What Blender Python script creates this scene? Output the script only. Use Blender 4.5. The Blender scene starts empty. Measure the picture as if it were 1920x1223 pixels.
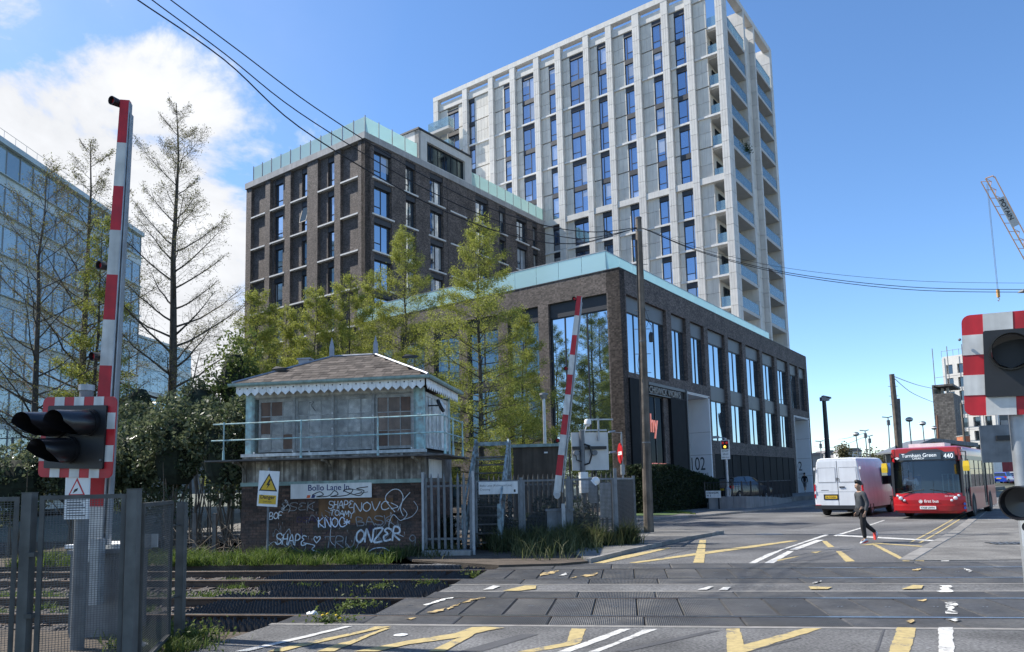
import bpy, math, random
import numpy as np
from mathutils import Vector, Matrix
random.seed(11)
RNG = np.random.default_rng(11)
S = bpy.context.scene
COL = S.collection
R = math.radians

# ------------------------------------------------------------------ camera
CF, CPX, CPY, CH = 1360.0, 960.0, 768.0, 1.75       # focal length and principal point in photo pixels, eye height
PITCH, ROLL = R(5.88), R(1.33)
_f = Vector((0, math.cos(PITCH), math.sin(PITCH))); _r = Vector((1, 0, 0)); _d = _f.cross(_r)
_c, _s = math.cos(ROLL), math.sin(ROLL)
AX = _c*_r + _s*_d; AY = -_s*_r + _c*_d
cam_d = bpy.data.cameras.new('camera'); cam = bpy.data.objects.new('camera', cam_d); COL.objects.link(cam)
cam_d.sensor_width = 36; cam_d.lens = CF*36/1920
cam_d.shift_y = (CPY-611.5)/1920; cam_d.clip_end = 3000; cam_d.clip_start = .05
_m = Matrix((AX, -AY, -_f)).transposed().to_4x4(); _m.translation = (0, 0, CH)
cam.matrix_world = _m
S.camera = cam

# ------------------------------------------------------------------ sky, sun, exposure
SUN_AZ, SUN_EL = R(-72), R(47)
W = bpy.data.worlds.new('World'); S.world = W; W.use_nodes = True
nt = W.node_tree; nt.nodes.clear()
def wn(t, **k):
    n = nt.nodes.new(t)
    for a, b in k.items(): setattr(n, a, b)
    return n
sky = wn('ShaderNodeTexSky', sky_type='NISHITA', sun_disc=False, sun_elevation=SUN_EL, sun_rotation=SUN_AZ, air_density=.85, dust_density=.35, ozone_density=3.2, altitude=400)
tc = wn('ShaderNodeTexCoord')
def math_n(op, a, b=None, c=None, clamp=False):
    n = wn('ShaderNodeMath', operation=op); n.use_clamp = clamp
    for i, v in enumerate((a, b, c)):
        if v is None: continue
        if isinstance(v, (int, float)): n.inputs[i].default_value = v
        else: nt.links.new(v, n.inputs[i])
    return n.outputs[0]
def vdot(vec):
    n = wn('ShaderNodeVectorMath', operation='DOT_PRODUCT'); nt.links.new(tc.outputs['Generated'], n.inputs[0]); n.inputs[1].default_value = vec; return n.outputs['Value']
nz = wn('ShaderNodeTexNoise'); nz.inputs['Scale'].default_value = 5.5; nz.inputs['Detail'].default_value = 9; nz.inputs['Roughness'].default_value = .58; nz.inputs['Distortion'].default_value = .25
mpg = wn('ShaderNodeMapping'); mpg.inputs['Scale'].default_value = (1, 1, 1.7); mpg.inputs['Location'].default_value = (.3, .1, .62)
nt.links.new(tc.outputs['Generated'], mpg.inputs['Vector']); nt.links.new(mpg.outputs[0], nz.inputs['Vector'])
nz2 = wn('ShaderNodeTexNoise'); nz2.inputs['Scale'].default_value = 2.6; nz2.inputs['Detail'].default_value = 6
nt.links.new(mpg.outputs[0], nz2.inputs['Vector'])
bank = vdot(Vector((-.56, .80, .20)).normalized())                     # the cloud bank to the left of the view
b1 = math_n('MULTIPLY_ADD', bank, 8.5, -7.93)
b2 = math_n('MULTIPLY_ADD', nz.outputs['Fac'], 2.3, -1.15)
cm = math_n('ADD', b1, b2)
mr = wn('ShaderNodeMapRange'); mr.interpolation_type = 'SMOOTHSTEP'
nt.links.new(cm, mr.inputs['Value']); mr.inputs['From Min'].default_value = -.06; mr.inputs['From Max'].default_value = .28
veil = math_n('MULTIPLY_ADD', vdot(Vector((-.80, .36, .48)).normalized()), 2.2, -1.45, True)       # thin high veil near the sun
veil2 = math_n('MULTIPLY', veil, math_n('MULTIPLY_ADD', nz2.outputs['Fac'], 1.8, -.35, True), None, True)
mask = math_n('MAXIMUM', mr.outputs[0], math_n('MULTIPLY', veil2, .75))
shade = wn('ShaderNodeMapRange'); nt.links.new(nz.outputs['Fac'], shade.inputs['Value'])
shade.inputs['From Min'].default_value = .3; shade.inputs['From Max'].default_value = .75; shade.inputs['To Min'].default_value = .74; shade.inputs['To Max'].default_value = 1.12
ccol = wn('ShaderNodeMix', data_type='RGBA'); ccol.blend_type = 'MULTIPLY'; ccol.inputs[0].default_value = 1
CLOUD = 4.1
ccol.inputs[6].default_value = (CLOUD*.97, CLOUD*.99, CLOUD*1.03, 1)
cmb = wn('ShaderNodeCombineColor')
for i in range(3): nt.links.new(shade.outputs[0], cmb.inputs[i])
nt.links.new(cmb.outputs[0], ccol.inputs[7])
mx = wn('ShaderNodeMix', data_type='RGBA'); hs = wn('ShaderNodeHueSaturation'); hs.inputs['Saturation'].default_value = 1.12; nt.links.new(sky.outputs[0], hs.inputs['Color'])
nt.links.new(mask, mx.inputs[0]); nt.links.new(hs.outputs[0], mx.inputs[6]); nt.links.new(ccol.outputs[2], mx.inputs[7])
bg = wn('ShaderNodeBackground'); bg.inputs['Strength'].default_value = .14
nt.links.new(mx.outputs[2], bg.inputs['Color'])
wo = wn('ShaderNodeOutputWorld'); nt.links.new(bg.outputs[0], wo.inputs['Surface'])

sd = bpy.data.lights.new('sun', 'SUN'); sd.energy = 4.6; sd.angle = R(.5); sd.color = (1, .95, .87)
sun = bpy.data.objects.new('sun', sd); COL.objects.link(sun)
_sv = Vector((math.sin(SUN_AZ)*math.cos(SUN_EL), math.cos(SUN_AZ)*math.cos(SUN_EL), math.sin(SUN_EL)))
sun.rotation_euler = _sv.to_track_quat('Z', 'Y').to_euler()
S.view_settings.view_transform = 'Standard'; S.view_settings.look = 'None'
S.view_settings.exposure = 0.85; S.view_settings.gamma = 1; S.view_settings.use_curve_mapping = False
S.render.engine = 'CYCLES'

# ------------------------------------------------------------------ helpers
def ray(x, y): return AX*((x-CPX)/CF) + AY*((y-CPY)/CF) + _f
def G(x, y, z=0.0):
    """survey: the ground point seen at photo pixel (x, y)"""
    v = ray(x, y); t = (z-CH)/v.z; return Vector((v.x*t, v.y*t, z))
def D(x, y, Y):
    v = ray(x, y); t = Y/v.y; return Vector((v.x*t, Y, CH+v.z*t))
MATS = {}
def mat(name, col, rough=.7, metal=0.0, var=0.0, scale=4.0, bump=0.0, bscale=60.0, speck=0.0, sscale=170.0, rand=0.0, streak=0.0, spec=.5, alpha=1.0, trans=0.0, emit=0.0, coat=0.0, dirt=None, dscale=2.0, damt=.5):
    """procedural surface: base colour with noise, per-object variation, vertical streaks, a second stain colour and fine relief"""
    if name in MATS: return MATS[name]
    m = bpy.data.materials.new(name); m.use_nodes = True; MATS[name] = m
    t = m.node_tree; N = t.nodes; L = t.links; p = N['Principled BSDF']
    p.inputs['Roughness'].default_value = rough; p.inputs['Metallic'].default_value = metal
    p.inputs['Specular IOR Level'].default_value = spec; p.inputs['Alpha'].default_value = alpha
    p.inputs['Transmission Weight'].default_value = trans; p.inputs['Coat Weight'].default_value = coat
    if emit: p.inputs['Emission Color'].default_value = (*col, 1); p.inputs['Emission Strength'].default_value = emit
    c4 = (*col, 1)
    p.inputs['Base Color'].default_value = c4
    if not (var or bump or rand or streak or dirt or speck): return m
    tcn = N.new('ShaderNodeTexCoord'); oi = N.new('ShaderNodeObjectInfo')
    va = N.new('ShaderNodeVectorMath'); va.operation = 'ADD'
    sc = N.new('ShaderNodeMath'); sc.operation = 'MULTIPLY'; L.new(oi.outputs['Random'], sc.inputs[0]); sc.inputs[1].default_value = 37.0
    L.new(tcn.outputs['Object'], va.inputs[0]); L.new(sc.outputs[0], va.inputs[1])
    vec = va.outputs[0]; cur = None
    def noise(scl, detail=5, vecin=None):
        n = N.new('ShaderNodeTexNoise'); n.inputs['Scale'].default_value = scl; n.inputs['Detail'].default_value = detail; L.new(vecin or vec, n.inputs['Vector']); return n.outputs['Fac']
    def rng(v, a, b, lo, hi):
        n = N.new('ShaderNodeMapRange'); L.new(v, n.inputs['Value'])
        for i, q in zip(('From Min', 'From Max', 'To Min', 'To Max'), (a, b, lo, hi)): n.inputs[i].default_value = q
        return n.outputs[0]
    def mul(a, b):
        n = N.new('ShaderNodeMath'); n.operation = 'MULTIPLY'; L.new(a, n.inputs[0]); L.new(b, n.inputs[1]); return n.outputs[0]
    if var: cur = rng(noise(scale), .3, .7, 1-var, 1+var)
    if speck:
        q = rng(noise(sscale, 2), .32, .68, 1-speck, 1+speck); cur = mul(cur, q) if cur else q
    if rand:
        q = rng(oi.outputs['Random'], 0, 1, 1-rand, 1+rand); cur = mul(cur, q) if cur else q
    if streak:
        mp = N.new('ShaderNodeMapping'); mp.inputs['Scale'].default_value = (1, 1, .06); L.new(vec, mp.inputs['Vector'])
        q = rng(noise(7, 6, mp.outputs[0]), .35, .7, 1.05, 1-streak); cur = mul(cur, q) if cur else q
    src = None
    if dirt:
        dm = N.new('ShaderNodeMix'); dm.data_type = 'RGBA'
        L.new(rng(noise(dscale, 8), .5-.12*damt, .5+.3-.2*damt, 0, 1), dm.inputs[0]); dm.inputs[6].default_value = c4; dm.inputs[7].default_value = (*dirt, 1); src = dm.outputs[2]
    if cur:
        vm = N.new('ShaderNodeVectorMath'); vm.operation = 'SCALE'
        if src: L.new(src, vm.inputs[0])
        else: vm.inputs[0].default_value = col
        L.new(cur, vm.inputs['Scale']); L.new(vm.outputs[0], p.inputs['Base Color'])
    elif src: L.new(src, p.inputs['Base Color'])
    if bump:
        b = N.new('ShaderNodeBump'); b.inputs['Strength'].default_value = bump; b.inputs['Distance'].default_value = .02
        L.new(noise(bscale, 4), b.inputs['Height']); L.new(b.outputs[0], p.inputs['Normal'])
    return m
def brick_mat(name, c1, c2, mortar, bw=.225, rh=.075, ms=.009, contrast=.9, stain=None):
    m = bpy.data.materials.new(name); m.use_nodes = True; MATS[name] = m
    t = m.node_tree; N = t.nodes; L = t.links; p = N['Principled BSDF']; p.inputs['Roughness'].default_value = .8
    tcn = N.new('ShaderNodeTexCoord'); sx = N.new('ShaderNodeSeparateXYZ'); L.new(tcn.outputs['Object'], sx.inputs[0])
    ad = N.new('ShaderNodeMath'); ad.operation = 'ADD'; L.new(sx.outputs[0], ad.inputs[0]); L.new(sx.outputs[1], ad.inputs[1])
    cb = N.new('ShaderNodeCombineXYZ'); L.new(ad.outputs[0], cb.inputs[0]); L.new(sx.outputs[2], cb.inputs[1])
    b = N.new('ShaderNodeTexBrick'); L.new(cb.outputs[0], b.inputs['Vector'])
    b.inputs['Scale'].default_value = 1; b.inputs['Brick Width'].default_value = bw; b.inputs['Row Height'].default_value = rh; b.inputs['Mortar Size'].default_value = ms; b.inputs['Mortar Smooth'].default_value = .2
    b.inputs['Color1'].default_value = (*c1, 1); b.inputs['Color2'].default_value = (*c2, 1); b.inputs['Mortar'].default_value = (*mortar, 1); b.inputs['Bias'].default_value = 0
    n = N.new('ShaderNodeTexNoise'); n.inputs['Scale'].default_value = .9; n.inputs['Detail'].default_value = 7; L.new(tcn.outputs['Object'], n.inputs['Vector'])
    n2 = N.new('ShaderNodeTexWhiteNoise'); n2.noise_dimensions = '2D'
    fl = N.new('ShaderNodeVectorMath'); fl.operation = 'SNAP'; L.new(cb.outputs[0], fl.inputs[0]); fl.inputs[1].default_value = (bw*.5, rh, 1); L.new(fl.outputs[0], n2.inputs['Vector'])
    mr1 = N.new('ShaderNodeMapRange'); L.new(n.outputs['Fac'], mr1.inputs['Value'])
    for i, q in zip(('From Min', 'From Max', 'To Min', 'To Max'), (.3, .7, .75, 1.3)): mr1.inputs[i].default_value = q
    mr2 = N.new('ShaderNodeMapRange'); L.new(n2.outputs['Value'], mr2.inputs['Value'])
    for i, q in zip(('To Min', 'To Max'), (1-.5*contrast, 1+.75*contrast)): mr2.inputs[i].default_value = q
    mu = N.new('ShaderNodeMath'); mu.operation = 'MULTIPLY'; L.new(mr1.outputs[0], mu.inputs[0]); L.new(mr2.outputs[0], mu.inputs[1])
    vs = N.new('ShaderNodeVectorMath'); vs.operation = 'SCALE'; L.new(b.outputs['Color'], vs.inputs[0]); L.new(mu.outputs[0], vs.inputs['Scale']); L.new(vs.outputs[0], p.inputs['Base Color'])
    bp = N.new('ShaderNodeBump'); bp.inputs['Strength'].default_value = .7; bp.inputs['Distance'].default_value = .012; bp.invert = True
    L.new(b.outputs['Fac'], bp.inputs['Height']); L.new(bp.outputs[0], p.inputs['Normal'])
    return m
def glass_mat(name, tint, refl=.45, rcol=(.75, .85, 1.0), rand=.5, rough=.02, wave=.0, curtain=0.0, maxr=1.0):
    """coated window glass in front of a dim room: mirror part plus a dark (now and then curtained) body"""
    m = bpy.data.materials.new(name); m.use_nodes = True; MATS[name] = m
    t = m.node_tree; N = t.nodes; L = t.links; N.remove(N['Principled BSDF']); out = N['Material Output']
    oi = N.new('ShaderNodeObjectInfo'); df = N.new('ShaderNodeBsdfDiffuse'); gl = N.new('ShaderNodeBsdfGlossy'); mixs = N.new('ShaderNodeMixShader')
    gl.inputs['Color'].default_value = (*rcol, 1); gl.inputs['Roughness'].default_value = rough
    cr = N.new('ShaderNodeValToRGB'); L.new(oi.outputs['Random'], cr.inputs[0]); e = cr.color_ramp
    e.elements[0].color = (*[c*(1-rand) for c in tint], 1); e.elements[0].position = 0
    e.elements[1].color = (*[c*(1+rand) for c in tint], 1); e.elements[1].position = max(.02, 1-curtain)
    if curtain:
        q = e.elements.new(min(.999, 1-curtain+.02)); q.color = (.34, .36, .38, 1)
    L.new(cr.outputs[0], df.inputs['Color'])
    fr = N.new('ShaderNodeLayerWeight'); fr.inputs[0].default_value = .28
    mrn = N.new('ShaderNodeMapRange'); L.new(fr.outputs['Fresnel'], mrn.inputs['Value']); mrn.inputs['To Min'].default_value = refl; mrn.inputs['To Max'].default_value = maxr
    L.new(mrn.outputs[0], mixs.inputs[0]); L.new(df.outputs[0], mixs.inputs[1]); L.new(gl.outputs[0], mixs.inputs[2]); L.new(mixs.outputs[0], out.inputs['Surface'])
    if wave:
        tcn = N.new('ShaderNodeTexCoord'); n = N.new('ShaderNodeTexNoise'); n.inputs['Scale'].default_value = .35; L.new(tcn.outputs['Object'], n.inputs['Vector'])
        b = N.new('ShaderNodeBump'); b.inputs['Strength'].default_value = wave; b.inputs['Distance'].default_value = .05; L.new(n.outputs['Fac'], b.inputs['Height']); L.new(b.outputs[0], gl.inputs['Normal'])
    return m
def clear_mat(name, col, clear=.6, rough=.05, refl=.1):
    """thin clear or frosted sheet: lets light straight through, with a tinted diffuse and glossy part"""
    m = bpy.data.materials.new(name); m.use_nodes = True; MATS[name] = m
    t = m.node_tree; N = t.nodes; L = t.links; N.remove(N['Principled BSDF']); out = N['Material Output']
    tr = N.new('ShaderNodeBsdfTransparent'); tr.inputs[0].default_value = (*[min(1, .55+.5*c) for c in col], 1)
    df = N.new('ShaderNodeBsdfDiffuse'); df.inputs[0].default_value = (*col, 1); tl = N.new('ShaderNodeBsdfTranslucent'); tl.inputs[0].default_value = (*col, 1)
    gl = N.new('ShaderNodeBsdfGlossy'); gl.inputs['Roughness'].default_value = rough
    a = N.new('ShaderNodeMixShader'); a.inputs[0].default_value = .45; L.new(df.outputs[0], a.inputs[1]); L.new(tl.outputs[0], a.inputs[2])
    b = N.new('ShaderNodeMixShader'); b.inputs[0].default_value = clear; L.new(a.outputs[0], b.inputs[1]); L.new(tr.outputs[0], b.inputs[2])
    fr = N.new('ShaderNodeLayerWeight'); fr.inputs[0].default_value = .2
    mrn = N.new('ShaderNodeMapRange'); L.new(fr.outputs['Fresnel'], mrn.inputs['Value']); mrn.inputs['To Min'].default_value = refl; mrn.inputs['To Max'].default_value = .9
    c = N.new('ShaderNodeMixShader'); L.new(mrn.outputs[0], c.inputs[0]); L.new(b.outputs[0], c.inputs[1]); L.new(gl.outputs[0], c.inputs[2]); L.new(c.outputs[0], out.inputs['Surface'])
    return m
def leaf_mat(name, c1, c2, rough=.6):
    m = bpy.data.materials.new(name); m.use_nodes = True; MATS[name] = m
    t = m.node_tree; N = t.nodes; L = t.links; p = N['Principled BSDF']; out = N['Material Output']; p.inputs['Roughness'].default_value = rough; p.inputs['Specular IOR Level'].default_value = .3
    ge = N.new('ShaderNodeNewGeometry'); cr = N.new('ShaderNodeMix'); cr.data_type = 'RGBA'
    cr.inputs[6].default_value = (*c1, 1); cr.inputs[7].default_value = (*c2, 1); L.new(ge.outputs['Random Per Island'], cr.inputs[0])
    tl = N.new('ShaderNodeBsdfTranslucent'); ms = N.new('ShaderNodeMixShader'); ms.inputs[0].default_value = .45
    L.new(cr.outputs[2], p.inputs['Base Color']); L.new(cr.outputs[2], tl.inputs[0]); L.new(p.outputs[0], ms.inputs[1]); L.new(tl.outputs[0], ms.inputs[2]); L.new(ms.outputs[0], out.inputs['Surface'])
    return m

def link(o, parent=None):
    COL.objects.link(o)
    if parent is not None: o.parent = parent
    return o
def tag(o, label=None, cat=None, group=None, kind=None):
    if label: o['label'] = label
    if cat: o['category'] = cat
    if group: o['group'] = group
    if kind: o['kind'] = kind
    return o
def thing(name, label, cat, loc=(0, 0, 0), rz=0.0, group=None):
    o = bpy.data.objects.new(name, None); o.location = loc; o.rotation_euler = (0, 0, rz); o.empty_display_size = .2
    return tag(link(o), label, cat, group)
class MB:
    def __init__(s): s.v = []; s.f = []; s.mi = []
    def add(s, v, f, mi=0):
        n = len(s.v); s.v += [tuple(q) for q in v]; s.f += [tuple(i+n for i in q) for q in f]; s.mi += [mi]*len(f); return s
    def box(s, x0, x1, y0, y1, z0, z1, mi=0, m=None):
        v = [(x, y, z) for z in (z0, z1) for y in (y0, y1) for x in (x0, x1)]
        if m is not None: v = [m @ Vector(q) for q in v]
        return s.add(v, [(0, 2, 3, 1), (4, 5, 7, 6), (0, 1, 5, 4), (1, 3, 7, 5), (3, 2, 6, 7), (2, 0, 4, 6)], mi)
    def quad(s, a, b, c, d, mi=0): return s.add([a, b, c, d], [(0, 1, 2, 3)], mi)
    def prism(s, poly, a0, a1, axis='z', mi=0, m=None):
        n = len(poly)
        def p(q, a): return {'z': (q[0], q[1], a), 'y': (q[0], a, q[1]), 'x': (a, q[0], q[1])}[axis]
        v = [p(q, a0) for q in poly]+[p(q, a1) for q in poly]
        if m is not None: v = [m @ Vector(q) for q in v]
        return s.add(v, [tuple(range(n))[::-1], tuple(range(n, 2*n))]+[(i, (i+1) % n, n+(i+1) % n, n+i) for i in range(n)], mi)
    def tube(s, pts, rad, n=8, cap=True, mi=0):
        pts = [Vector(p) for p in pts]; rad = rad if isinstance(rad, (list, tuple)) else [rad]*len(pts)
        vs = []; up = None
        for i, p in enumerate(pts):
            d = (pts[min(i+1, len(pts)-1)]-pts[max(i-1, 0)]).normalized()
            if up is None or abs(d.dot(up)) > .98: up = Vector((0, 0, 1)) if abs(d.z) < .9 else Vector((1, 0, 0))
            a = d.cross(up).normalized(); b = a.cross(d); up = b
            vs += [p+(a*math.cos(2*math.pi*k/n)+b*math.sin(2*math.pi*k/n))*rad[i] for k in range(n)]
        fs = [(i*n+k, i*n+(k+1) % n, (i+1)*n+(k+1) % n, (i+1)*n+k) for i in range(len(pts)-1) for k in range(n)]
        if cap: fs += [tuple(range(n))[::-1], tuple(range((len(pts)-1)*n, len(pts)*n))]
        return s.add(vs, fs, mi)
    def lathe(s, prof, n=16, m=None, mi=0, a0=0.0, a1=2*math.pi):
        full = abs(a1-a0-2*math.pi) < 1e-6; k = n if full else n+1
        v = [(r*math.cos(a0+(a1-a0)*i/n), r*math.sin(a0+(a1-a0)*i/n), z) for r, z in prof for i in range(k)]
        if m is not None: v = [m @ Vector(q) for q in v]
        return s.add(v, [(j*k+i, j*k+(i+1) % k, (j+1)*k+(i+1) % k, (j+1)*k+i) for j in range(len(prof)-1) for i in range(k if full else k-1)], mi)
    def loft(s, rings, cap=True, mi=0):
        n = len(rings[0]); v = [q for r in rings for q in r]
        f = [(i*n+k, i*n+(k+1) % n, (i+1)*n+(k+1) % n, (i+1)*n+k) for i in range(len(rings)-1) for k in range(n)]
        if cap: f += [tuple(range(n))[::-1], tuple(range((len(rings)-1)*n, len(rings)*n))]
        return s.add(v, f, mi)
    def mesh(s, name, mats, smooth=False):
        me = bpy.data.meshes.new(name); me.from_pydata(s.v, [], s.f)
        for q in (mats if isinstance(mats, (list, tuple)) else [mats]): me.materials.append(q)
        if any(s.mi): me.polygons.foreach_set('material_index', s.mi)
        if smooth: me.polygons.foreach_set('use_smooth', [True]*len(s.f))
        me.update(); return me
    def build(s, name, mats, parent=None, loc=(0, 0, 0), rot=(0, 0, 0), smooth=False):
        o = bpy.data.objects.new(name, s.mesh(name, mats, smooth)); o.location = loc; o.rotation_euler = rot
        return link(o, parent)
def smooth_angle(o, ang=40):
    me = o.data; me.polygons.foreach_set('use_smooth', [True]*len(me.polygons))
    try: me.set_sharp_from_angle(angle=R(ang))
    except Exception: pass
    return o
_BC = {}
def bx(name, x0, x1, y0, y1, z0, z1, m, parent=None):
    """a box that is an object of its own; alike boxes share one mesh"""
    d = (round(abs(x1-x0), 3), round(abs(y1-y0), 3), round(abs(z1-z0), 3)); k = (d, m.name)
    if k not in _BC: _BC[k] = MB().box(-d[0]/2, d[0]/2, -d[1]/2, d[1]/2, -d[2]/2, d[2]/2).mesh(name, m)
    o = bpy.data.objects.new(name, _BC[k]); o.location = ((x0+x1)/2, (y0+y1)/2, (z0+z1)/2)
    return link(o, parent)
def inst(name, me, parent, loc, rot=(0, 0, 0), scale=None):
    o = bpy.data.objects.new(name, me); o.location = loc; o.rotation_euler = rot
    if scale is not None: o.scale = scale
    return link(o, parent)
def npmesh(name, V, F, m, parent=None, smooth=False):
    """V (n,3), F (k,3|4) numpy arrays"""
    me = bpy.data.meshes.new(name); k = F.shape[1]
    me.vertices.add(len(V)); me.vertices.foreach_set('co', np.asarray(V, dtype=np.float32).ravel())
    me.loops.add(F.size); me.loops.foreach_set('vertex_index', F.astype(np.int32).ravel())
    me.polygons.add(len(F)); me.polygons.foreach_set('loop_start', np.arange(0, F.size, k, dtype=np.int32))
    me.materials.append(m); me.update(calc_edges=True); me.validate()
    if smooth: me.polygons.foreach_set('use_smooth', [True]*len(F))
    return link(bpy.data.objects.new(name, me), parent)
def text(name, s, size, m, parent, loc, rot, align='LEFT', shear=0.0, sx=1.0, depth=0.0, bold=0.0):
    c = bpy.data.curves.new(name, 'FONT'); c.body = s; c.size = size; c.align_x = align; c.shear = shear; c.extrude = depth; c.offset = bold
    o = bpy.data.objects.new(name, c); COL.objects.link(o)
    bpy.context.view_layer.update()
    me = bpy.data.meshes.new_from_object(o.evaluated_get(bpy.context.evaluated_depsgraph_get()))
    bpy.data.objects.remove(o); me.materials.clear(); me.materials.append(m)
    o = bpy.data.objects.new(name, me); o.location = loc; o.rotation_euler = rot; o.scale = (sx, 1, 1)
    return link(o, parent)
FRONT = (R(90), 0, 0)          # text standing upright facing local -y
def flatpoly(name, pts, z, m, kind=None, thick=0.0):
    b = MB(); n = len(pts)
    if thick: b.prism([(p[0], p[1]) for p in pts], z-thick, z)
    else: b.add([(p[0], p[1], z) for p in pts], [tuple(range(n))])
    o = b.build(name, m)
    if kind: o['kind'] = kind
    return o

# ------------------------------------------------------------------ materials
m_asphalt = mat('asphalt', (.15, .148, .146), .9, var=.24, scale=.6, bump=.9, bscale=150, speck=.32, sscale=22, dirt=(.092, .091, .092), dscale=.35, damt=.9)
m_asphalt2 = mat('asphalt_near', (.17, .168, .165), .92, var=.26, scale=.8, bump=1.0, bscale=120, speck=.42, sscale=30, dirt=(.112, .110, .108), dscale=.7, damt=.9)
m_paving = mat('paving', (.175, .168, .155), .9, var=.22, scale=1.6, bump=.5, bscale=90, speck=.25, sscale=25, dirt=(.12, .114, .105), dscale=.9, damt=.9)
m_kerb = mat('kerb_stone', (.20, .19, .175), .85, var=.2, scale=6, rand=.18, bump=.4, bscale=60)
m_soil = mat('soil', (.075, .058, .042), .95, var=.35, scale=3, bump=.9, bscale=40)
m_ballast = mat('ballast', (.06, .052, .046), .95, var=.4, scale=12, bump=1.0, bscale=30)
m_stone = mat('ballast_stone', (.15, .13, .115), .95, var=.4, scale=9)
m_ground = mat('far_ground', (.10, .105, .075), .95, var=.3, scale=.1)
m_railtop = mat('rail_steel', (.10, .068, .05), .55, .6, var=.3, scale=8)
m_railshine = mat('rail_head', (.55, .54, .53), .28, 1.0, var=.2, scale=20)
m_wood_sleeper = mat('sleeper_timber', (.06, .05, .042), .9, var=.3, scale=7, bump=.5, bscale=30, rand=.2)
m_rubber = mat('black_rubber', (.024, .024, .025), .75, var=.4, scale=8)
m_galv = mat('galvanised_steel', (.36, .38, .40), .48, .55, var=.16, scale=7, streak=.2, rand=.1)
m_postgrey = mat('dark_post', (.085, .088, .084), .6, .2, var=.25, scale=6, streak=.3, rand=.15)
m_galv_d = mat('weathered_shaded_steel', (.17, .18, .19), .55, .4, var=.2, scale=6, streak=.25, rand=.1)  # weathered tone, also used as the shaded tone of the barrier compound
m_black = mat('black_metal', (.016, .017, .019), .5, .1, var=.15, scale=6)
m_blackgloss = mat('black_plastic', (.012, .012, .014), .28, 0, var=.1, scale=5)
m_red = mat('red_reflective', (.44, .010, .018), .5, 0, var=.2, scale=5, streak=.22)
m_white = mat('white_reflective', (.58, .58, .55), .55, 0, var=.16, scale=5, streak=.3)
m_whitepaint = mat('white_sheet', (.72, .72, .70), .6, 0, var=.06, scale=5, streak=.12)
m_conc = mat('concrete', (.30, .29, .27), .9, var=.2, scale=3, bump=.3, bscale=40, streak=.25)

def paint_mat(name, col, under, amt):
    m = mat(name, col, .8, var=.15, scale=14, bump=.5, bscale=150)
    t = m.node_tree; N = t.nodes; L = t.links; p = N['Principled BSDF']
    src = p.inputs['Base Color'].links[0].from_socket
    tcn = N.new('ShaderNodeTexCoord'); n = N.new('ShaderNodeTexNoise'); n.inputs['Scale'].default_value = 3.2; n.inputs['Detail'].default_value = 12; n.inputs['Roughness'].default_value = .75; L.new(tcn.outputs['Object'], n.inputs['Vector'])
    r = N.new('ShaderNodeMapRange'); L.new(n.outputs['Fac'], r.inputs['Value']); r.inputs['From Min'].default_value = amt; r.inputs['From Max'].default_value = amt+.07
    mx_ = N.new('ShaderNodeMix'); mx_.data_type = 'RGBA'; L.new(r.outputs[0], mx_.inputs[0]); L.new(src, mx_.inputs[6]); mx_.inputs[7].default_value = (*under, 1)
    L.new(mx_.outputs[2], p.inputs['Base Color']); return m
m_yel = paint_mat('yellow_road_paint', (.43, .335, .15), (.14, .135, .125), .55)
m_whi = paint_mat('white_road_paint', (.52, .51, .48), (.15, .148, .14), .55)
m_yel_w = paint_mat('worn_yellow_paint', (.48, .35, .16), (.03, .03, .031), .50)
m_whi_w = paint_mat('worn_white_paint', (.62, .61, .57), (.03, .03, .031), .51)

# ridged rubber crossing deck
m_deck = mat('deck_rubber', (.046, .047, .05), .66, var=.32, scale=1.6, rand=.24, speck=.25, sscale=18, dirt=(.082, .078, .072), dscale=1.1, damt=.8)
_t = m_deck.node_tree; _p = _t.nodes['Principled BSDF']; _w = _t.nodes.new('ShaderNodeTexWave'); _w.inputs['Scale'].default_value = 13; _w.bands_direction = 'X'
_tc = _t.nodes.new('ShaderNodeTexCoord'); _t.links.new(_tc.outputs['Object'], _w.inputs['Vector'])
_b = _t.nodes.new('ShaderNodeBump'); _b.inputs['Strength'].default_value = .9; _b.inputs['Distance'].default_value = .012; _t.links.new(_w.outputs['Fac'], _b.inputs['Height']); _t.links.new(_b.outputs[0], _p.inputs['Normal'])

# ------------------------------------------------------------------ ground, roads, pavements
RZ = R(-8.8); RD = Vector((math.cos(RZ), math.sin(RZ), 0)); ND = Vector((-RD.y, RD.x, 0)); RO = Vector((-.5, 10, 0))
def RP(a, n, z=0.0): p = RO+RD*a+ND*n; return Vector((p.x, p.y, z))
flatpoly('ground', [(-1500, -60), (1500, -60), (1500, 1800), (-1500, 1800)], -.30, m_ground, 'structure')
flatpoly('road', [RP(-2.62, -.74), G(352, 1223), (-7.5, -8), (40, -8), RP(40, -.74)], 0, m_asphalt2, 'structure', .3)
b = MB()
far = [RP(-2.6, 6.12), RP(22, 6.12), (60, 60), (60.5, 66), (17.8, 44), (9.4, 35.3), (5.4, 32.1), (-14, 29.5), (-14, 24)]
b.prism([(p[0], p[1]) for p in far], -.3, 0)
b.add([(60, 60, 0), (200, 180, 1.3), (110, 180, 1.3), (60.5, 66, 0)], [(0, 1, 2, 3)])
b.add([(60, 60, 0), (17, 6, -.01), (260, 6, -.01), (300, 180, 1.3), (200, 180, 1.3)], [(0, 1, 2, 3, 4)])
b.add([(200, 180, 1.3), (300, 180, 1.3), (600, 420, 1.3), (320, 420, 1.3), (110, 180, 1.3)], [(0, 1, 2, 3, 4)])
b.build('road', m_asphalt)['kind'] = 'structure'
flatpoly('deck_strip', [RP(-1.15, 2.27), RP(26, 2.27), RP(26, 2.95), RP(-1.08, 2.95)], -.005, m_asphalt2, 'structure', .25)
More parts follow.
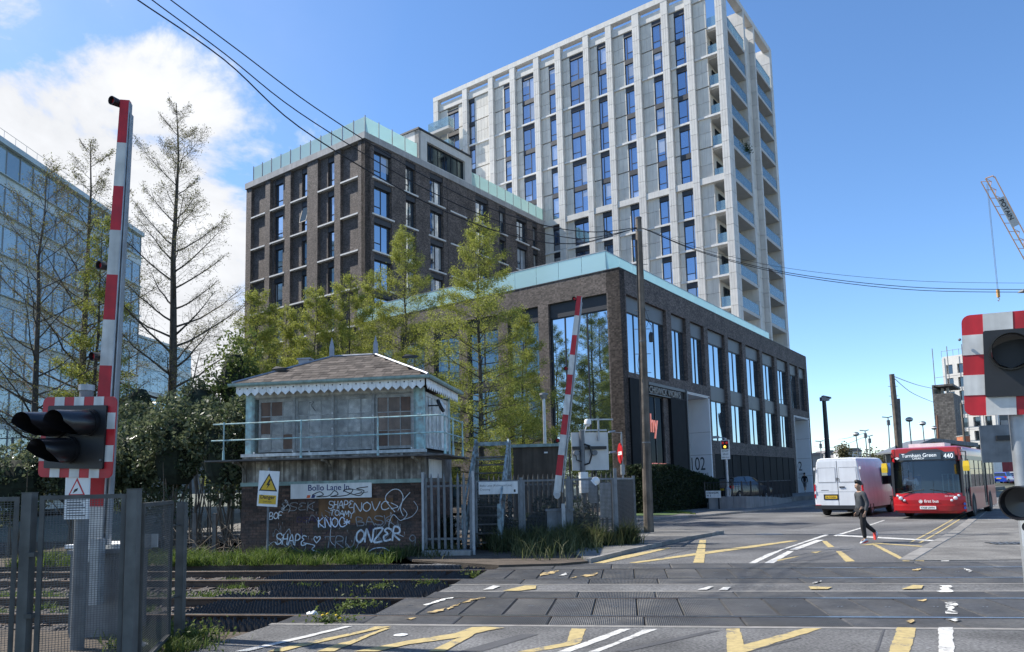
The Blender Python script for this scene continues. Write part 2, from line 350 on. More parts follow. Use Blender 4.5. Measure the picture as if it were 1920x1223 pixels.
for n0_, n1_ in ((2.16, 2.265), (2.955, 3.06)): flatpoly('edge_beam', [RP(-1.15, n0_), RP(26, n0_), RP(26, n1_), RP(-1.1, n1_)], -.001, m_kerb, 'structure', .25)
flatpoly('edge_beam', [RP(-2.66, -.735), RP(30, -.735), RP(30, -.63), RP(-2.66, -.63)], .004, m_kerb, 'structure', .25)
# footway at the fence corner with its kerb stones
fw = [G(1102, 1056), G(1187, 1035), G(1280, 1014), G(1354, 1001), (5.6, 25.2), (3.6, 25.6), (2.2, 21), (1.2, 19.0)]
flatpoly('soil_bank', [G(935, 1064), G(1050, 1061), G(1102, 1056.5), (1.2, 19.0), (2.2, 21), (2.6, 26), (-3.2, 26), (-3.2, 19.6), (-2.4, 17.2)], .05, m_soil, 'structure', .3)
fo = flatpoly('footway', fw, .09, m_paving, 'structure', .35)
def kerb_line(parent, pts, width=.14, step=.92, z0=-.25, z1=.1):
    pts = [Vector((p[0], p[1], 0)) for p in pts]
    for p, q in zip(pts, pts[1:]):
        d = q-p; n = max(1, round(d.length/step)); e = d.length/n; ang = math.atan2(d.y, d.x)
        for i in range(n):
            c = p+d*((i+.5)/n)
            k = ('kerb', round(e, 2), width)
            if k not in _BC:
                w = width/2; h = z1-z0; poly = [(-w, 0), (w, 0), (w, h), (-w+.03, h), (-w, h-.03)]
                _BC[k] = MB().prism(poly, -e/2+.006, e/2-.006, axis='x').mesh('kerb_stone', m_kerb)
            inst('kerb_stone', _BC[k], parent, (c.x, c.y, z0+random.uniform(-.006, .006)), (0, 0, ang+math.pi))
kerb_line(fo, [G(1102, 1056), G(1187, 1035), G(1280, 1014), G(1354, 1001)])
pv = flatpoly('pavement', [(5.4, 32.1), (9.4, 35.3), (17.8, 44), (60.5, 90), (58, 96), (29.8, 74), (4, 40), (-14, 40), (-14, 29.5)], .10, m_paving, 'structure', .35)
kerb_line(pv, [(17.8, 44), (13.5, 39.6), (9.4, 35.3), (5.4, 32.1), (-3, 31)])
rp_ = [RP(8.6, 6.35), G(1700, 1052), (10.4, 18.3), (13.05, 21.8), (20, 31.5), (30.1, 45.5), (52, 58), (58, 50), RP(22, 6.35)]
rpv = flatpoly('pavement', rp_, .014, m_paving, 'structure', .35)
kerb_line(rpv, [(30.1, 45.5), (20, 31.5), (13.05, 21.8), (10.4, 18.3), G(1700, 1052)], width=.3, z1=.03)
bw = MB()
for i in range(3): bw.box(-.45, .45, -.3+.2*i, -.16+.2*i, 0, .012)
for i in range(6): bw.box(-.45+.16*i, -.36+.16*i, -.3, .3, 0, .012)
tag(bw.build('drain_grating', m_galv_d, None, G(1893, 1019, .018), (0, 0, R(-9))), 'slotted metal drain grating set in the right-hand pavement', 'drain')
bm_ = MB(); bm_.lathe([(0, .004), (.42, .004), (.42, 0)], 20)
tag(bm_.build('manhole_cover', m_galv_d, None, G(1442, 1002, .003)), 'round worn manhole cover in the road beyond the crossing', 'manhole cover')

# road markings
Y, Wh, YW, WW = m_yel, m_whi, m_yel_w, m_whi_w
MARKS = [
 (Y, [(1072,1179),(1098,1180),(1090,1205),(1078,1210),(1000,1223),(970,1223),(1062,1205)]), (Wh, [(1183,1180),(1162,1180),(1112,1199),(1045,1223),(1069,1223),(1125,1203)]),
 (Wh, [(1233,1180),(1205,1182),(1150,1207),(1102,1223),(1123,1223),(1167,1205)]), (Y, [(1362,1180),(1387,1179),(1394,1201),(1398,1232),(1363,1232)]),
 (Y, [(1508,1179),(1541,1179),(1372,1232),(1372,1216)]), (Y, [(1683,1177),(1718,1178),(1704,1232),(1663,1232)]), (Wh, [(1760,1177),(1787,1177),(1790,1232),(1760,1232)]),
 (WW, [(1771,1132),(1793,1130),(1795,1153),(1772,1152)]), (WW, [(1762,1099),(1784,1099),(1785,1112),(1764,1112)]), (Wh, [(1765,1040),(1780,1040),(1780,1053),(1765,1053)]),
 (Y, [(1541,1015),(1550,1015),(1564,1026),(1553,1027)]), (Y, [(1567,1034),(1577,1034),(1603,1053),(1586,1054)]), (Y, [(1632,1020),(1641,1020),(1706,1053),(1694,1053)]), (Y, [(1611,1023),(1640,1018.5),(1634,1022.5)]),
 (Y, [(1713,1042),(1744,1027),(1763,1026),(1734,1042),(1733,1053),(1713,1052)]), (Wh, [(1571,1003),(1571,1005.5),(1779,1017),(1779,1014.8)]), (Y, [(1641,1018.3),(1641,1020),(1744,1027),(1748,1025.5)]),
 (Wh, [(1403,1057),(1416,1057),(1468,1031.5),(1556,1003),(1546,1003),(1435,1041)]), (Wh, [(1432,1057),(1450,1057),(1489,1034),(1477,1034)]), (Wh, [(1480,1031.5),(1495,1031.5),(1545,1013),(1530,1013)]),
 (Wh, [(1562,1005),(1568,1006),(1616,991),(1660,976),(1656,976),(1610,991)]), (Y, [(1400,1024.7),(1400,1029),(1497,1014.5),(1480,1014.5)]), (Y, [(1458,1050),(1500,1043),(1490,1046),(1457,1053)]), (Y, [(1520,1036),(1541,1034),(1530,1038)]),
 (Y, [(1312,1013),(1324,1013),(1320,1056),(1300,1056)]), (Y, [(1179,1056),(1304,1038),(1400,1024.8),(1400,1029),(1320,1040),(1194,1056.5)]), (Y, [(1112,1056.5),(1158,1044.6),(1248,1028),(1258,1028),(1198,1042.5),(1133,1056.5)]),
 (Wh, [(1079,1057),(1102,1051),(1108,1051),(1086,1057)]), (Wh, [(440,1223),(560,1196),(647,1175.5),(661,1175.5),(560,1200.4),(462,1223)]),
 (Y, [(500,1223),(560,1208.4),(688,1182),(702,1176),(734,1175.5),(720,1178.6),(684,1186.7),(560,1215),(530,1223)]), (Y, [(594,1223),(638,1207),(654,1204),(722,1179),(732,1178.6),(679,1200),(626,1223)]),
 (Y, [(663,1223),(762,1203),(853,1189),(885,1177.5),(910,1176.5),(947,1178.6),(913,1184),(892,1189),(853,1198),(766,1209.6),(707,1223)]), (Y, [(803,1223),(853,1200),(890,1184.5),(902,1184),(865,1205),(834,1223)]),
 (WW, [(792,1136),(828,1125),(851,1121.5),(801,1137)]), (YW, [(837,1143),(881,1125),(911,1121.5),(858,1135),(838,1145)]), (YW, [(800,1150),(838,1141),(830,1147),(810,1152)]), (YW, [(759,1162),(783,1160),(770,1164)]),
 (YW, [(1013,1082),(1016,1076),(1050,1070),(1037,1077)]), (WW, [(1043,1083),(1060,1075.5),(1066,1076),(1060,1080)]), (YW, [(1087,1081),(1120,1075),(1118,1080),(1100,1083)]), (YW, [(1064,1086),(1080,1082.5),(1076,1085)]),
 (Y, [(942,1109),(985,1099),(1006,1099),(1004,1105),(975,1109)]), (Wh, [(905,1107),(925,1099),(938,1100),(925,1106)]), (Wh, [(1307,1107),(1330,1100.5),(1338,1101),(1325,1107)]), (Wh, [(1347,1107.5),(1357,1102),(1371,1102),(1364,1107.5)]),
 (Y, [(1516,1101),(1561,1102),(1552,1106),(1520,1106)]), (Y, [(1690,1106),(1712,1098),(1733,1099),(1728,1105)]), (YW, [(1710,1071),(1726,1067.5),(1722,1071)]), (YW, [(1721,1128),(1734,1125),(1732,1130)]), (YW, [(1698,1167),(1712,1164),(1720,1168),(1706,1171)]),
 (WW, [(1808,1067),(1822,1071),(1818,1075)]), (WW, [(1523,1096),(1541,1090),(1536,1093)]), (WW, [(1775,1163),(1796,1162),(1790,1168)])]
for mi_, (mm, pts) in enumerate(MARKS):
    p0 = [G(*q) for q in pts]; p = []; wear = .022 if mm in (YW, WW) else .005
    for a_, c_ in zip(p0, p0[1:]+p0[:1]):
        k_ = max(1, int((c_-a_).length/.09)); nn_ = Vector((-(c_-a_).y, (c_-a_).x, 0)).normalized()
        p += [a_.lerp(c_, i_/k_)+nn_*random.gauss(0, wear)*(1 if i_ else .5) for i_ in range(k_)]
    o = MB().add([(q.x, q.y, (.0105 if mm in (YW, WW) else .0045)+.00015*mi_) for q in p], [tuple(range(len(p)))]).build('road_marking', mm); o['kind'] = 'structure'
for off in (0, .22):       # double yellow lines along the right-hand kerb
    pts = [(30.1, 45.5), (20, 31.5), (13.05, 21.8), (10.7, 18.6)]; b = MB()
    n = Vector((-.81, .58, 0))*(.42+off)
    for p, q in zip(pts, pts[1:]):
        p = Vector((*p, 0))+n; q = Vector((*q, 0))+n; w = Vector((-.81, .58, 0))*.055
        b.quad(*[(v.x, v.y, .005) for v in (p, q, q+w, p+w)])
    b.build('road_marking', Y)['kind'] = 'structure'
PATCH = mat('asphalt_patch', (.088, .088, .092), .9, var=.15, scale=3, bump=.8, bscale=150)
for pts in ([(1150,1222),(1330,1183),(1352,1183),(1178,1222)], [(860,1222),(975,1190),(1010,1190),(905,1222)], [(1430,1050),(1560,1041),(1570,1048),(1445,1056)], [(1640,1222),(1655,1180),(1659,1180),(1646,1222)], [(1400,1222),(1500,1196),(1503,1197),(1407,1222)], [(1210,1050),(1290,1030),(1293,1031),(1214,1051)], [(1420,988),(1500,978),(1560,981),(1490,992)], [(1590,996),(1690,988),(1700,993),(1610,1001)], [(1260,984),(1340,977),(1375,980),(1290,988)]):
    MB().add([(*G(*q).to_2d(), .0042) for q in pts], [(0, 1, 2, 3)]).build('road_patch', PATCH)['kind'] = 'structure'

# ------------------------------------------------------------------ railway: ballast, tracks, crossing deck
bl = MB(); bl.prism([(p.x, p.y) for p in (RP(-45, -1.4), RP(-2.6, -.9), RP(-2.6, 6.1), RP(-2.0, 6.4), RP(-2.4, 7.6), RP(-45, 7.6))], -.5, -.17); bl.prism([(p.x, p.y) for p in (RP(-2.6, -.7), RP(40, -.7), RP(40, 6.2), RP(-2.6, 6.2))], -.5, -.2)
bl.build('track_bed', m_ballast)['kind'] = 'structure'
n = 11000
a = RNG.uniform(-16, -1.0, n); q = RNG.uniform(-1.0, 6.9, n); P0 = np.stack([RO.x+RD.x*a+ND.x*q, RO.y+RD.y*a+ND.y*q, np.full(n, -.17)+RNG.uniform(0, .035, n)], 1)
okm = (a < -1.3-.0*q) & ~((a > -3.4) & (q < 1.5)); P0 = P0[okm]; n = len(P0)
octa = np.array([(1,0,0),(0,1,0),(-1,0,0),(0,-1,0),(0,0,1),(0,0,-.8)], float); of = np.array([(0,1,4),(1,2,4),(2,3,4),(3,0,4),(1,0,5),(2,1,5),(3,2,5),(0,3,5)])
sz = RNG.uniform(.018, .042, n)[:, None, None]*RNG.uniform(.6, 1.3, (n, 6, 1)); rot = RNG.uniform(0, 6.28, n)
V = octa[None]*sz; cs, sn = np.cos(rot)[:, None], np.sin(rot)[:, None]
V = np.stack([V[..., 0]*cs-V[..., 1]*sn, V[..., 0]*sn+V[..., 1]*cs, V[..., 2]], -1)+P0[:, None]
tag(npmesh('ballast_stones', V.reshape(-1, 3), (of[None]+6*np.arange(n)[:, None, None]).reshape(-1, 3), m_stone), 'loose brown ballast stones around the rails', 'ballast', kind='stuff')
rail_prof = [(-.065, 0), (.065, 0), (.065, .015), (.012, .035), (.012, .115), (.036, .125), (.036, .158), (.03, .165), (-.03, .165), (-.036, .158), (-.036, .125), (-.012, .115), (-.012, .035), (-.065, .015)]
for k, (n0, n1) in enumerate(((0, 1.5), (3.72, 5.2))):
    tr = thing('railway_track', ('nearer of the two railway tracks through the crossing', 'farther of the two railway tracks, beside the signal box grass')[k], 'railway track', RO, RZ, 'railway tracks')
    for nn in (n0, n1):
        b = MB(); b.prism([(nn+y, z-.162) for y, z in rail_prof], -45, 40, axis='x'); ro = b.build('rail', m_railtop, tr)
        MB().box(-45, 40, nn-.03, nn+.03, .0035, .0065).build('running_surface', m_railshine, ro)
    for i in range(22): bx('sleeper', -2.9-.65*i-.125, -2.9-.65*i+.125, n0-.55, n1+.55, -.24, -.135+random.uniform(-.01, .005), m_wood_sleeper, tr)
deck = thing('crossing_deck', 'dark ridged rubber panels of the level crossing deck', 'crossing deck', RO, RZ)
def row(n0, n1, a0, pitch, nm, zt=0.0):
    k = ('deck', nm, round(n1-n0, 2), pitch)
    if k not in _BC:
        b = MB(); l, w = pitch/2-.007, (n1-n0)/2; e = .012
        b.loft([[(-l, -w, -.1), (l, -w, -.1), (l, w, -.1), (-l, w, -.1)], [(-l, -w, -e), (l, -w, -e), (l, w, -e), (-l, w, -e)], [(-l+e, -w+e, 0), (l-e, -w+e, 0), (l-e, w-e, 0), (-l+e, w-e, 0)]])
        _BC[k] = b.mesh(nm, m_deck)
    i = 0
    while a0+pitch*i < 17:
        o = inst(nm, _BC[k], deck, (a0+pitch*(i+.5), (n0+n1)/2, zt+random.uniform(.001, .008)), (R(random.uniform(-.25, .25)), 0, 0))
        if nm == 'gauge_panel' and i < 16:
            b = MB()
            for j in range(2): b.prism([(-.05+.045*j, -.03), (-.03+.045*j, -.03), (.005+.045*j, .03), (-.015+.045*j, .03)], .001, .004)
            b.build('stamp', m_galv_d, o)
        i += 1
row(-.62, -.06, -2.62, 1.2, 'outer_panel'); row(.075, 1.43, -1.5, .6, 'gauge_panel'); row(1.56, 2.14, -1.2, 1.2, 'outer_panel')
row(3.08, 3.66, -1.1, 1.2, 'outer_panel'); row(3.795, 5.13, -.9, .6, 'gauge_panel'); row(5.26, 6.08, -.75, 1.2, 'outer_panel')
# anti-trespass panels: sheets of rubber spikes beside the deck
def spikes(w, l):
    b = MB(); b.box(0, l, 0, w, -.06, 0); s = .1
    for i in range(int(l/s)):
        for j in range(int(w/s)):
            x, y = s*(i+.5), (j+.5)*w/int(w/s); h = .135; r_ = .044
            b.add([(x-r_, y-r_, 0), (x+r_, y-r_, 0), (x+r_, y+r_, 0), (x-r_, y+r_, 0), (x-.012, y-.008, h), (x+.012, y+.008, h)], [(0, 1, 4), (1, 2, 5), (1, 5, 4), (2, 3, 5), (3, 0, 4), (3, 4, 5)])
    return b.mesh('spike_panel', m_rubber)
sg, so = spikes(1.32, .6), spikes(.6, .6)
tp = thing('trespass_guard', 'black rubber spike panels between the rails left of the deck', 'trespass guard', RO, RZ)
for i in range(5): inst('spike_panel', sg, tp, (-1.56-.61*(i+1), .09, -.145))
for i in range(6): inst('spike_panel', so, tp, (-1.3-.61*(i+1), 1.6, -.145))
for i in range(6): inst('spike_panel', so, tp, (-1.2-.61*(i+1), 3.05, -.145))
for i in range(5): inst('spike_panel', so, tp, (-1.25-.61*(i+1), 2.4, -.145))
for i in range(7): inst('spike_panel', sg, tp, (-1.0-.61*(i+1), 3.81, -.145))
for i in range(6): inst('spike_panel', so, tp, (-.9-.61*(i+1), 5.3, -.145)); inst('spike_panel', so, tp, (-.9-.61*(i+1), 5.95, -.13))
for i in range(3): inst('spike_panel', so, tp, (-2.7-.61*(i+1), -.68, -.145))

# ------------------------------------------------------------------ buildings
TH = R(36.1)
m_clad = mat('pale_cladding', (.58, .56, .525), .75, var=.07, scale=1.5, rand=.06, streak=.08)
m_clad2 = mat('infill_cladding', (.62, .585, .525), .8, var=.07, scale=1.2, rand=.07, streak=.10)
m_sill = mat('white_sill', (.62, .61, .59), .7, var=.05, scale=3, streak=.1)
m_frame = mat('window_frame', (.022, .024, .03), .45, .2)
m_lintel = mat('dark_lintel_panel', (.03, .032, .038), .5, .2, rand=.2)
m_pane = glass_mat('tower_glass', (.035, .06, .11), .38, (.66, .80, 1.0), .7, .03, .10, .13)
m_blind = glass_mat('blind_behind_glass', (.30, .31, .31), .26, (.7, .82, 1.0), .25, .04)
m_pane2 = glass_mat('midblock_glass', (.02, .035, .05), .50, (.8, .9, 1.0), .6, .03, .15, .14)
m_pane3 = glass_mat('works_glass', (.012, .02, .024), .55, (.75, .88, 1.0), .3, .015, .22)
m_pane4 = glass_mat('glass_office', (.25, .32, .33), .24, (.85, .93, .93), .4, .05, .12)
m_curtain_glass = glass_mat('dark_glass', (.008, .011, .014), .10, (.6, .8, .85), .3, .05, maxr=.5)
m_shop_glass = glass_mat('shop_glass', (.006, .008, .012), .02, (.6, .7, .85), .3, .05, maxr=.12)
m_bal = clear_mat('balcony_glass', (.38, .58, .66), .62, .05, .12)
m_frost = clear_mat('frosted_glass', (.60, .80, .77), .30, .2, .08)
m_frost2 = clear_mat('turquoise_glass', (.64, .87, .87), .12, .12, .10)
m_brick = brick_mat('dark_brick', (.068, .054, .049), (.112, .088, .078), (.085, .075, .068), contrast=.85)
m_brick2 = brick_mat('works_brick', (.066, .053, .048), (.108, .086, .077), (.08, .072, .066), contrast=.8)
m_cornice = mat('concrete_cornice', (.36, .35, .34), .85, var=.12, scale=1.5, streak=.2)
m_soffit = mat('balcony_soffit', (.46, .45, .43), .85, var=.06, scale=2)
m_dark = mat('dark_interior', (.012, .013, .016), .6)
m_portal = mat('white_portal_panel', (.62, .64, .66), .6, var=.05, scale=1)
m_spandrel = mat('grey_spandrel', (.11, .115, .12), .5, .3, var=.1, scale=1)
m_blackpanel = mat('black_louvre', (.010, .011, .013), .7, var=.2, scale=2, rand=.2, spec=.15)

def wall(name, axis, u0, u1, z0, z1, ops, thick, m, parent, plane=0.0, sgn=1):
    """a wall face with real openings and reveals. axis x: face y=plane, depth +y; axis y: face x=plane, depth -x"""
    us = sorted({u0, u1, *[o[0] for o in ops], *[o[1] for o in ops]}); zs = sorted({z0, z1, *[o[2] for o in ops], *[o[3] for o in ops]})
    def hole(i, j):
        if not (0 <= i < len(us)-1 and 0 <= j < len(zs)-1): return True
        u = (us[i]+us[i+1])/2; z = (zs[j]+zs[j+1])/2
        return any(o[0] < u < o[1] and o[2] < z < o[3] for o in ops)
    def P(u, d, z): return (u, plane+d, z) if axis == 'x' else (plane-d, u, z)
    b = MB()
    for i in range(len(us)-1):
        for j in range(len(zs)-1):
            if hole(i, j): continue
            A, B_, C_, D_ = us[i], us[i+1], zs[j], zs[j+1]
            b.quad(P(A, 0, C_), P(B_, 0, C_), P(B_, 0, D_), P(A, 0, D_))
            if hole(i-1, j): b.quad(P(A, 0, C_), P(A, 0, D_), P(A, thick, D_), P(A, thick, C_))
            if hole(i+1, j): b.quad(P(B_, 0, C_), P(B_, 0, D_), P(B_, thick, D_), P(B_, thick, C_))
            if hole(i, j-1): b.quad(P(A, 0, C_), P(B_, 0, C_), P(B_, thick, C_), P(A, thick, C_))
            if hole(i, j+1): b.quad(P(A, 0, D_), P(B_, 0, D_), P(B_, thick, D_), P(A, thick, D_))
    return b.build(name, m, parent)
def fbox(name, axis, u0, u1, d0, d1, z0, z1, m, parent, plane=0.0):
    if axis == 'x': return bx(name, u0, u1, plane+d0, plane+d1, z0, z1, m, parent)
    return bx(name, plane-d1, plane-d0, u0, u1, z0, z1, m, parent)
_WF = {}
def window(parent, axis, u0, u1, z0, z1, depth, mp, mull=(), trans=(), plane=0.0, fw=.07, rev=False, name='window', mf=None):
    """frame mesh (part) + one pane object per light (sub-parts). mull: fractions of width; trans: list per column of fractions of height"""
    mf = mf or m_frame
    w, h = u1-u0, z1-z0; us = [0, *[q*w for q in mull], w]; cols = len(us)-1
    tr = list(trans)+[()]*(cols-len(trans))
    key = (round(w, 2), round(h, 2), tuple(mull), tuple(tr), axis, fw, mf.name)
    if key not in _WF:
        b = MB()
        def bar(a, c, e, f): b.box(a, c, -.05, .05, e, f) if axis == 'x' else b.box(-.05, .05, a, c, e, f)
        bar(0, w, 0, fw); bar(0, w, h-fw, h); bar(0, fw, fw, h-fw); bar(w-fw, w, fw, h-fw)
        for q in us[1:-1]: bar(q-fw/2, q+fw/2, fw, h-fw)
        for i in range(cols):
            for t_ in tr[i]: bar(us[i]+fw/2, us[i+1]-fw/2, t_*h-fw/2, t_*h+fw/2)
        _WF[key] = b.mesh(name, mf)
    loc = (u0, plane+depth, z0) if axis == 'x' else (plane-depth, u0, z0)
    o = inst(name, _WF[key], parent, loc)
    for i in range(cols):
        hs = [0, *[t_*h for t_ in tr[i]], h]
        for j in range(len(hs)-1):
            if mp.name in ('tower_glass', 'midblock_glass') and random.random() < .24 and hs[j+1]-hs[j] > .9:
                zz0 = hs[j]+(hs[j+1]-hs[j])*random.choice((.15, .4, .55, .7)); bl_ = (us[i]+.04, us[i+1]-.04)
                if axis == 'x': bx('blind', *bl_, -.014, -.0085, zz0, hs[j+1]-.04, m_blind, o)
                else: bx('blind', .0085, .014, *bl_, zz0, hs[j+1]-.04, m_blind, o)
            if axis == 'x': bx('pane', us[i]+.01, us[i+1]-.01, -.008, .012, hs[j]+.01, hs[j+1]-.01, mp, o)
            else: bx('pane', -.012, .008, us[i]+.01, us[i+1]-.01, hs[j]+.01, hs[j+1]-.01, mp, o)
    return o

# ---- the tower
TO = Vector((22.11, 68.37, 0))
tw = thing('apartment_tower', 'tall pale-clad residential tower with dark-framed windows and corner balconies', 'tower', TO, -TH)
S0 = 22.03
PIL = [(-16.75, -15.95), (-11.8, -11.05), (-7.6, -6.9), (-4.3, -3.55), (-.8, -.05), (2.2, 3.0), (6.0, 6.7), (8.9, 9.6), (12.15, 12.95), (15.5, 16.25), (18.1, 18.85), (21.3, 22.03)]
FL = [15.1, 18.35, 21.57, 24.74, 28.0, 31.4, 34.85, 38.05, 41.2, 44.4, 47.4, 50.5]
WIN = [None, (-10.95, -10.1), (-5.45, -4.33), (-2.75, -.83), (1.12, 2.17), (3.98, 5.97), (7.6, 8.87), (10.95, 12.12), (14.28, 15.47), (16.8, 18.07), None]
# core volume
b = MB(); b.box(-38.6, -2.05, .30, 16.6, 0, 47.3); b.box(-38.6, -3.4, .30, 16.4, 47.3, 50.5); b.box(-38.6, -2.0, .25, .30, 0, 14.0)
b.build('core_wall', m_clad2, tw)
bx('roof_slab', -38.7, -3.4, .0, 16.5, 50.5, 50.75, m_cornice, tw)
def grooved(name, axis, u0, u1, d0, d1, z0, z1, m, parent, nv):
    k = (name, round(u1-u0, 2), round(z1-z0, 2), nv, axis, m.name)
    w, h = u1-u0, z1-z0
    if k not in _BC:
        b = MB(); e = w/nv
        for i in range(nv):
            if axis == 'x': b.box(i*e+.012, (i+1)*e-.012, 0, d1-d0, .015, h-.015)
            else: b.box(-(d1-d0), 0, i*e+.012, (i+1)*e-.012, .015, h-.015)
        if axis == 'x': b.box(.014, w-.014, .03, d1-d0-.01, .017, h-.017)
        else: b.box(-(d1-d0)+.01, -.03, .014, w-.014, .017, h-.017)
        _BC[k] = b.mesh(name, m)
    return inst(name, _BC[k], parent, (u0, d0, z0) if axis == 'x' else (-d0, u0, z0))
for i, (a, c) in enumerate(PIL):
    zlow = 31.4 if c < -3.6 else 15.1
    for k in range(len(FL)-1):
        if FL[k] < zlow-.1: continue
        mid = (FL[k]+FL[k+1])/2
        for z0, z1 in ((FL[k], mid), (mid, FL[k+1])): grooved('pilaster_panel', 'x', a-S0, c-S0, -.38, .30, z0, z1, m_clad, tw, 3)
    bx('pilaster_head', a-S0, c-S0, -.38, .30, 50.51, 52.0, m_clad, tw)
for i in range(len(PIL)-1):
    p1, p0 = PIL[i][1]-S0, PIL[i+1][0]-S0; zlow = 31.4 if PIL[i+1][1] < 0 else 15.1
    bx('attic_beam', p1+.003, p0-.003, -.12, .2, 50.55, 51.42, m_clad, tw); bx('attic_back', p1+.003, p0-.003, .9, 1.0, 51.42, 52.0, m_clad2, tw)
    w = WIN[i]
    for k in range(len(FL)-1):
        if FL[k] < zlow-.1: continue
        zb, zt = FL[k], FL[k+1]; sill = k in (1, 2, 3, 4, 7, 9); band = k == 5
        segs = [(p1, p0)] if w is None else [(p1, w[0]-S0), (w[1]-S0, p0)]
        if i == 10: segs = [(p1, -1.85)]
        if i == 0: segs = [(p1, p1+1.35), (p1+3.2, p0)] if zb > 37 else [(p1, p0)]
        for q0, q1 in segs:
            if q1-q0 < .12: continue
            nv = max(1, round((q1-q0)/.55))
            for z0, z1 in ((zb+(.35 if band else .08), (zb+zt)/2), ((zb+zt)/2, zt-.02)): grooved('infill_panel', 'x', q0+.004, q1-.004, .03, .29, z0, z1, m_clad2, tw, nv)
        if sill: bx('sill', p1+.004, p0-.004, -.14, .2, zb-.13, zb+.07, m_sill, tw)
        if band: bx('band_course', p1+.004, p0-.004, -.30, .2, zb-.33, zb+.31, m_clad, tw)
        if w:
            a, c = w[0]-S0, w[1]-S0
            top = zt-.14 if k+1 in (1, 2, 3, 4, 7, 9) else (zt-.34 if k+1 == 5 else zt)
            bx('lintel_panel', a, c, .0, .24, top-.5, top-.004, m_lintel, tw)
            z0 = zb+(.31 if band else .08 if sill else .01)
            if c-a > 1.5: window(tw, 'x', a+.02, c-.02, z0, top-.5, .12, m_pane, (.55,), ((.3,), ()))
            elif i in (6, 7): window(tw, 'x', a+.02, c-.02, z0, top-.5, .12, m_pane, (.27,), ((), (.3,)))
            elif i in (8, 9): window(tw, 'x', a+.02, c-.02, z0, top-.5, .12, m_pane, (.76,), ((.3,), ()))
            else: window(tw, 'x', a+.02, c-.02, z0, top-.5, .12, m_pane, (), ((.3,),))
bx('roof_beam', -38.78, .0, -.40, .35, 52.0, 52.6, m_clad, tw)
# balconies stacked behind the corner: slabs, soffits, glass, doors
def pil_y(y0, y1, zt=52.0, x0=-.62, pz=15.1):
    k = 0
    for j in range(len(FL)-1):
        mid = (FL[j]+FL[j+1])/2
        for z0, z1 in ((FL[j], mid), (mid, FL[j+1])): grooved('pilaster_panel', 'y', y0, y1, 0.0, -x0, z0, z1, m_clad, tw, 2)
    bx('pilaster_head', x0, 0, y0, y1, 50.51, 52.0, m_clad, tw)
pil_y(.305, 1.02); pil_y(6.3, 6.85, x0=-1.9); pil_y(9.75, 10.2, x0=-1.9); pil_y(15.72, 16.6, x0=-1.9)
for k in range(len(FL)-1):
    mid = (FL[k]+FL[k+1])/2
    for z0, z1 in ((FL[k], mid), (mid, FL[k+1])): grooved('infill_panel', 'y', 6.86, 9.74, .55, .85, z0, z1, m_clad2, tw, 4)
bx('roof_beam', -.75, .0, .352, 16.6, 52.0, 52.6, m_clad, tw); bx('roof_beam', -38.7, -.76, 16.1, 16.6, 52.0, 52.6, m_clad, tw)
for k, z in enumerate(FL[1:-1]):
    for y0, y1 in ((.31, 6.29), (10.21, 15.71)):
        sl = bx('balcony_slab', -2.04, -.03, y0+(.72 if y0 < 1 else 0), y1, z-.28, z+.05, m_soffit, tw)
        n = 3 if y0 < 1 else 3; ya = y0+(.74 if y0 < 1 else .02); e = (y1-ya)/n
        for i in range(n): bx('balustrade_glass', -.085, -.065, ya+e*i+.02, ya+e*(i+1)-.02, z+.07, z+1.15, m_bal, tw)
        bx('balustrade_rail', -.1, -.05, ya, y1-.01, z+1.15, z+1.18, m_galv, tw)
        if z < 47:
            window(tw, 'y', ya+.5, ya+2.3, z+.06, z+2.5, 0, m_curtain_glass, (.5,), ((), ()), plane=-2.0, name='balcony_door')
            bx('wall_lamp', -2.04, -1.95, ya+2.6, ya+2.7, z+1.9, z+2.15, m_black, tw)
    bx('balcony_slab', -2.04, -.74, .31, 1.03, z-.28, z+.05, m_soffit, tw); bx('balustrade_glass', -1.8, -.74, .2, .22, z+.07, z+1.15, m_bal, tw)
    bx('balcony_edge', -1.84, -.74, .10, .3, z-.14, z+.07, m_sill, tw)
pb = MB(); rg = np.random.default_rng(4)
for i in range(220):
    p = Vector((rg.normal(-.1, .22), rg.normal(5.2, .55), 35.95+rg.normal(.1, .28))); u = Vector(rg.normal(size=3)).normalized()*.13; v_ = Vector(rg.normal(size=3)).normalized()*.08; pb.quad(p-u, p+v_, p+u, p-v_)
pb.build('balcony_plant', leaf_mat('balcony_leaf', (.02, .04, .015), (.05, .08, .03)), tw)['kind'] = 'stuff'
# projecting balconies at the far left
for z in (44.4, 47.4):
    bx('balcony_slab', -38.75, -35.2, -1.5, -.39, z-.45, z-.12, m_soffit, tw)
    bx('balustrade_glass', -38.72, -35.23, -1.48, -1.46, z-.1, z+1.1, m_bal, tw); bx('balustrade_glass', -35.25, -35.23, -1.44, -.4, z-.1, z+1.1, m_bal, tw); bx('balustrade_glass', -38.72, -38.70, -1.44, -.4, z-.1, z+1.1, m_bal, tw)
    window(tw, 'x', -36.6, -34.8, z+.0, z+2.3, .22, m_pane, (.5,), ((), ()), name='balcony_door'); bx('lintel_panel', -36.62, -34.78, .05, .25, z+2.3, z+2.75, m_lintel, tw)
    b = MB(); b.lathe([(0, .7), (.35, .7), (.35, .73), (0, .73)], 10); b.tube([(0, 0, 0), (0, 0, .7)], .03, 6); b.box(.45, .85, -.2, .2, .4, .44); b.box(.8, .85, -.2, .2, .44, .85); b.build('terrace_furniture', m_black, tw, (-37.6, -.95, z-.12))

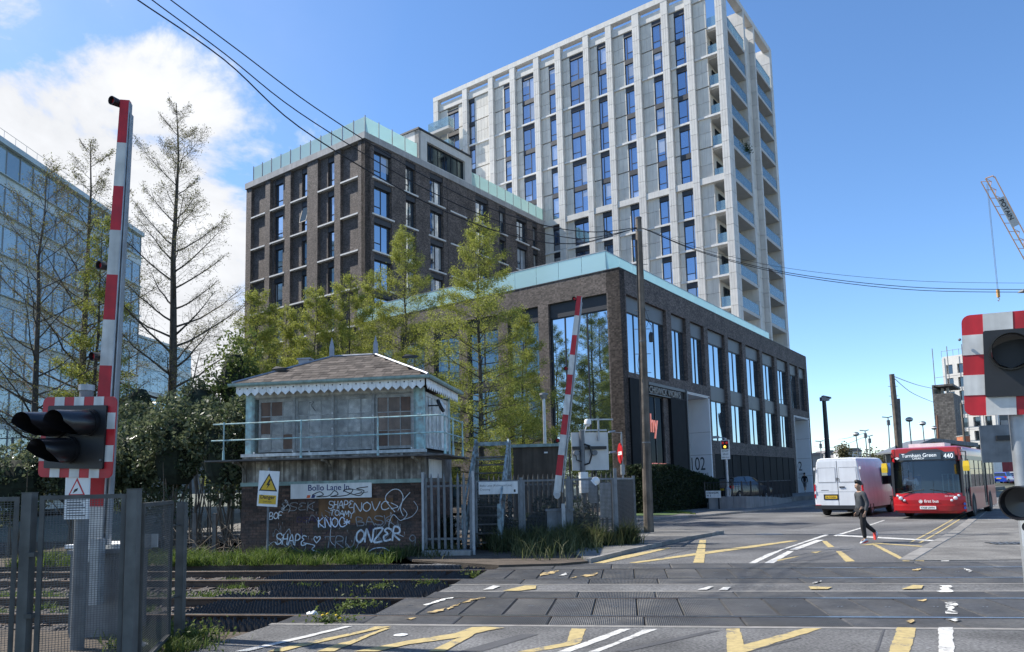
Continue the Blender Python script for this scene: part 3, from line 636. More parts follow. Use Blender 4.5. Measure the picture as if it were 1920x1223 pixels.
# ---- the mid-rise brick block
MO = Vector((-11.99, 59.0, 0))
mb_ = thing('brick_apartment_block', 'dark brown brick apartment block with roof terrace glass, beside the tower', 'apartment block', MO, -TH)
SZ = [12.0, 15.23, 18.46, 21.68, 24.91, 28.14, 31.3]
b = MB(); b.box(-17, -.4, .66, 27.3, 0, 31.28); b.box(-16.6, -.66, .67, 27.3, 0, 31.27); b.build('core_wall', m_dark, mb_)
recL = [(-3.11, -.86, None), (-6.16, -3.9, (-5.12, -3.95)), (-10.05, -7.62, (-8.75, -7.66)), (-13.16, -10.88, (-12.81, -11.54)), (-16.18, -13.91, None)]
ops = [(w[0], w[1], SZ[k]+.1, SZ[k+1]-.16) for *_, w in recL if w for k in range(6)]
wall('wall', 'x', -17, 0, 0, 31.3, ops, .35, m_brick, mb_, .30)
wall('wall', 'y', 17, 27.66, 0, 31.3, [], .3, m_brick, mb_, -17.0)
for a, c in ((-.86, 0), (-3.9, -3.11), (-7.62, -6.16), (-10.88, -10.05), (-13.91, -13.16), (-17, -16.18)):
    bx('brick_pier', a, c, 0, .298, 0, 31.3, m_brick, mb_)
for a, c, w in recL:
    for k in range(1, 6): bx('sill', a+.004, c-.004, -.02, .42, SZ[k]-.02, SZ[k]+.11, m_sill, mb_)
    if w:
        for k in range(6):
            bx('lintel_panel', w[0], w[1]+.02, .34, .56, SZ[k+1]-.62, SZ[k+1]-.16, m_lintel, mb_)
            o = window(mb_, 'x', w[0]+.02, w[1]-.02, SZ[k]+.11, SZ[k+1]-.62, .5, m_pane2, (.22,) if w[1]-w[0] > 1.1 else (), ((), (.33,)) if w[1]-w[0] > 1.1 else ((.33,),))
# one casement tilted open
ow = MB(); ow.box(-.5, .5, -.03, .03, -1.6, -1.53); ow.box(-.5, .5, -.03, .03, -.07, 0); ow.box(-.5, -.43, -.03, .03, -1.53, -.07); ow.box(.43, .5, -.03, .03, -1.53, -.07)
oo = ow.build('open_casement', m_frame, mb_, (-8.2, .36, 27.45), (R(-14), 0, 0)); bx('pane', -.43, .43, -.012, .012, -1.53, -.07, m_curtain_glass, oo)
winR = [(1.05, 3.15), (4.9, 6.2), (8.1, 9.95), (14.9, 17.0), (18.8, 20.0), (22.0, 24.0), (25.06, 26.05)]
ops = [(a, c, SZ[k]+.1, SZ[k+1]-.16) for a, c in winR for k in range(6)]
wall('wall', 'y', 0, 27.6, 0, 31.3, ops, .45, m_brick, mb_, .0)
for a, c in winR:
    for k in range(6):
        if k: fbox('sill', 'y', a-.25, c+.25, -.10, .3, SZ[k]-.03, SZ[k]+.1, m_sill, mb_)
        fbox('lintel_panel', 'y', a, c, .08, .3, SZ[k+1]-.62, SZ[k+1]-.16, m_lintel, mb_)
        window(mb_, 'y', a+.02, c-.02, SZ[k]+.11, SZ[k+1]-.62, .36, m_pane2, (.5,), ((.33,), ()))
for k in range(1, 6): fbox('sill', 'y', 10.95, 13.4, -.09, .1, SZ[k]-.03, SZ[k]+.1, m_sill, mb_)
for yy in (10.6, 13.75): fbox('brick_pier', 'y', yy-.06, yy+.06, -.05, .0, 0, 31.3, m_brick, mb_)
b = MB(); b.box(-17.1, .1, -.12, .8, 31.3, 31.88); b.box(-.8, .1, .8, 27.6, 31.3, 31.88); b.box(-17.1, -.8, .8, 27.6, 31.3, 31.6)
b.build('cornice', m_cornice, mb_)
for i in range(11):
    x0 = -1.45*(i+1); bx('glass_panel', x0+.06, x0+1.39, .06, .075, 31.98, 33.3, m_frost, mb_); bx('glass_post', x0+1.395, x0+1.445, .03, .1, 31.88, 33.42, m_galv_d, mb_)
bx('glass_post', -15.99, -15.95, .03, .1, 31.88, 33.42, m_galv_d, mb_)
for ya, n in ((.1, 4), (14.25, 9)):
    e = (6.5-.1)/4 if n == 4 else (27.4-14.25)/9
    for i in range(n):
        bx('glass_panel', -.06, -.045, ya+e*i+.06, ya+e*(i+1)-.06, 31.98, 33.3, m_frost, mb_); bx('glass_post', -.08, -.02, ya+e*(i+1)-.04, ya+e*(i+1)+.01, 31.88, 33.42, m_galv_d, mb_)
wall('penthouse_wall', 'y', 6.62, 14.2, 31.88, 34.75, [(7.75, 13.3, 32.0, 34.0)], .5, m_clad, mb_, .02)
wall('penthouse_wall', 'x', -7, .02, 31.88, 34.75, [(-2.6, -1.7, 33.0, 34.0)], .3, m_clad, mb_, 6.62)
bx('penthouse_roof', -7.1, .12, 6.5, 14.3, 34.75, 34.92, m_lintel, mb_); bx('penthouse_core', -7, -.5, 7.0, 14.2, 31.9, 34.7, m_dark, mb_)
bx('penthouse_wall', -7.0, .01, 14.2, 14.35, 31.88, 34.74, m_clad, mb_)
window(mb_, 'y', 7.75, 13.3, 32.0, 34.0, .3, m_curtain_glass, (.14, .33, .5, .67, .84), (), plane=.02, name='penthouse_window')

# ---- the low street block with the roof glass
FO = Vector((6.17, 39.6, 0))
wk = thing('brick_works_block', 'low dark brick corner block with tall windows and turquoise roof glass', 'office block', FO, -TH)
b = MB(); b.box(-21.4, -2.75, .9, 38.5, 0, 13.5); b.box(-2.75, -.85, 13.0, 33.3, 0, 13.5); b.box(-2.75, -.85, .9, 8.5, 0, 13.5); b.box(-2.75, -.85, 8.5, 13.0, 7.45, 13.5); b.box(-2.75, -.85, 33.3, 39.0, 7.5, 13.5); b.build('core_wall', m_dark, wk)
bayL = [(-4.8, -.76), (-7.84, -5.53), (-11.1, -8.6), (-14.0, -11.8), (-17.1, -14.87), (-20.2, -17.9)]
ops = [(bayL[0][0], bayL[0][1], .3, 12.37)]
for a, c in bayL[1:]: ops += [(a, c, 4.45, 12.37), (a, c, .3, 2.96)]
wall('wall', 'x', -21.4, 0, 0, 13.66, ops, .6, m_brick2, wk, 0)
window(wk, 'x', bayL[0][0], bayL[0][1], .3, 11.5, .26, m_pane3, (.25, .62), (), name='window'); bx('spandrel', *bayL[0], .18, .4, 11.5, 12.37, m_lintel, wk)
for a, c in bayL[1:]:
    bx('spandrel', a, c, .18, .4, 11.5, 12.37, m_lintel, wk); bx('spandrel', a, c, .18, .4, 7.62, 8.2, m_lintel, wk)
    window(wk, 'x', a, c, 8.2, 11.5, .26, m_pane3, (.5,), ()); window(wk, 'x', a, c, 4.45, 7.62, .26, m_pane3, (.5,), ()); window(wk, 'x', a, c, .3, 2.96, .45, m_curtain_glass, (.5,), ())
    bx('sill', a, c, -.04, .4, 4.36, 4.449, m_lintel, wk)
topR = [(6.84, 9.16), (9.93, 12.33), (33.35, 35.97), (36.42, 38.74)]; tallR = [(13.04, 16.38), (17.06, 20.25), (21.05, 24.55), (25.24, 28.58), (29.36, 32.65)]
ops = [(.72, 6.1, 7.85, 12.33)]+[(a, c, 8.15, 12.33) for a, c in topR]+[(a, c, 4.42, 12.33) for a, c in tallR]+[(.62, 8.45, 0, 7.5), (8.62, 12.5, 0, 7.4), (13.2, 33.0, 0, 3.52), (33.66, 38.7, 0, 7.42)]
wall('wall', 'y', 0, 39.3, 0, 13.66, ops, .85, m_brick2, wk, 0)
bx('wall', -21.4, 0.0, 39.15, 39.45, 0, 13.66, m_brick2, wk)
fbox('spandrel', 'y', .72, 6.1, .2, .4, 11.4, 12.33, m_spandrel, wk); window(wk, 'y', .72, 6.1, 7.85, 11.4, .30, m_pane3, (.25, .5, .75), (), fw=.05)
for a, c in topR: fbox('spandrel', 'y', a, c, .2, .4, 11.4, 12.33, m_spandrel, wk); window(wk, 'y', a, c, 8.15, 11.4, .30, m_pane3, (.5,), ())
for a, c in tallR:
    fbox('spandrel', 'y', a, c, .2, .4, 11.4, 12.33, m_spandrel, wk); fbox('spandrel', 'y', a, c, .2, .4, 7.3, 8.3, m_spandrel, wk)
    window(wk, 'y', a, c, 8.3, 11.4, .30, m_pane3, (.5,), ()); window(wk, 'y', a, c, 4.42, 7.3, .30, m_pane3, (.5,), ())
# dark entrance frame with lettering
fbox('entrance_frame', 'y', .60, 2.95, -.10, .55, 0, 7.52, m_blackpanel, wk); fbox('entrance_frame', 'y', 6.05, 8.46, -.10, .5, 0, 6.85, m_blackpanel, wk); fbox('entrance_frame', 'y', 3.0, 8.46, -.10, .2, 7.35, 7.52, m_spandrel, wk); fbox('entrance_frame', 'y', 8.40, 8.52, -.16, .5, 0, 7.55, m_spandrel, wk)
fbox('sign_board', 'y', 3.0, 8.4, .04, .1, 6.85, 7.35, m_dark, wk); fbox('sign_rail', 'y', 3.0, 8.4, -.1, .04, 6.80, 6.86, m_spandrel, wk)
m_signmetal = mat('sign_metal', (.26, .25, .23), .6, .3)
RF = (R(90), 0, R(90))
text('lettering', 'CHISWICK WORKS', .56, m_signmetal, wk, (.075, 3.05, 6.9), RF, sx=.93, depth=.03, bold=.006)
window(wk, 'y', 3.0, 5.35, 0, 6.8, .22, m_shop_glass, (.55,), ((.28,), (.28,)), name='shopfront'); fbox('brick_pier', 'y', 5.36, 6.04, .1, .7, 0, 6.8, m_brick2, wk)
m_neon = mat('coral_letters', (.85, .26, .19), .5, emit=.25)
text('lettering', 'why', 1.55, m_neon, wk, (-.02, 2.35, 4.6), RF, sx=.72, depth=.03, bold=.012)
for yy in (3.15, 4.35):
    fbox('poster_rule', 'y', yy, yy+1.0, .06, .08, 2.72, 2.79, m_neon, wk); [fbox('print_line', 'y', yy+.02, yy+l_, .062, .07, z_, z_+.13, m_whitepaint, wk) for l_, z_ in ((.55, 2.42), (.45, 2.2))]
# white entrance recesses with their printed numbers
for y0, y1, zt, nm in ((8.62, 12.5, 7.4, 'B'), (33.66, 38.7, 7.42, 'C')):
    bx('portal_back', -2.7, -2.55, y0, y1, 0, zt, m_portal, wk); bx('portal_soffit', -2.55, .02, y0+.01, y1-.06, zt-.08, zt-.01, m_portal, wk)
    zz = [0, 1.55, 3.45, 5.0, zt-.08] if nm == 'B' else [0, 1.9, 3.6, 5.5, zt-.08]
    for a, c in zip(zz, zz[1:]): bx('portal_panel', -2.55, .05, y1-.06, y1+.10, a+.012, c-.012, m_portal, wk)
    fbox('portal_trim', 'y', y0-.05, y1+.12, -.06, .0, zt-.005, zt+.06, m_sill, wk); fbox('portal_trim', 'y', y0-.05, y0+.05, -.06, .1, 0, zt-.01, m_sill, wk)
    m_print = mat('dark_print', (.03, .035, .045), .6)
    yp = y1-.065
    ox = -1.55 if nm == 'B' else -1.95; text('lettering', '102', 1.28, m_print, wk, (ox, yp, 2.42), FRONT, sx=.60); text('lettering', 'BOLLO LANE', .32, m_print, wk, (ox+.02, yp, 2.0), FRONT, sx=.70); text('lettering', 'ENTRANCE '+nm, .2, m_print, wk, (ox+.2, yp, 1.66), FRONT, sx=.75)
    bx('wall_lamp', -1.55, -1.45, y1-.16, y1-.06, 3.95, 4.25, m_black, wk)
for i in range(22): fbox('louvre_panel', 'y', 13.2+.9*i+.01, 13.2+.9*(i+1)-.01, .02+.03*(i % 2), .3, 0, 3.5, m_blackpanel, wk)
# roof: parapet coping and turquoise glass
bx('roof_slab', -21.3, -.3, .3, 39, 13.5, 13.6, m_cornice, wk)
b = MB(); b.box(-21.42, .03, -.03, .3, 13.66, 13.71); b.box(-.3, .03, .3, 39.3, 13.66, 13.71); b.build('coping', m_lintel, wk)
for i in range(13):
    x0 = -.9-1.6*(i+1); bx('roof_glass', x0+.014, x0+1.586, .16, .18, 13.72, 14.86, m_frost2, wk)
bx('glass_rail', -21.7, -.86, .14, .2, 14.865, 14.90, m_galv, wk)
for i in range(19): bx('roof_glass', -.92, -.90, .2+1.6*i+.014, .2+1.6*(i+1)-.014, 13.72, 14.86, m_frost2, wk)
bx('glass_rail', -.94, -.88, .2, 30.6, 14.865, 14.90, m_galv, wk)
bx('roof_vent', -1.3, -.9, 38.3, 38.6, 13.66, 14.3, m_black, wk)

# ---- the glass office building on the left
m_gband = mat('pale_glass_band', (.50, .60, .61), .35, 0, var=.1, scale=.5, rand=.1)
GO = Vector((-45, 24.5, 0))
go = thing('glass_office_building', 'large glass office building with pale floor bands, behind the bare trees', 'office building', GO, R(90))
NFL, FH = 9, 3.62; ztop = 33.0
bx('core_wall', -.4, 61.9, .6, 14, 0, ztop-.6, m_dark, go)
for k in range(NFL):
    z0 = ztop-FH*(k+1)
    bx('floor_band', 0, 62, .02, .5, z0, z0+.95, m_gband, go); bx('floor_ledge', -.1, 62, -.25, .02, z0+.9, z0+.96, m_gband, go)
    for i in range(34): bx('pane', i*1.82+.02, (i+1)*1.82-.02, .10, .14, z0+.96, z0+FH-.02, m_pane4, go)
b = MB()
for i in range(35): b.box(i*1.82-.02, i*1.82+.02, .02, .1, 0, ztop)
b.build('mullions', m_galv, go)['kind'] = 'stuff'; b = MB(); b.box(-.3, 62, -.3, 14, ztop, ztop+.5); b.build('roof_edge', m_gband, go)
b = MB()
for i in range(42): b.tube([(i*1.5, -.1, ztop+.5), (i*1.5, -.1, ztop+1.3)], .02, 4)
b.tube([(0, -.1, ztop+1.3), (62, -.1, ztop+1.3)], .025, 4); b.build('roof_rail', m_galv, go)
for i in range(4):
    for k in range(NFL): bx('pane', 62.0, 62.04, 1+i*1.8, 1+(i+1)*1.8-.05, ztop-FH*(k+1)+.96, ztop-FH*k-.02, m_pane4, go)
g2 = thing('glass_office_wing', 'lower glass wing with a gently curved corner, right of the glass office building', 'office building', (-45.9, 88, 0), R(83))
bx('core_wall', -6, 11.7, .5, 11, 0, 20.4, m_dark, g2)
for k in range(6):
    z0 = 20.9-FH*(k+1)
    bx('floor_band', -6, 11.85, .0, .45, z0, z0+.8, m_gband, g2)
    for i in range(12): bx('pane', -6.15+i*1.5+.02, -6.15+(i+1)*1.5-.02, .1, .14, z0+.81, z0+FH-.02, m_pane4, g2)
    for i in range(6): bx('pane', 11.82, 11.86, .3+i*1.5, .3+(i+1)*1.5-.04, z0+.1, z0+FH-.02, m_pane4, g2)
bx('roof_edge', -6, 11.95, -.1, 11, 20.9, 21.2, m_gband, g2)

# ------------------------------------------------------------------ signal box
m_bturq = mat('faded_turquoise_paint', (.36, .55, .55), .65, var=.2, scale=8, streak=.3, dirt=(.30, .30, .27), dscale=6, damt=.4)
m_bgreen = mat('faded_green_paint', (.26, .36, .33), .65, var=.2, scale=6, streak=.3)
m_wood = mat('weathered_boards', (.27, .25, .225), .9, var=.3, scale=5, streak=.75, rand=.3, dirt=(.40, .39, .36), dscale=5, damt=.25, bump=.4, bscale=25)
m_oldwood = mat('grey_old_timber', (.15, .14, .13), .9, var=.3, scale=6, streak=.4, rand=.25)
m_slate = mat('roof_slate', (.088, .074, .064), .9, var=.3, scale=4, spec=.2, rand=.42, bump=.3, bscale=20)
m_lead = mat('lead_flashing', (.24, .26, .30), .5, .3, var=.2, scale=5)
m_valance = mat('white_valance', (.78, .80, .81), .65, var=.1, scale=6, rand=.08, streak=.2)
m_sbrick = mat('old_brick', (.095, .056, .042), .85, var=.3, scale=20, rand=.45, dirt=(.045, .036, .032), dscale=3, bump=.3, bscale=60)
m_mortar = mat('old_mortar', (.055, .048, .043), .9, var=.3, scale=8)
m_ply = mat('brown_plywood', (.17, .085, .035), .8, var=.3, scale=3, streak=.4)
m_tan = mat('tan_board', (.36, .26, .20), .8, var=.25, scale=4, rand=.2, streak=.3)
m_brownb = mat('brown_board', (.24, .13, .08), .8, var=.25, scale=4, rand=.2, streak=.3)
m_dirtyglass = mat('dirty_glass', (.50, .51, .49), .4, 0, var=.35, scale=5, rand=.35, dirt=(.64, .64, .61), dscale=3)
m_sash = mat('grey_white_sash', (.58, .59, .57), .7, var=.25, scale=9, streak=.3)
m_meshwire = mat('mesh_wire', (.09, .095, .10), .5, .5)
m_meshdark = mat('dark_mesh_wire', (.055, .06, .065), .5, .3)
SB = Vector((-7.18, 19.26, 0))
sb = thing('signal_box', 'derelict railway signal box with slate roof, boarded windows and graffiti on its brick base', 'signal box', SB, RZ)
b = MB(); b.box(.004, 4.996, .0, 2.9, -.3, 1.85); b.build('base_wall', m_mortar, sb)
wall('side_wall', 'y', 0, 2.9, -.3, 1.85, [], .1, brick_mat('side_brick', (.07, .045, .036), (.10, .06, .045), (.06, .05, .045)), sb, 5.002)
_x = MB(); _x.quad((-.004, 0, -.3), (-.004, 2.9, -.3), (-.004, 2.9, 1.85), (-.004, 0, 1.85)); _x.build('side_wall', MATS['side_brick'], sb)
bm1 = [MB().box(-w/2, w/2, -.012, .05, -.0325, .0325).mesh('brick', m_sbrick) for w in (.215, .1025)]
cnt = 0; rest = MB()
rows = list(range(25))
for r_ in rows[::-1]:
    z = -.02+.075*r_+.0325; x = .0 if r_ % 2 else -.1125
    while x < 4.99:
        x0, x1 = max(x, 0), min(x+.215, 5.0)
        if x1-x0 > .06:
            dy = random.uniform(-.004, .004)
            if cnt < 300: inst('brick', bm1[0], sb, ((x0+x1)/2, dy, z), (R(random.uniform(-.6, .6)), 0, 0), ((x1-x0)/.215, 1, 1)); cnt += 1
            else: rest.box(x0, x1, dy-.012, dy+.05, z-.0325, z+.0325)
        x += .225
rest.build('bricks', m_sbrick, sb)['kind'] = 'stuff'
b = MB(); b.box(-.06, 5.06, -.09, .3, -.3, .1); b.build('plinth', m_conc, sb)
bx('timber_band', -.02, 5.02, -.05, .1, 1.851, 1.95, m_bgreen, sb)
for i in range(26): bx('cladding_board', .005+.192*i, .005+.192*i+.187, -.02+random.uniform(-.006, .006), .06, 1.951, 2.62, m_wood, sb)
b = MB(); b.box(.02, 4.98, .06, 2.9, 1.86, 2.62); b.build('side_boards', m_oldwood, sb)
bx('sill_beam', -.02, 5.02, -.06, .1, 2.621, 2.70, m_sash, sb)
for x in (.12, 2.52, 4.86):     # curved brackets under the walkway
    b = MB(); b.tube([(x, -.04, 1.98), (x, -.06, 2.15), (x, -.2, 2.36), (x, -.45, 2.45), (x, -.68, 2.47)], .035, 6); b.box(x-.04, x+.04, -.1, -.025, 1.95, 2.48); b.build('bracket', m_wood, sb)
for i in range(5): bx('walkway_plank', -.62, 5.7, -.78+.15*i, -.78+.15*i+.14, 2.49+random.uniform(0, .01), 2.53, m_oldwood, sb)
for i in range(4): bx('walkway_plank', 5.03+.165*i, 5.03+.165*i+.155, -.02, 2.2, 2.49, 2.53, m_oldwood, sb)
def rail_tube(pts, r_=.019): MB().tube(pts, r_, 8).build('handrail', m_bturq, sb)
rail_tube([(-.42, -.72, 3.45), (2.5, -.72, 3.47), (5.55, -.72, 3.48), (5.64, -.64, 3.48), (5.64, 1.6, 3.46)]); rail_tube([(-.46, -.72, 3.03), (2.5, -.72, 3.04), (5.55, -.72, 3.06), (5.64, -.64, 3.06), (5.64, 1.6, 3.05)])
for x, y in ((-.12, -.72), (1.98, -.72), (4.0, -.72), (5.64, -.45), (5.64, .4), (5.64, 1.5)): MB().tube([(x, y, 2.52), (x, y, 2.75), (x, y, 2.77), (x, y, 3.5)], [.034, .03, .02, .02], 8).build('handrail_post', m_bturq, sb)
for x0, x1 in ((.08, .34), (4.70, 4.96)): bx('corner_post', x0, x1, -.01, .2, 2.701, 4.3, m_bturq, sb)
for x0, x1 in ((4.80, 4.96),): bx('corner_post', x0, x1, 2.7, 2.9, 2.62, 4.3, m_bturq, sb)
b = MB(); b.box(.3, 4.8, .35, 2.75, 2.65, 4.3); b.build('inner_wall', m_dark, sb)
bays = [(.42, 1.42), (1.47, 2.5), (2.55, 3.6), (3.66, 4.66)]
for i, (x0, x1) in enumerate(bays):
    w = x1-x0; z0, z1 = 2.74, 4.16; b = MB(); f = .05
    b.box(0, w, -.02, .05, 0, .07); b.box(0, w, -.02, .05, z1-z0-.09, z1-z0); b.box(0, f, -.02, .05, .07, z1-z0-.09); b.box(w-f, w, -.02, .05, .07, z1-z0-.09)
    for k in (1, 2): b.box(w*k/3-.012, w*k/3+.012, 0, .04, .07, z1-z0-.09)
    for k in (1, 2): b.box(f, w-f, .001, .039, (z1-z0)*k/3-.012, (z1-z0)*k/3+.012)
    o = b.build('window', m_sash, sb, (x0, .08, z0))
    for cx in range(3):
        for cz in range(3):
            mm = m_dirtyglass
            if i == 0 and (cx, cz) in ((0, 1), (0, 2), (1, 2), (2, 0)): mm = m_brownb
            if i == 3: mm = m_tan if (cx+cz) % 4 else m_brownb
            if i in (1, 2) and cz == 0 and cx == 0: mm = m_sash
            bx('pane', w*cx/3+.006, w*(cx+1)/3-.006, .02, .03, (z1-z0)*cz/3+.01, (z1-z0)*(cz+1)/3-.01, mm, o)
    bx('mullion_post', x1-.01, x1+.05, -.015, .12, 2.701, 4.3, m_sash, sb)
bx('head_beam', .34, 4.70, -.0, .2, 4.16, 4.45, m_sash, sb)
def mesh_sheet(w, h, sx, sz, t):
    b = MB()
    for i in range(int(w/sx)+1): b.box(i*sx-t/2, i*sx+t/2, -t/2, t/2, 0, h)
    for j in range(int(h/sz)+1): b.box(0, w, -t/2-.001, t/2-.001, j*sz-t/2, j*sz+t/2)
    return b
mesh_sheet(4.5, 1.5, .032, .032, .004).build('window_mesh', m_meshwire, sb, (.28, -.045, 2.7))['kind'] = 'stuff'
b = MB()
for x, z in ((.36, 2.72), (1.44, 2.74), (2.53, 3.3), (3.63, 3.6), (2.53, 2.9), (4.66, 2.73), (4.84, 3.6), (4.9, 3.6), (1.9, 2.72), (2.53, 3.7)): b.lathe([(0, .012), (.018, .008), (.024, 0)], 8, Matrix.Translation((x, -.06, z)) @ Matrix.Rotation(R(90), 4, 'X'))
b.build('mesh_fixings', m_whitepaint, sb)
# right-hand end: windows between posts, round mirror
for y0, y1 in ((.25, .95), (1.0, 1.75), (1.8, 2.65)):
    b = MB(); b.box(0, .06, 0, y1-y0, 0, .08); b.box(0, .06, 0, y1-y0, 1.36, 1.46); b.box(0, .06, 0, .05, .08, 1.36); b.box(0, .06, y1-y0-.05, y1-y0, .08, 1.36); b.box(.01, .05, (y1-y0)/2-.012, (y1-y0)/2+.012, .08, 1.36)
    o = b.build('window', m_sash, sb, (4.9, y0, 2.74)); bx('pane', .02, .03, .04, (y1-y0)/2-.01, .07, 1.37, m_dirtyglass, o); bx('pane', .02, .03, (y1-y0)/2+.01, y1-y0-.04, .07, 1.37, m_dirtyglass, o)
b = MB(); b.lathe([(0, .05), (.14, .03), (.19, 0), (.19, -.05), (0, -.05)], 18, Matrix.Translation((5.3, .55, 3.86)) @ Matrix.Rotation(R(65), 4, 'Y')); b.tube([(4.95, .55, 3.86), (5.28, .55, 3.86)], .02, 6); smooth_angle(b.build('platform_mirror', m_black, sb))
b = MB(); b.lathe([(0, .058), (.13, .052), (.16, .04)], 18, Matrix.Translation((5.3, .55, 3.86)) @ Matrix.Rotation(R(65), 4, 'Y')); b.build('mirror_face', m_sash, sb)
bx('end_panel', 5.0, 5.02, .3, 1.6, 1.96, 2.45, m_whitepaint, sb)
# valance boards, gutter
vw = .213; vb = MB(); t_ = .018; hz = -.075; rr = .022
for sgn in (-1, 1):
    ring = [(sgn*rr*.7, hz+rr*.7), (sgn*rr, hz), (sgn*rr*.7, hz-rr*.7)]
    poly = [(0, 0), (0, hz+rr)]+ring+[(0, hz-rr), (0, -.27), (sgn*vw/2*.97, -.175), (sgn*vw/2*.97, 0)]
    vb.prism(poly, -t_/2, t_/2, axis='y')
vme = vb.mesh('valance_board', m_valance)
for i in range(24): inst('valance_board', vme, sb, (.0+vw*(i+.5), -.37, 4.47), (0, R(random.uniform(-.6, .6)), 0))
for i in range(16): inst('valance_board', vme, sb, (5.16, -.36+vw*(i+.5), 4.47), (0, 0, R(90)))
EX0, EX1, EY0, EY1 = -.08, 5.22, -.44, 3.25; RZ_, RX0, RX1, RY = 5.46, 1.9, 3.2, 1.4; EZ = 4.54
b = MB(); g_ = [(-.055, .02), (-.05, -.03), (-.02, -.06), (.02, -.06), (.05, -.03), (.055, .02)]
b.prism([(EY0-.03+y, 4.51+z) for y, z in g_], EX0-.08, EX1+.08, axis='x'); b.prism([(EX1+.03+y, 4.51+z) for y, z in g_], EY0-.08, EY1, axis='y'); b.build('gutter', m_bgreen, sb)
b = MB(); ev = [(EX0, EY0, EZ), (EX1, EY0, EZ), (EX1, EY1, EZ), (EX0, EY1, EZ), (RX0, RY, RZ_), (RX1, RY, RZ_)]
b.add(ev, [(0, 1, 5, 4), (1, 2, 5), (2, 3, 4, 5), (3, 0, 4)]); b.add([(x, y, z-.04) for x, y, z in ev[:4]], [(0, 1, 2, 3)]); b.build('roof', m_slate, sb)
def slates(p0, p1, q0, q1, rows, wid):
    """p0-p1 eave, q0-q1 ridge"""
    p0, p1, q0, q1 = map(Vector, (p0, p1, q0, q1)); up = ((q0+q1)/2-(p0+p1)/2); al = (p1-p0).normalized(); nrm = al.cross(up).normalized()
    if nrm.z < 0: nrm = -nrm
    upn = nrm.cross(al).normalized(); upn = upn if upn.z > 0 else -upn
    ex = (up.dot(upn))/rows; k = ('slate', round(ex, 3), wid)
    if k not in _BC: _BC[k] = MB().box(-wid/2+.003, wid/2-.003, -ex*.1, ex*1.25, -.004, .006).mesh('slate', m_slate)
    M0 = Matrix((al, upn, nrm)).transposed()
    for r_ in range(rows):
        f = (r_+.4)/rows; a = p0.lerp(q0, f); c = p1.lerp(q1, f); L_ = (c-a).length; n_ = max(1, int(L_/wid+.35)); o0 = (L_-n_*wid)/2+(wid/2 if r_ % 2 else 0)-wid*.25
        base = p0.lerp(q0, r_/rows); base = a-upn*(.4*ex)
        for i in range(n_):
            if random.random() < .012: continue
            p = base+al*(o0+(i+.5)*wid)+nrm*(.006+.003*random.random())
            m3 = (M0 @ Matrix.Rotation(R(random.uniform(-1.5, 1.5)), 3, 'Z') @ Matrix.Rotation(R(-1.6+random.uniform(-.5, .5)), 3, 'X')).to_4x4(); m3.translation = p
            o = bpy.data.objects.new('slate', _BC[k]); o.matrix_local = m3; link(o, sb); o.matrix_parent_inverse.identity(); o.matrix_local = m3
slates(ev[0], ev[1], ev[4], ev[5], 10, .25); slates(ev[1], ev[2], ev[5], ev[5], 9, .25)
b = MB()
for p, q in ((ev[4], ev[5]), (ev[0], ev[4]), (ev[1], ev[5]), (ev[2], ev[5])): b.tube([Vector(p)+Vector((0, 0, .02)), Vector(q)+Vector((0, 0, .02))], .035, 6)
b.build('ridge_flashing', m_lead, sb)
for x in (RX0, RX1): MB().loft([[(x-.07, RY-.02, 5.42), (x+.07, RY-.02, 5.42), (x+.07, RY+.02, 5.42), (x-.07, RY+.02, 5.42)], [(x-.065, RY-.02, 5.75), (x+.065, RY-.02, 5.75), (x+.065, RY+.02, 5.75), (x-.065, RY+.02, 5.75)], [(x-.004, RY-.004, 6.02), (x+.004, RY-.004, 6.02), (x+.004, RY+.004, 6.02), (x-.004, RY+.004, 6.02)]]).build('finial', m_lead, sb)
b = MB(); b.box(-.16, .16, -.1, .1, 0, .12); b.box(-.2, .2, -.14, .14, .12, .16); b.build('vent', m_lead, sb, (1.15, 1.3, 5.28))
for (x, y, z, rx) in ((.85, .35, 4.98, 26), (4.35, .9, 5.24, 22)):
    MB().loft([[(-.22, -.05, 0), (.2, -.09, 0), (.25, .08, .01), (-.2, .1, .02)], [(-.2, -.04, .05), (.15, -.06, .08), (.2, .05, .04), (-.12, .08, .09)]]).build('torn_felt', m_black, sb, (x, y, z), (R(rx), 0, 0))
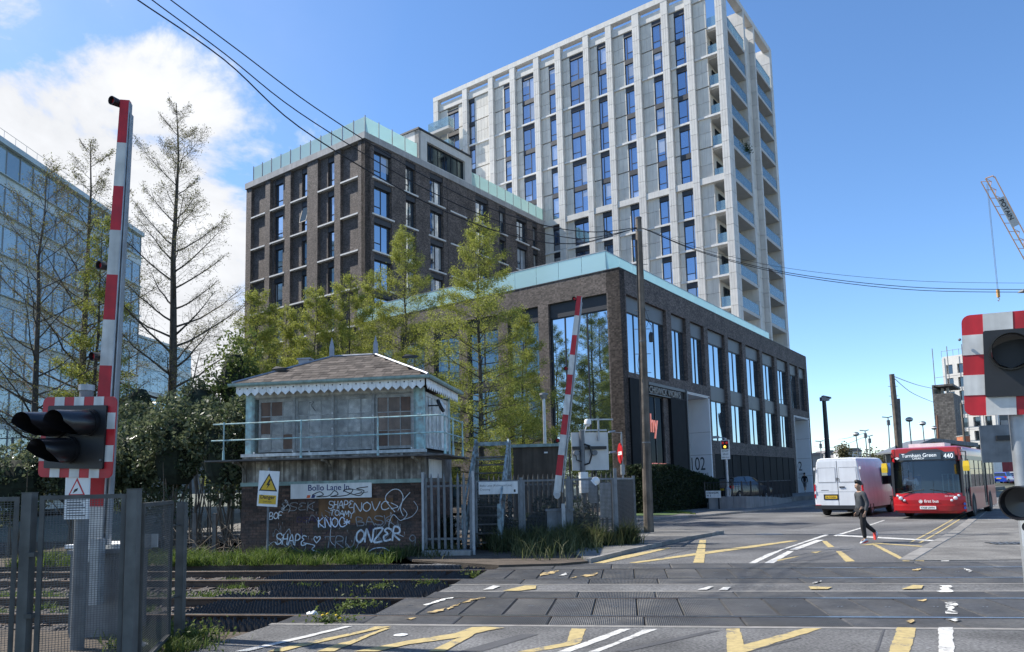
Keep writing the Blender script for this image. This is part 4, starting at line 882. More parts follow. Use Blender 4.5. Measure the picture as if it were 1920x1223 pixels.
# name board and graffiti
bo = bx('name_board', 1.4, 3.6, -.075, -.055, 1.50, 1.88, m_whitepaint, sb)
m_navy = mat('navy_print', (.02, .035, .14), .6); m_orange = mat('orange_print', (.7, .12, .03), .6); m_ink = mat('black_spray', (.012, .012, .014), .5)
text('lettering', 'Bollo Lane Jn', .215, m_navy, bo, (-.63, -.0125, .015), FRONT, sx=1.0, bold=.003)
for x, mm in ((-.66, m_orange), (-.53, m_navy)): MB().prism([(x, -.175), (x+.09, -.175), (x+.115, -.1), (x+.025, -.1)], -.0135, -.0125, axis='y').build('emblem', mm, bo)
FONT = {'S': [[(1,.85),(.7,1),(.2,.95),(.05,.75),(.3,.55),(.75,.45),(.95,.25),(.7,.02),(.2,0),(0,.15)]], 'H': [[(.05,0),(.15,1)],[(.9,0),(.85,1)],[(.1,.5),(.9,.55)]], 'A': [[(0,0),(.5,1),(1,0)],[(.2,.4),(.85,.4)]], 'P': [[(.1,0),(.15,1),(.7,.95),(.9,.7),(.6,.5),(.12,.48)]],
 'E': [[(.9,.9),(.4,1),(.15,.8),(.5,.55),(.1,.35),(.3,.02),(.95,.1)]], 'T': [[(0,.95),(1,1)],[(.5,1),(.45,0)]], 'O': [[(.5,1),(.1,.75),(.08,.3),(.5,0),(.9,.3),(.92,.75),(.5,1)]], 'M': [[(0,0),(.15,1),(.5,.35),(.85,1),(1,0)]], 'Y': [[(0,1),(.5,.5),(1,1)],[(.5,.5),(.45,-.3)]],
 'N': [[(.05,0),(.1,1),(.85,0),(.95,1)]], 'V': [[(0,1),(.45,0),(1,1)]], 'K': [[(.1,0),(.1,1)],[(.9,1),(.15,.5),(.95,0)]], 'C': [[(.95,.85),(.5,1),(.1,.6),(.2,.1),(.6,0),(1,.2)]], 'B': [[(.1,0),(.1,1),(.7,.95),(.75,.65),(.2,.5),(.85,.4),(.8,.05),(.1,0)]], 'F': [[(.1,0),(.12,1),(.9,.95)],[(.1,.55),(.7,.55)]],
 'R': [[(.1,0),(.12,1),(.75,.95),(.8,.6),(.15,.5),(.95,0)]], 'Z': [[(0,1),(.95,1),(.05,0),(1,0)]], 'U': [[(.05,1),(.1,.25),(.5,0),(.9,.25),(.95,1)]], '*': [[(.5,.9),(.5,.1)],[(.1,.7),(.9,.3)],[(.1,.3),(.9,.7)]], '9': [[(.9,.6),(.5,.45),(.15,.7),(.5,1),(.9,.8),(.8,0)]], '?': [[(.5,0),(.0,.55),(.15,.95),(.45,.8),(.5,.65),(.6,.85),(.9,.95),(1,.6),(.5,0)]], 'D': [[(.1,0),(.1,1),(.7,.85),(.9,.5),(.7,.1),(.1,0)]]}
def ribbon(b, pts, t, y):
    pts = [Vector((p[0], 0, p[1])) for p in pts]; out = []
    for i in range(len(pts)-1):            # rounded hand-drawn stroke
        p0, p1, p2, p3 = pts[max(i-1, 0)], pts[i], pts[i+1], pts[min(i+2, len(pts)-1)]
        for k in range(4):
            u = k/4; out.append(.5*((2*p1)+(p2-p0)*u+(2*p0-5*p1+4*p2-p3)*u*u+(3*p1-p0-3*p2+p3)*u**3))
    out.append(pts[-1])
    for p, q in zip(out, out[1:]):
        d = (q-p); L_ = d.length
        if L_ < 1e-5: continue
        n = Vector((-d.z, 0, d.x)).normalized()*t/2; e = d.normalized()*t*.3
        b.quad(*[(v.x, y+random.uniform(-.0004, .0004), v.z) for v in (p-e-n, q+e-n, q+e+n, p-e+n)])
m_spray = mat('white_spray', (.60, .62, .64), .7, var=.35, scale=14); m_spray2 = mat('grey_spray', (.24, .24, .24), .8, var=.4, scale=10); m_spray3 = mat('violet_spray', (.05, .03, .07), .8); m_spray4 = mat('bright_spray', (.68, .74, .85), .7, var=.15, scale=14)
bx('plywood_board', 2.15, 4.15, -.024, -.0125, .86, 1.48, m_ply, sb)
b = MB(); b.box(2.0, 4.1, -.03, -.013, .68, .80); b.build('rotten_plank', m_wood_sleeper, sb)
def tagtext(s_, x, z, cw, h, t, mm, slant=.12, rise=0.0, y=-.036):
    b = MB()
    for i, ch in enumerate(s_):
        for st in FONT.get(ch, []): ribbon(b, [(x+i*cw+p[0]*cw*.92+p[1]*h*slant, z+p[1]*h+rise*i+random.uniform(-.008, .008)) for p in st], t*1.35, y)
    b.build('graffiti', mm, sb)['kind'] = 'stuff'
tagtext('ESEK', 1.10, 1.20, .24, .2, .016, m_spray2); tagtext('BOF', .78, .98, .13, .17, .017, m_spray, rise=.01); tagtext('SHAPE', 2.42, 1.24, .135, .18, .016, m_spray); tagtext('TOAMY', 2.46, 1.06, .13, .14, .016, m_spray, rise=-.012)
tagtext('NOVC', 3.1, 1.14, .24, .22, .018, m_spray, slant=.05, rise=.012); tagtext('KNOC', 2.14, .76, .19, .24, .02, m_spray4, slant=-.05); tagtext('*', 2.82, .80, .2, .16, .022, m_spray4); tagtext('BASK', 3.18, .78, .25, .22, .018, m_spray2, slant=-.15, rise=.012)
tagtext('SHAPE', .98, .35, .17, .26, .022, m_spray, rise=-.012); tagtext('?', 2.02, .36, .18, .17, .018, m_spray); tagtext('TRU', 2.3, .24, .28, .28, .02, m_spray2); tagtext('ONZER', 3.15, .36, .24, .32, .034, m_spray, rise=.012); tagtext('9', 4.55, .25, .22, .28, .02, m_spray2, slant=0); tagtext('DSANYK', 1.55, .90, .17, .13, .014, m_spray3)
_rg = random.Random(31)
for k in range(16):      # older, fainter scribbles under the tags
    x_, z_ = _rg.uniform(.75, 4.6), _rg.uniform(.2, 1.4); b = MB(); q_ = [(x_, z_)]
    for j in range(_rg.randint(5, 9)): q_.append((min(4.9, q_[-1][0]+_rg.uniform(-.06, .17)), min(1.46, max(.16, q_[-1][1]+_rg.choice((-1, 1))*_rg.uniform(.05, .2)))))
    ribbon(b, q_, _rg.uniform(.009, .018), -.033-.0001*k); b.build('graffiti', (m_spray2, m_spray3, m_spray2, m_spray)[k % 4], sb)['kind'] = 'stuff'
b = MB()
for k in range(26): x_, z_ = _rg.uniform(1.0, 4.6), _rg.uniform(.35, 1.35); b.quad((x_, -.0372, z_), (x_+.007, -.0372, z_), (x_+.004, -.0372, z_-_rg.uniform(.05, .16)), (x_+.002, -.0372, z_-.05))
b.build('paint_drips', m_spray, sb)['kind'] = 'stuff'
b = MB(); ribbon(b, [(1.75, .37), (2.05, .3), (1.98, .2), (2.2, .12)], .024, -.036); ribbon(b, [(4.2, 1.12), (3.95, 1.45), (4.1, 1.66), (4.3, 1.68), (4.42, 1.5), (4.35, 1.2), (4.42, 1.02)], .02, -.036); ribbon(b, [(4.1, 1.35), (4.28, 1.25), (4.1, 1.2)], .02, -.036); ribbon(b, [(4.28, 1.15), (4.42, 1.4), (4.6, 1.6)], .02, -.036); ribbon(b, [(4.42, 1.2), (4.52, 1.05), (4.35, .9), (4.15, 1.05), (4.05, .7), (4.42, .5)], .016, -.036); ribbon(b, [(4.7, 1.38), (4.8, 1.2), (4.65, 1.0), (4.4, .92)], .012, -.036); ribbon(b, [(3.5, .13), (3.65, .21), (3.9, .22), (4.1, .12)], .024, -.036); b.build('graffiti', m_spray, sb)['kind'] = 'stuff'
b = MB(); ribbon(b, [(-.5, -.1), (-.3, -.02), (-.2, -.1), (-.38, -.15), (-.05, -.13), (.1, .0), (.2, -.1), (.0, -.15), (.45, -.12), (.6, .02), (.35, .0), (.75, -.14), (.9, -.02), (.7, .04), (1.0, .08)], .024, -.014); ribbon(b, [(.5, .05), (.85, -.04), (.65, -.1), (1.0, -.05)], .014, -.0145); b.build('graffiti', m_ink, bo)['kind'] = 'stuff'
b = MB(); ribbon(b, [(0, 0), (.12, .02), (.05, -.08), (.16, -.22), (.08, -.1)], .012, 0); b.build('graffiti', m_ink, sb, (1.9, -.05, 4.0))

# ---- danger sign on its post in front of the box
dp = SB+RD*1.2-ND*.9
ds = thing('danger_sign', 'yellow and white electrical danger sign on a grey post before the brick wall', 'warning sign', dp, RZ)
MB().tube([(0, 0, -.3), (.02, 0, 2.3)], .028, 10).build('post', m_galv_d, ds)
pl_ = MB().box(-.27, .27, -.006, .006, -.44, .44).build('plate', m_whitepaint, ds, (.03, -.04, 1.78), (0, R(4), 0))
m_syel = mat('sign_yellow', (.62, .38, .02), .55, var=.08); m_blackp = mat('sign_black', (.012, .012, .013), .6)
MB().prism([(-.245, -.06), (.245, -.06), (0, .38)], -.008, -.006, axis='y').build('triangle_border', m_blackp, pl_); MB().prism([(-.195, -.03), (.195, -.03), (0, .32)], -.0095, -.008, axis='y').build('triangle', m_syel, pl_)
MB().prism([(.02, .24), (-.06, .08), (-.01, .09), (-.05, -.01), (.06, .13), (.01, .12), (.06, .22)], -.011, -.0095, axis='y').build('bolt', m_blackp, pl_)
MB().box(-.23, .23, -.008, -.006, -.38, -.16).build('caption_panel', m_syel, pl_); text('lettering', 'Danger', .13, m_blackp, pl_, (0, -.0095, -.25), FRONT, 'CENTER', bold=.003); text('lettering', 'Live rails', .065, m_blackp, pl_, (0, -.0095, -.34), FRONT, 'CENTER')

# ------------------------------------------------------------------ crossing furniture
def aimed(axis, origin):
    """matrix whose z axis points along axis"""
    m = Vector(axis).normalized().to_track_quat('Z', 'Y').to_matrix().to_4x4(); m.translation = origin; return m
def barrier(label, foot, top, w0, w1, yaw, lamps, foot_z=.95):
    """raised barrier: tapered boom of red and white bands, aluminium back rail, lamps, pedestal"""
    foot, top = Vector(foot), Vector(top)
    t = thing('level_crossing_barrier', label, 'barrier', (foot.x, foot.y, 0), 0, 'raised crossing barriers')
    b0 = foot-Vector((foot.x, foot.y, 0)); b1 = top-Vector((foot.x, foot.y, 0)); d = (b1-b0); L_ = d.length; d.normalize()
    sx = Vector((math.cos(yaw), math.sin(yaw), 0)); sx = (sx-d*sx.dot(d)).normalized(); sy = d.cross(sx)
    N_ = 10
    def ring(f, x0, x1, y0, y1):
        w = w0+(w1-w0)*f; p = b0+d*(L_*f)
        return [p+sx*(x0*w)+sy*(y0*w), p+sx*(x1*w)+sy*(y0*w), p+sx*(x1*w)+sy*(y1*w), p+sx*(x0*w)+sy*(y1*w)]
    for i in range(N_):
        f0, f1 = i/N_, (i+1)/N_
        red = (N_-1-i) % 2 == 0
        MB().loft([ring(f0, -.5, .5, -.32, .32), ring(f1, -.5, .5, -.32, .32)]).build('boom_band', m_red if red else m_white, t)
    b = MB(); b.loft([ring(.02, .53, .62, -.5, .3), ring(.995, .53, .62, -.5, .3)]); b.loft([ring(.02, .76, .86, -.35, .45), ring(.97, .66, .76, -.35, .45)])
    for i in range(28):
        f = .03+.93*i/28; b.loft([ring(f, .6, .78, -.06, .06), ring(f+.012, .6, .78, -.06, .06)])
    b.build('skirt_rail', m_galv, t)
    for f in lamps:
        p = b0+d*(L_*f)-sx*((w0+(w1-w0)*f)*.5+.05); q = MB(); m_ = aimed((-.35, -.9, -.1), p)
        q.lathe([(0, -.05), (.05, -.05), (.055, .03), (.06, .09), (.052, .09), (.045, .04), (0, .04)], 12, m_); q.tube([p, p+sx*.06], .02, 6); lo = q.build('lamp_housing', m_black, t)
        MB().lathe([(0, .052), (.042, .042)], 12, m_).build('lens', m_red, lo)
    b = MB(); b.box(-.28, .42, -.02, .5, -.2, foot_z+.05); b.box(-.32, .46, -.06, .54, foot_z+.05, foot_z+.1); b.build('pedestal', m_galv_d, t)
    b = MB(); b.box(.1, .2, -.28, -.12, foot_z-.55, foot_z+.25); b.tube([b0+Vector((0, .1, 0)), b0+Vector((0, -.15, 0))], .08, 12); b.build('pivot', m_galv, t)
    return t
barrier('raised red and white barrier behind the left-hand stop-light board', D(178, 1040, 9.3), D(236, 190, 9.3), .185, .118, R(8), (.995, .62, .42))
barrier('raised red and white barrier behind the mesh fence, before the corner window', D(1044, 930, 19.8), D(1086, 556, 19.8), .185, .13, R(-12), (.985, .63, .27))

def hood(b, m_, r_, L_, cut=.55):
    """lamp hood: open tube, cut away below towards its mouth"""
    n = 20; rings = []
    for k, f in enumerate((0, .25, .5, .75, 1.0)):
        half = math.pi*(1 if f <= .25 else 1-cut*(f-.25)/.75); rings.append([(r_*math.sin(-half+2*half*i/n)*(1-.04*f), r_*math.cos(-half+2*half*i/n), L_*f) for i in range(n+1)])
    v = [m_ @ Vector(q) for rr_ in rings for q in rr_]; k = n+1
    f_ = [(j*k+i, j*k+i+1, (j+1)*k+i+1, (j+1)*k+i) for j in range(len(rings)-1) for i in range(n)]
    b.add(v, f_); b.add([v_+(m_.to_3x3() @ Vector((0, 0, 0))) for v_ in v], [q[::-1] for q in f_])
def signal(label, base, yaw, zc, W_, H_, border, tiles, lamps, post_r, post_top, post_x=0.0, lean=0.0, bxo=0.0):
    t = thing('level_crossing_signal', label, 'traffic signal', base, yaw)
    b = MB(); b.tube([(post_x, .12, -.2), (post_x, .12, post_top)], post_r, 16); smooth_angle(b.build('post', m_galv_d if bxo == 0 else m_galv, t))
    b = MB(); b.lathe([(post_r+.012, 0), (post_r+.012, .07), (0, .075)], 16, Matrix.Translation((post_x, .12, post_top-.03))); b.build('post_cap', m_galv, t)
    brd = bpy.data.objects.new('backing_board', None)
    def rr(w, h, r_, y, n=5):
        o = []
        for cx, cz, a in ((w/2-r_, h/2-r_, 0), (-w/2+r_, h/2-r_, 90), (-w/2+r_, -h/2+r_, 180), (w/2-r_, -h/2+r_, 270)):
            o += [(cx+r_*math.cos(R(a+90*i/n)), cz+r_*math.sin(R(a+90*i/n))) for i in range(n+1)]
        return o
    bo_ = MB().prism(rr(W_, H_, .07, 0), .0, .02, axis='y').build('backing_board', m_red, t, (bxo, 0, zc), (0, lean, 0))
    nx, nz = tiles; cw = W_*.165
    for side in (-1, 1):           # white tiles let into the red border
        e = (W_-2*cw)/(nx-2)
        for i in range(0, nx-2, 2): bx('white_tile', -W_/2+cw+e*i, -W_/2+cw+e*(i+1), -.004, .004, side*(H_/2-border/2)-border/2, side*(H_/2-border/2)+border/2, m_white, bo_)
        ch = H_*.2; e = (H_-2*ch)/(nz-2)
        for i in range(0, nz-2, 2): bx('white_tile', side*(W_/2-border/2)-border/2, side*(W_/2-border/2)+border/2, -.004, .004, -H_/2+ch+e*i, -H_/2+ch+e*(i+1), m_white, bo_)
    MB().prism(rr(W_-2*border, H_-2*border, .02, 0), -.03, -.003, axis='y').build('black_plate', m_black, bo_)
    for x, z, r_, L_ in lamps:
        m_ = Matrix.Translation((x, -.03, z)) @ Matrix.Rotation(R(90), 4, 'X') @ Matrix.Rotation(math.pi, 4, 'Z')
        m_ = Matrix.Translation((x, -.03, z)) @ Matrix(((1, 0, 0), (0, 0, -1), (0, 1, 0))).to_4x4() @ Matrix.Rotation(R(5), 4, 'X')
        q = MB(); hood(q, m_, r_, L_); q.lathe([(r_+.012, 0), (r_+.012, .06), (r_, .06)], 20, m_); h_ = q.build('lamp_hood', m_blackgloss, bo_); smooth_angle(h_, 50)
    for x, z in ((-.36*W_, .28*H_), (.36*W_, -.3*H_)): MB().lathe([(0, .02), (.012, .014), (.014, 0)], 8, Matrix.Translation((x, -.03, z)) @ Matrix.Rotation(R(90), 4, 'X')).build('bolt_head', m_galv_d, t, (0, 0, zc))
    return t, bo_
ls, lb = signal('stop-light board with three black hoods on the left pole above the mesh gate', D(137, 1000, 8.5).to_2d().to_3d(), R(-13), D(130, 820, 8.5).z, 1.03, .95, .105, (7, 5), ((-.24, .15, .145, .5), (.19, .17, .145, .5), (-.06, -.15, .145, .45)), .075, D(150, 726, 8.5).z, .0, R(2.2))
m_print2 = mat('small_print', (.10, .10, .11), .6)
cs_ = MB().box(-.165, .165, -.01, .01, -.27, .24).build('camera_notice', m_whitepaint, ls, (0.02, .02, D(138, 930, 8.5).z))
MB().prism([(-.12, .0), (.12, .0), (0, .21)], -.012, -.010, axis='y').build('red_triangle', m_red, cs_); MB().prism([(-.088, .02), (.088, .02), (0, .17)], -.014, -.012, axis='y').build('triangle_field', m_whitepaint, cs_)
MB().prism([(-.05, .03), (.01, .06), (.02, .09), (-.03, .075)], -.0155, -.014, axis='y').build('camera_symbol', m_blackp, cs_)
for i in range(7): MB().box(-.13, .13-.03*(i % 3), -.0115, -.010, -.235+.03*i, -.222+.03*i).build('print_line', m_print2, cs_)
rs, rb = signal('large stop-light board at the right edge, on a galvanised pole close to the camera', D(1912, 880, 6.5).to_2d().to_3d(), R(-33), D(1898, 682, 6.5).z, 1.02, .94, .165, (5, 5), ((-.14, .10, .155, .22), (.22, .10, .155, .22)), .065, D(1895, 700, 6.5).z, .02, R(2.5), .15)
q = MB(); m_ = aimed((-.75, -.62, -.05), D(1916, 942, 6.4)-rs.location); m_ = Matrix.Rotation(R(33), 4, 'Z') @ m_
q.lathe([(0, -.12), (.1, -.12), (.145, -.02), (.15, .1), (.138, .1), (.13, .0), (0, -.02)], 22, m_); smooth_angle(q.build('pedestrian_lamp', m_blackgloss, rs))
stk = MB().box(-.05, .05, -.002, .002, -.12, .12).build('sticker', m_whitepaint, rs, (.02, .052, D(1913, 1000, 6.5).z)); MB().lathe([(.045, 0), (.03, .0005), (.02, 0), (.0, .0005)], 14, Matrix.Translation((0, -.003, .05)) @ Matrix.Rotation(R(90), 4, 'X')).build('sticker_print', m_blackp, stk)
# the back of the board for the opposite direction, right
bk = thing('signal_board_back', 'plain grey back of a signal board seen behind the right-hand pole', 'traffic signal', D(1915, 900, 12).to_2d().to_3d(), R(-14))
MB().tube([(.02, .06, -.2), (.02, .06, 3.0)], .06, 12).build('post', m_galv, bk); MB().box(-.55, .55, -.015, .015, -.32, .3).build('board', m_galv_d, bk, (0, 0, D(1900, 830, 12).z)); MB().box(-.32, .4, -.06, -.02, -.02, .06).build('mounting_bar', m_black, bk, (0, 0, D(1900, 823, 12).z))

# ---- mesh fences
def mesh_panel(parent, p0, p1, z0, z1, sx=.03, sz=.03, t=.004, frame=.04, m=None, mf=None):
    p0, p1 = Vector(p0), Vector(p1); d = p1-p0; w = d.length; ang = math.atan2(d.y, d.x)
    b = MB(); f = frame/2; h = z1-z0
    for x in (0, w): b.box(x-f, x+f, -f, f, 0, h)
    b.box(f, w-f, -f, f, h-frame, h); b.box(f, w-f, -f, f, 0, frame)
    o = b.build('panel_frame', mf or m_galv_d, parent, (p0.x-parent.location.x, p0.y-parent.location.y, z0), (0, 0, ang))
    mesh_sheet(w-frame, h-frame, sx, sz, t).build('wire_mesh', m or m_meshwire, o, (f, 0, f))['kind'] = 'stuff'
    return o
def post(parent, p, z1, w=.07, z0=-.2, m=None):
    p = Vector(p)-parent.location; a = bx('fence_post', p.x-w/2, p.x+w/2, p.y-w/2, p.y+w/2, z0, z1-.004, m or m_galv_d, parent); bx('post_cap', p.x-w/2-.004, p.x+w/2+.004, p.y-w/2-.004, p.y+w/2+.004, z1-.004, z1+.004, m or m_galv_d, parent)
A_ = D(-120, 930, 6.6); B_ = D(56, 930, 6.9); C_ = D(252, 925, 7.15); E_ = D(322, 940, 8.75); F_ = D(342, 945, 8.95)
lf = thing('mesh_fence', 'grey steel mesh fence and gate at the left edge, in front of the pole', 'fence', (B_.x, B_.y, 0))
v2 = lambda p: Vector((p.x, p.y, 0))
post(lf, v2(B_), D(56, 924, 6.9).z, .095, m=m_postgrey); post(lf, v2(C_), D(252, 917, 7.15).z, .10, m=m_postgrey); post(lf, v2(F_), D(342, 942, 8.95).z, .095, m=m_postgrey)
mesh_panel(lf, v2(A_), v2(B_)+Vector((-.12, 0, 0)), .02, D(56, 931, 6.9).z, .026, .021, .0036, mf=m_postgrey); mesh_panel(lf, v2(B_)+Vector((.11, .02, 0)), v2(C_)+Vector((-.1, 0, 0)), .02, D(150, 928, 7).z, .026, .021, .0036, mf=m_postgrey); mesh_panel(lf, v2(C_)+Vector((.03, .12, 0)), v2(E_), .05, D(318, 939, 8.7).z, .03, .024, .003, mf=m_postgrey)
b = MB()
for z in (.62, 1.18): b.box(B_.x-lf.location.x+.03, B_.x-lf.location.x+.10, -.06, .02, z, z+.04)
for z in (.5, 1.35): p = v2(E_)-lf.location; q_ = v2(F_)-lf.location; b.tube([p+Vector((0, 0, z)), q_+Vector((0, 0, z))], .012, 6)
b.build('hinges', m_postgrey, lf)['kind'] = 'stuff'
MB().box(-.12, .12, -.006, .006, -.07, .07).build('blank_plate', m_galv, lf, v2(C_.lerp(E_, .35))-lf.location+Vector((0, -.03, 1.25)))
# cabinet behind the left mesh
cb = thing('equipment_cabinet', 'grey trackside cabinet behind the left mesh gate', 'cabinet', (*D(196, 1100, 9.7).to_2d(), 0), R(-10))
MB().box(-.35, .35, -.2, .3, -.1, 1.05).build('body', m_galv_d, cb); MB().box(-.4, .4, -.25, .35, 1.05, 1.1).build('lid', m_whitepaint, cb)

# far mesh compound with the crossing name plate
P_ = [Vector((*G(890, 1034).to_2d(), 0)), Vector((*D(980, 1028, 19.75).to_2d(), 0)), Vector((*D(1070, 1026, 19.85).to_2d(), 0)), Vector((*G(1158, 1025).to_2d(), 0)), Vector((*G(1192, 1012).to_2d(), 0))]
cf = thing('mesh_compound_fence', 'dark mesh fence of the barrier compound, with a white name plate', 'fence', P_[0])
for i, p in enumerate(P_): post(cf, p, 1.92 if i != 3 else 2.12, .085, 0, m_galv_d)  # posts, and the frames and mesh below, coloured darker for the compound's shade
for p, q in zip(P_, P_[1:]):
    d = (q-p).normalized()*.07; mesh_panel(cf, p+d, q-d, .12, 1.86, .036, .036, .0075, .05, m_meshdark, m_galv_d)
nm = MB().box(-.53, .53, -.012, .012, -.165, .165).build('name_plate', m_whitepaint, cf, P_[0].lerp(P_[1], .50)-P_[0]+Vector((.02, -.06, 1.66)), (0, 0, math.atan2((P_[1]-P_[0]).y, (P_[1]-P_[0]).x)))
text('lettering', 'Bollo Lane (Richmond Line)', .078, m_print2, nm, (-.5, -.014, .04), FRONT); text('lettering', 'Crossing', .078, m_print2, nm, (-.5, -.014, -.06), FRONT); MB().box(.42, .47, -.0135, -.012, -.12, -.05).build('emblem', m_blackp, nm)
hp = thing('white_cap', 'white peaked cap hung on a post of the mesh compound fence', 'cap', D(1116, 903, 19.65)); hp.rotation_euler = (R(12), R(48), R(-10)); b = MB(); b.lathe([(0, .125), (.06, .115), (.105, .07), (.115, .0), (.108, -.005)], 16); smooth_angle(b.build('crown', m_whitepaint, hp), 60)
b = MB(); vz = [(-.10, .0), (-.07, -.03), (0, -.045), (.07, -.03), (.10, .0)]; b.loft([[(x, -.045+.02*abs(x)/.1, 0.004) for x, _ in vz]+[(x, -.045+.02*abs(x)/.1, -.004) for x, _ in vz[::-1]], [(x*.95, -.19+.6*abs(x)**1.5, -.02) for x, _ in vz]+[(x*.95, -.19+.6*abs(x)**1.5, -.028) for x, _ in vz[::-1]]]); b.build('peak', m_whitepaint, hp); MB().lathe([(0, .132), (.012, .125)], 8).build('button', m_whitepaint, hp)
wp = thing('notice_stand', 'pale grey sheet standing behind the mesh fence, near its right end', 'notice', (*D(1136, 960, 20.6).to_2d(), 0), R(-4)); MB().box(-.16, .16, -.02, .02, .75, 1.72).build('sheet', m_galv, wp); MB().box(-.02, .02, .02, .06, 0, 1.7).build('stake', m_galv_d, wp)
# palisade fence beside the signal box
pf = thing('palisade_fence', 'galvanised palisade fence beside the signal box steps', 'fence', SB+RD*5.02-ND*.25, RZ)
pal = MB(); w = .034; pal.loft([[(-w, 0, 0), (-w*.4, -.018, 0), (w*.4, -.018, 0), (w, 0, 0)], [(-w, 0, 1.72), (-w*.4, -.018, 1.72), (w*.4, -.018, 1.72), (w, 0, 1.72)], [(-.006, 0, 1.86), (-.002, -.004, 1.86), (.002, -.004, 1.86), (.006, 0, 1.86)]]); palm = pal.mesh('pale', m_galv_d); pald = pal.mesh('pale', m_postgrey)  # pales coloured darker for the shade over the compound, the second set darkest
for i in range(8): inst('pale', palm, pf, (.06+.162*i, -.02, .2), (0, R(random.uniform(-.8, .8)), 0))
for z in (.42, 1.72): MB().box(0, 1.25, 0, .04, z, z+.05).build('fence_rail', m_galv_d, pf)
for x in (-.02, 1.26): MB().box(x-.03, x+.03, -.02, .06, 0, 2.1).build('fence_post', m_galv, pf)
MB().box(-.02, 1.2, -.15, .12, -.2, .17).build('gravel_board', m_conc, pf)
pf2 = thing('palisade_fence', 'row of palisade points showing behind the mesh compound', 'fence', (-.8, 23.6, 0), R(4))
for i in range(26):
    inst('pale', pald, pf2, (.16*i, 0, .2))
for z in (.5, 1.7): MB().box(-.1, 4.1, .02, .05, z, z+.05).build('fence_rail', m_galv_d, pf2)
# timber steps up to the box
st = thing('timber_steps', 'weathered pale-blue timber steps rising to the signal box', 'steps', SB+RD*5.75+ND*.9, RZ)
m_oldblue = mat('peeling_blue_paint', (.33, .42, .44), .8, var=.3, scale=9, streak=.4, dirt=(.16, .15, .14), dscale=7, damt=.6)
for x in (0, .95):
    MB().prism([(-.1, .1), (.1, .1), (1.75, 2.75), (1.55, 2.75)], x, x+.06, axis='x').build('stringer', m_oldblue, st)
    MB().box(x-.01, x+.09, -.1, 0, 0, 1.25).build('newel_post', m_oldblue, st); MB().box(x-.01, x+.10, 1.62, 1.72, 0, 3.0).build('newel_post', m_oldblue, st)
    MB().prism([(-.06, 1.05), (0, 1.15), (1.65, 3.05), (1.65, 2.95)], x+.01, x+.06, axis='x').build('handrail', m_oldblue, st)
for i in range(11): bx('tread', .06, .95, .05+.145*i, .27+.145*i, .22+.23*i, .255+.23*i, m_oldwood, st)
b = MB(); b.box(.0, 1.05, 1.6, 1.66, 2.86, 2.97); b.box(.05, 1.0, 1.6, 1.66, 2.45, 2.5); b.build('landing_rail', m_oldblue, st)
# relay building, lamp, signal back, camera
rl = thing('relay_building', 'small flat-roofed brown relay building behind the mesh fence', 'relay building', (*D(1005, 900, 24.5).to_2d(), 0), R(-6))
m_brownr = mat('brown_render', (.085, .070, .052), .85, var=.2, scale=3, streak=.45)
MB().box(-.75, .85, 0, 2.6, 0, 2.98).build('body', m_brownr, rl); MB().box(-.85, .95, -.1, 2.7, 2.98, 3.08).build('flat_roof', m_bgreen, rl); MB().box(.3, .42, -.03, 0, 2.76, 2.81).build('bulkhead_lamp', m_whitepaint, rl)
lp = thing('lamp_post', 'slim grey lamp post with a round hat, above the relay building', 'lamp post', (*D(1022, 835, 27.5).to_2d(), 0)); MB().tube([(0, 0, 0), (0, 0, D(1020, 745, 27.5).z)], [.07, .055], 10).build('column', m_galv, lp); b = MB(); z = D(1020, 742, 27.5).z; b.lathe([(0, z-.12), (.1, z-.12), (.14, z), (.17, z+.02), (.16, z+.09), (0, z+.12)], 16); smooth_angle(b.build('lantern', m_galv_d, lp))
sgx = D(1092, 850, 21.0)
sg_ = thing('signal_board_back', 'back of a stop-light board with cables, beside the far barrier', 'traffic signal', (sgx.x, sgx.y, 0), R(10))
m_backw = mat('pale_board_back', (.50, .50, .49), .5, .2, var=.12, scale=3)
z = D(1108, 846, 21).z; MB().box(-.30, .80, .05, .07, z-.55, z+.55).build('board', m_backw, sg_); MB().tube([(0, 0, 0), (0, 0, z+.6)], .075, 14).build('post', m_galv_d, sg_); MB().box(-.3, .72, -.04, .04, z+.05, z+.14).build('mounting_bar', m_black, sg_)
for x in (-.2, .35): MB().lathe([(0, 0), (.08, 0), (.08, .14), (0, .14)], 12, Matrix.Translation((x, .04, z-.05)) @ Matrix.Rotation(R(90), 4, 'X')).build('lamp_back', m_galv_d, sg_)
MB().tube([(.05, -.05, z+.2), (.2, -.08, z+.15), (.26, -.08, z-.1), (.18, -.06, z-.35), (.02, -.05, z-.4)], .028, 8).build('cable', m_blackgloss, sg_); MB().tube([(-.1, -.06, z), (-.22, -.08, z-.1), (-.2, -.08, z-.25), (-.05, -.06, z-.3)], .02, 8).build('cable', m_blackgloss, sg_)
MB().box(-.1, .12, -.1, .1, z-1.2, z-.6).build('junction_box', m_whitepaint, sg_); MB().box(.12, .38, -.05, .12, z-1.5, z-.75).build('equipment_box', m_galv, sg_)
b = MB(); b.box(.0, .75, -.02, .02, z+.58, z+.63); b.box(.48, .53, -.02, .02, z+.3, z+.95); b.box(.25, .95, -.02, .02, z+.9, z+.94); b.build('top_bracket', m_galv, sg_)
cmx = D(1102, 793, 21.0); cc = thing('security_camera', 'white dome security camera on an arm above the signal board back', 'camera', cmx); b = MB(); b.lathe([(0, .11), (.08, .1), (.1, .05), (.1, -.04), (.06, -.06), (.05, -.1), (0, -.12)], 14); smooth_angle(b.build('housing', m_whitepaint, cc)); MB().tube([(0, 0, 0), (-.1, 0, -.25), (-.13, 0, -.42)], .018, 6).build('arm', m_whitepaint, cc)
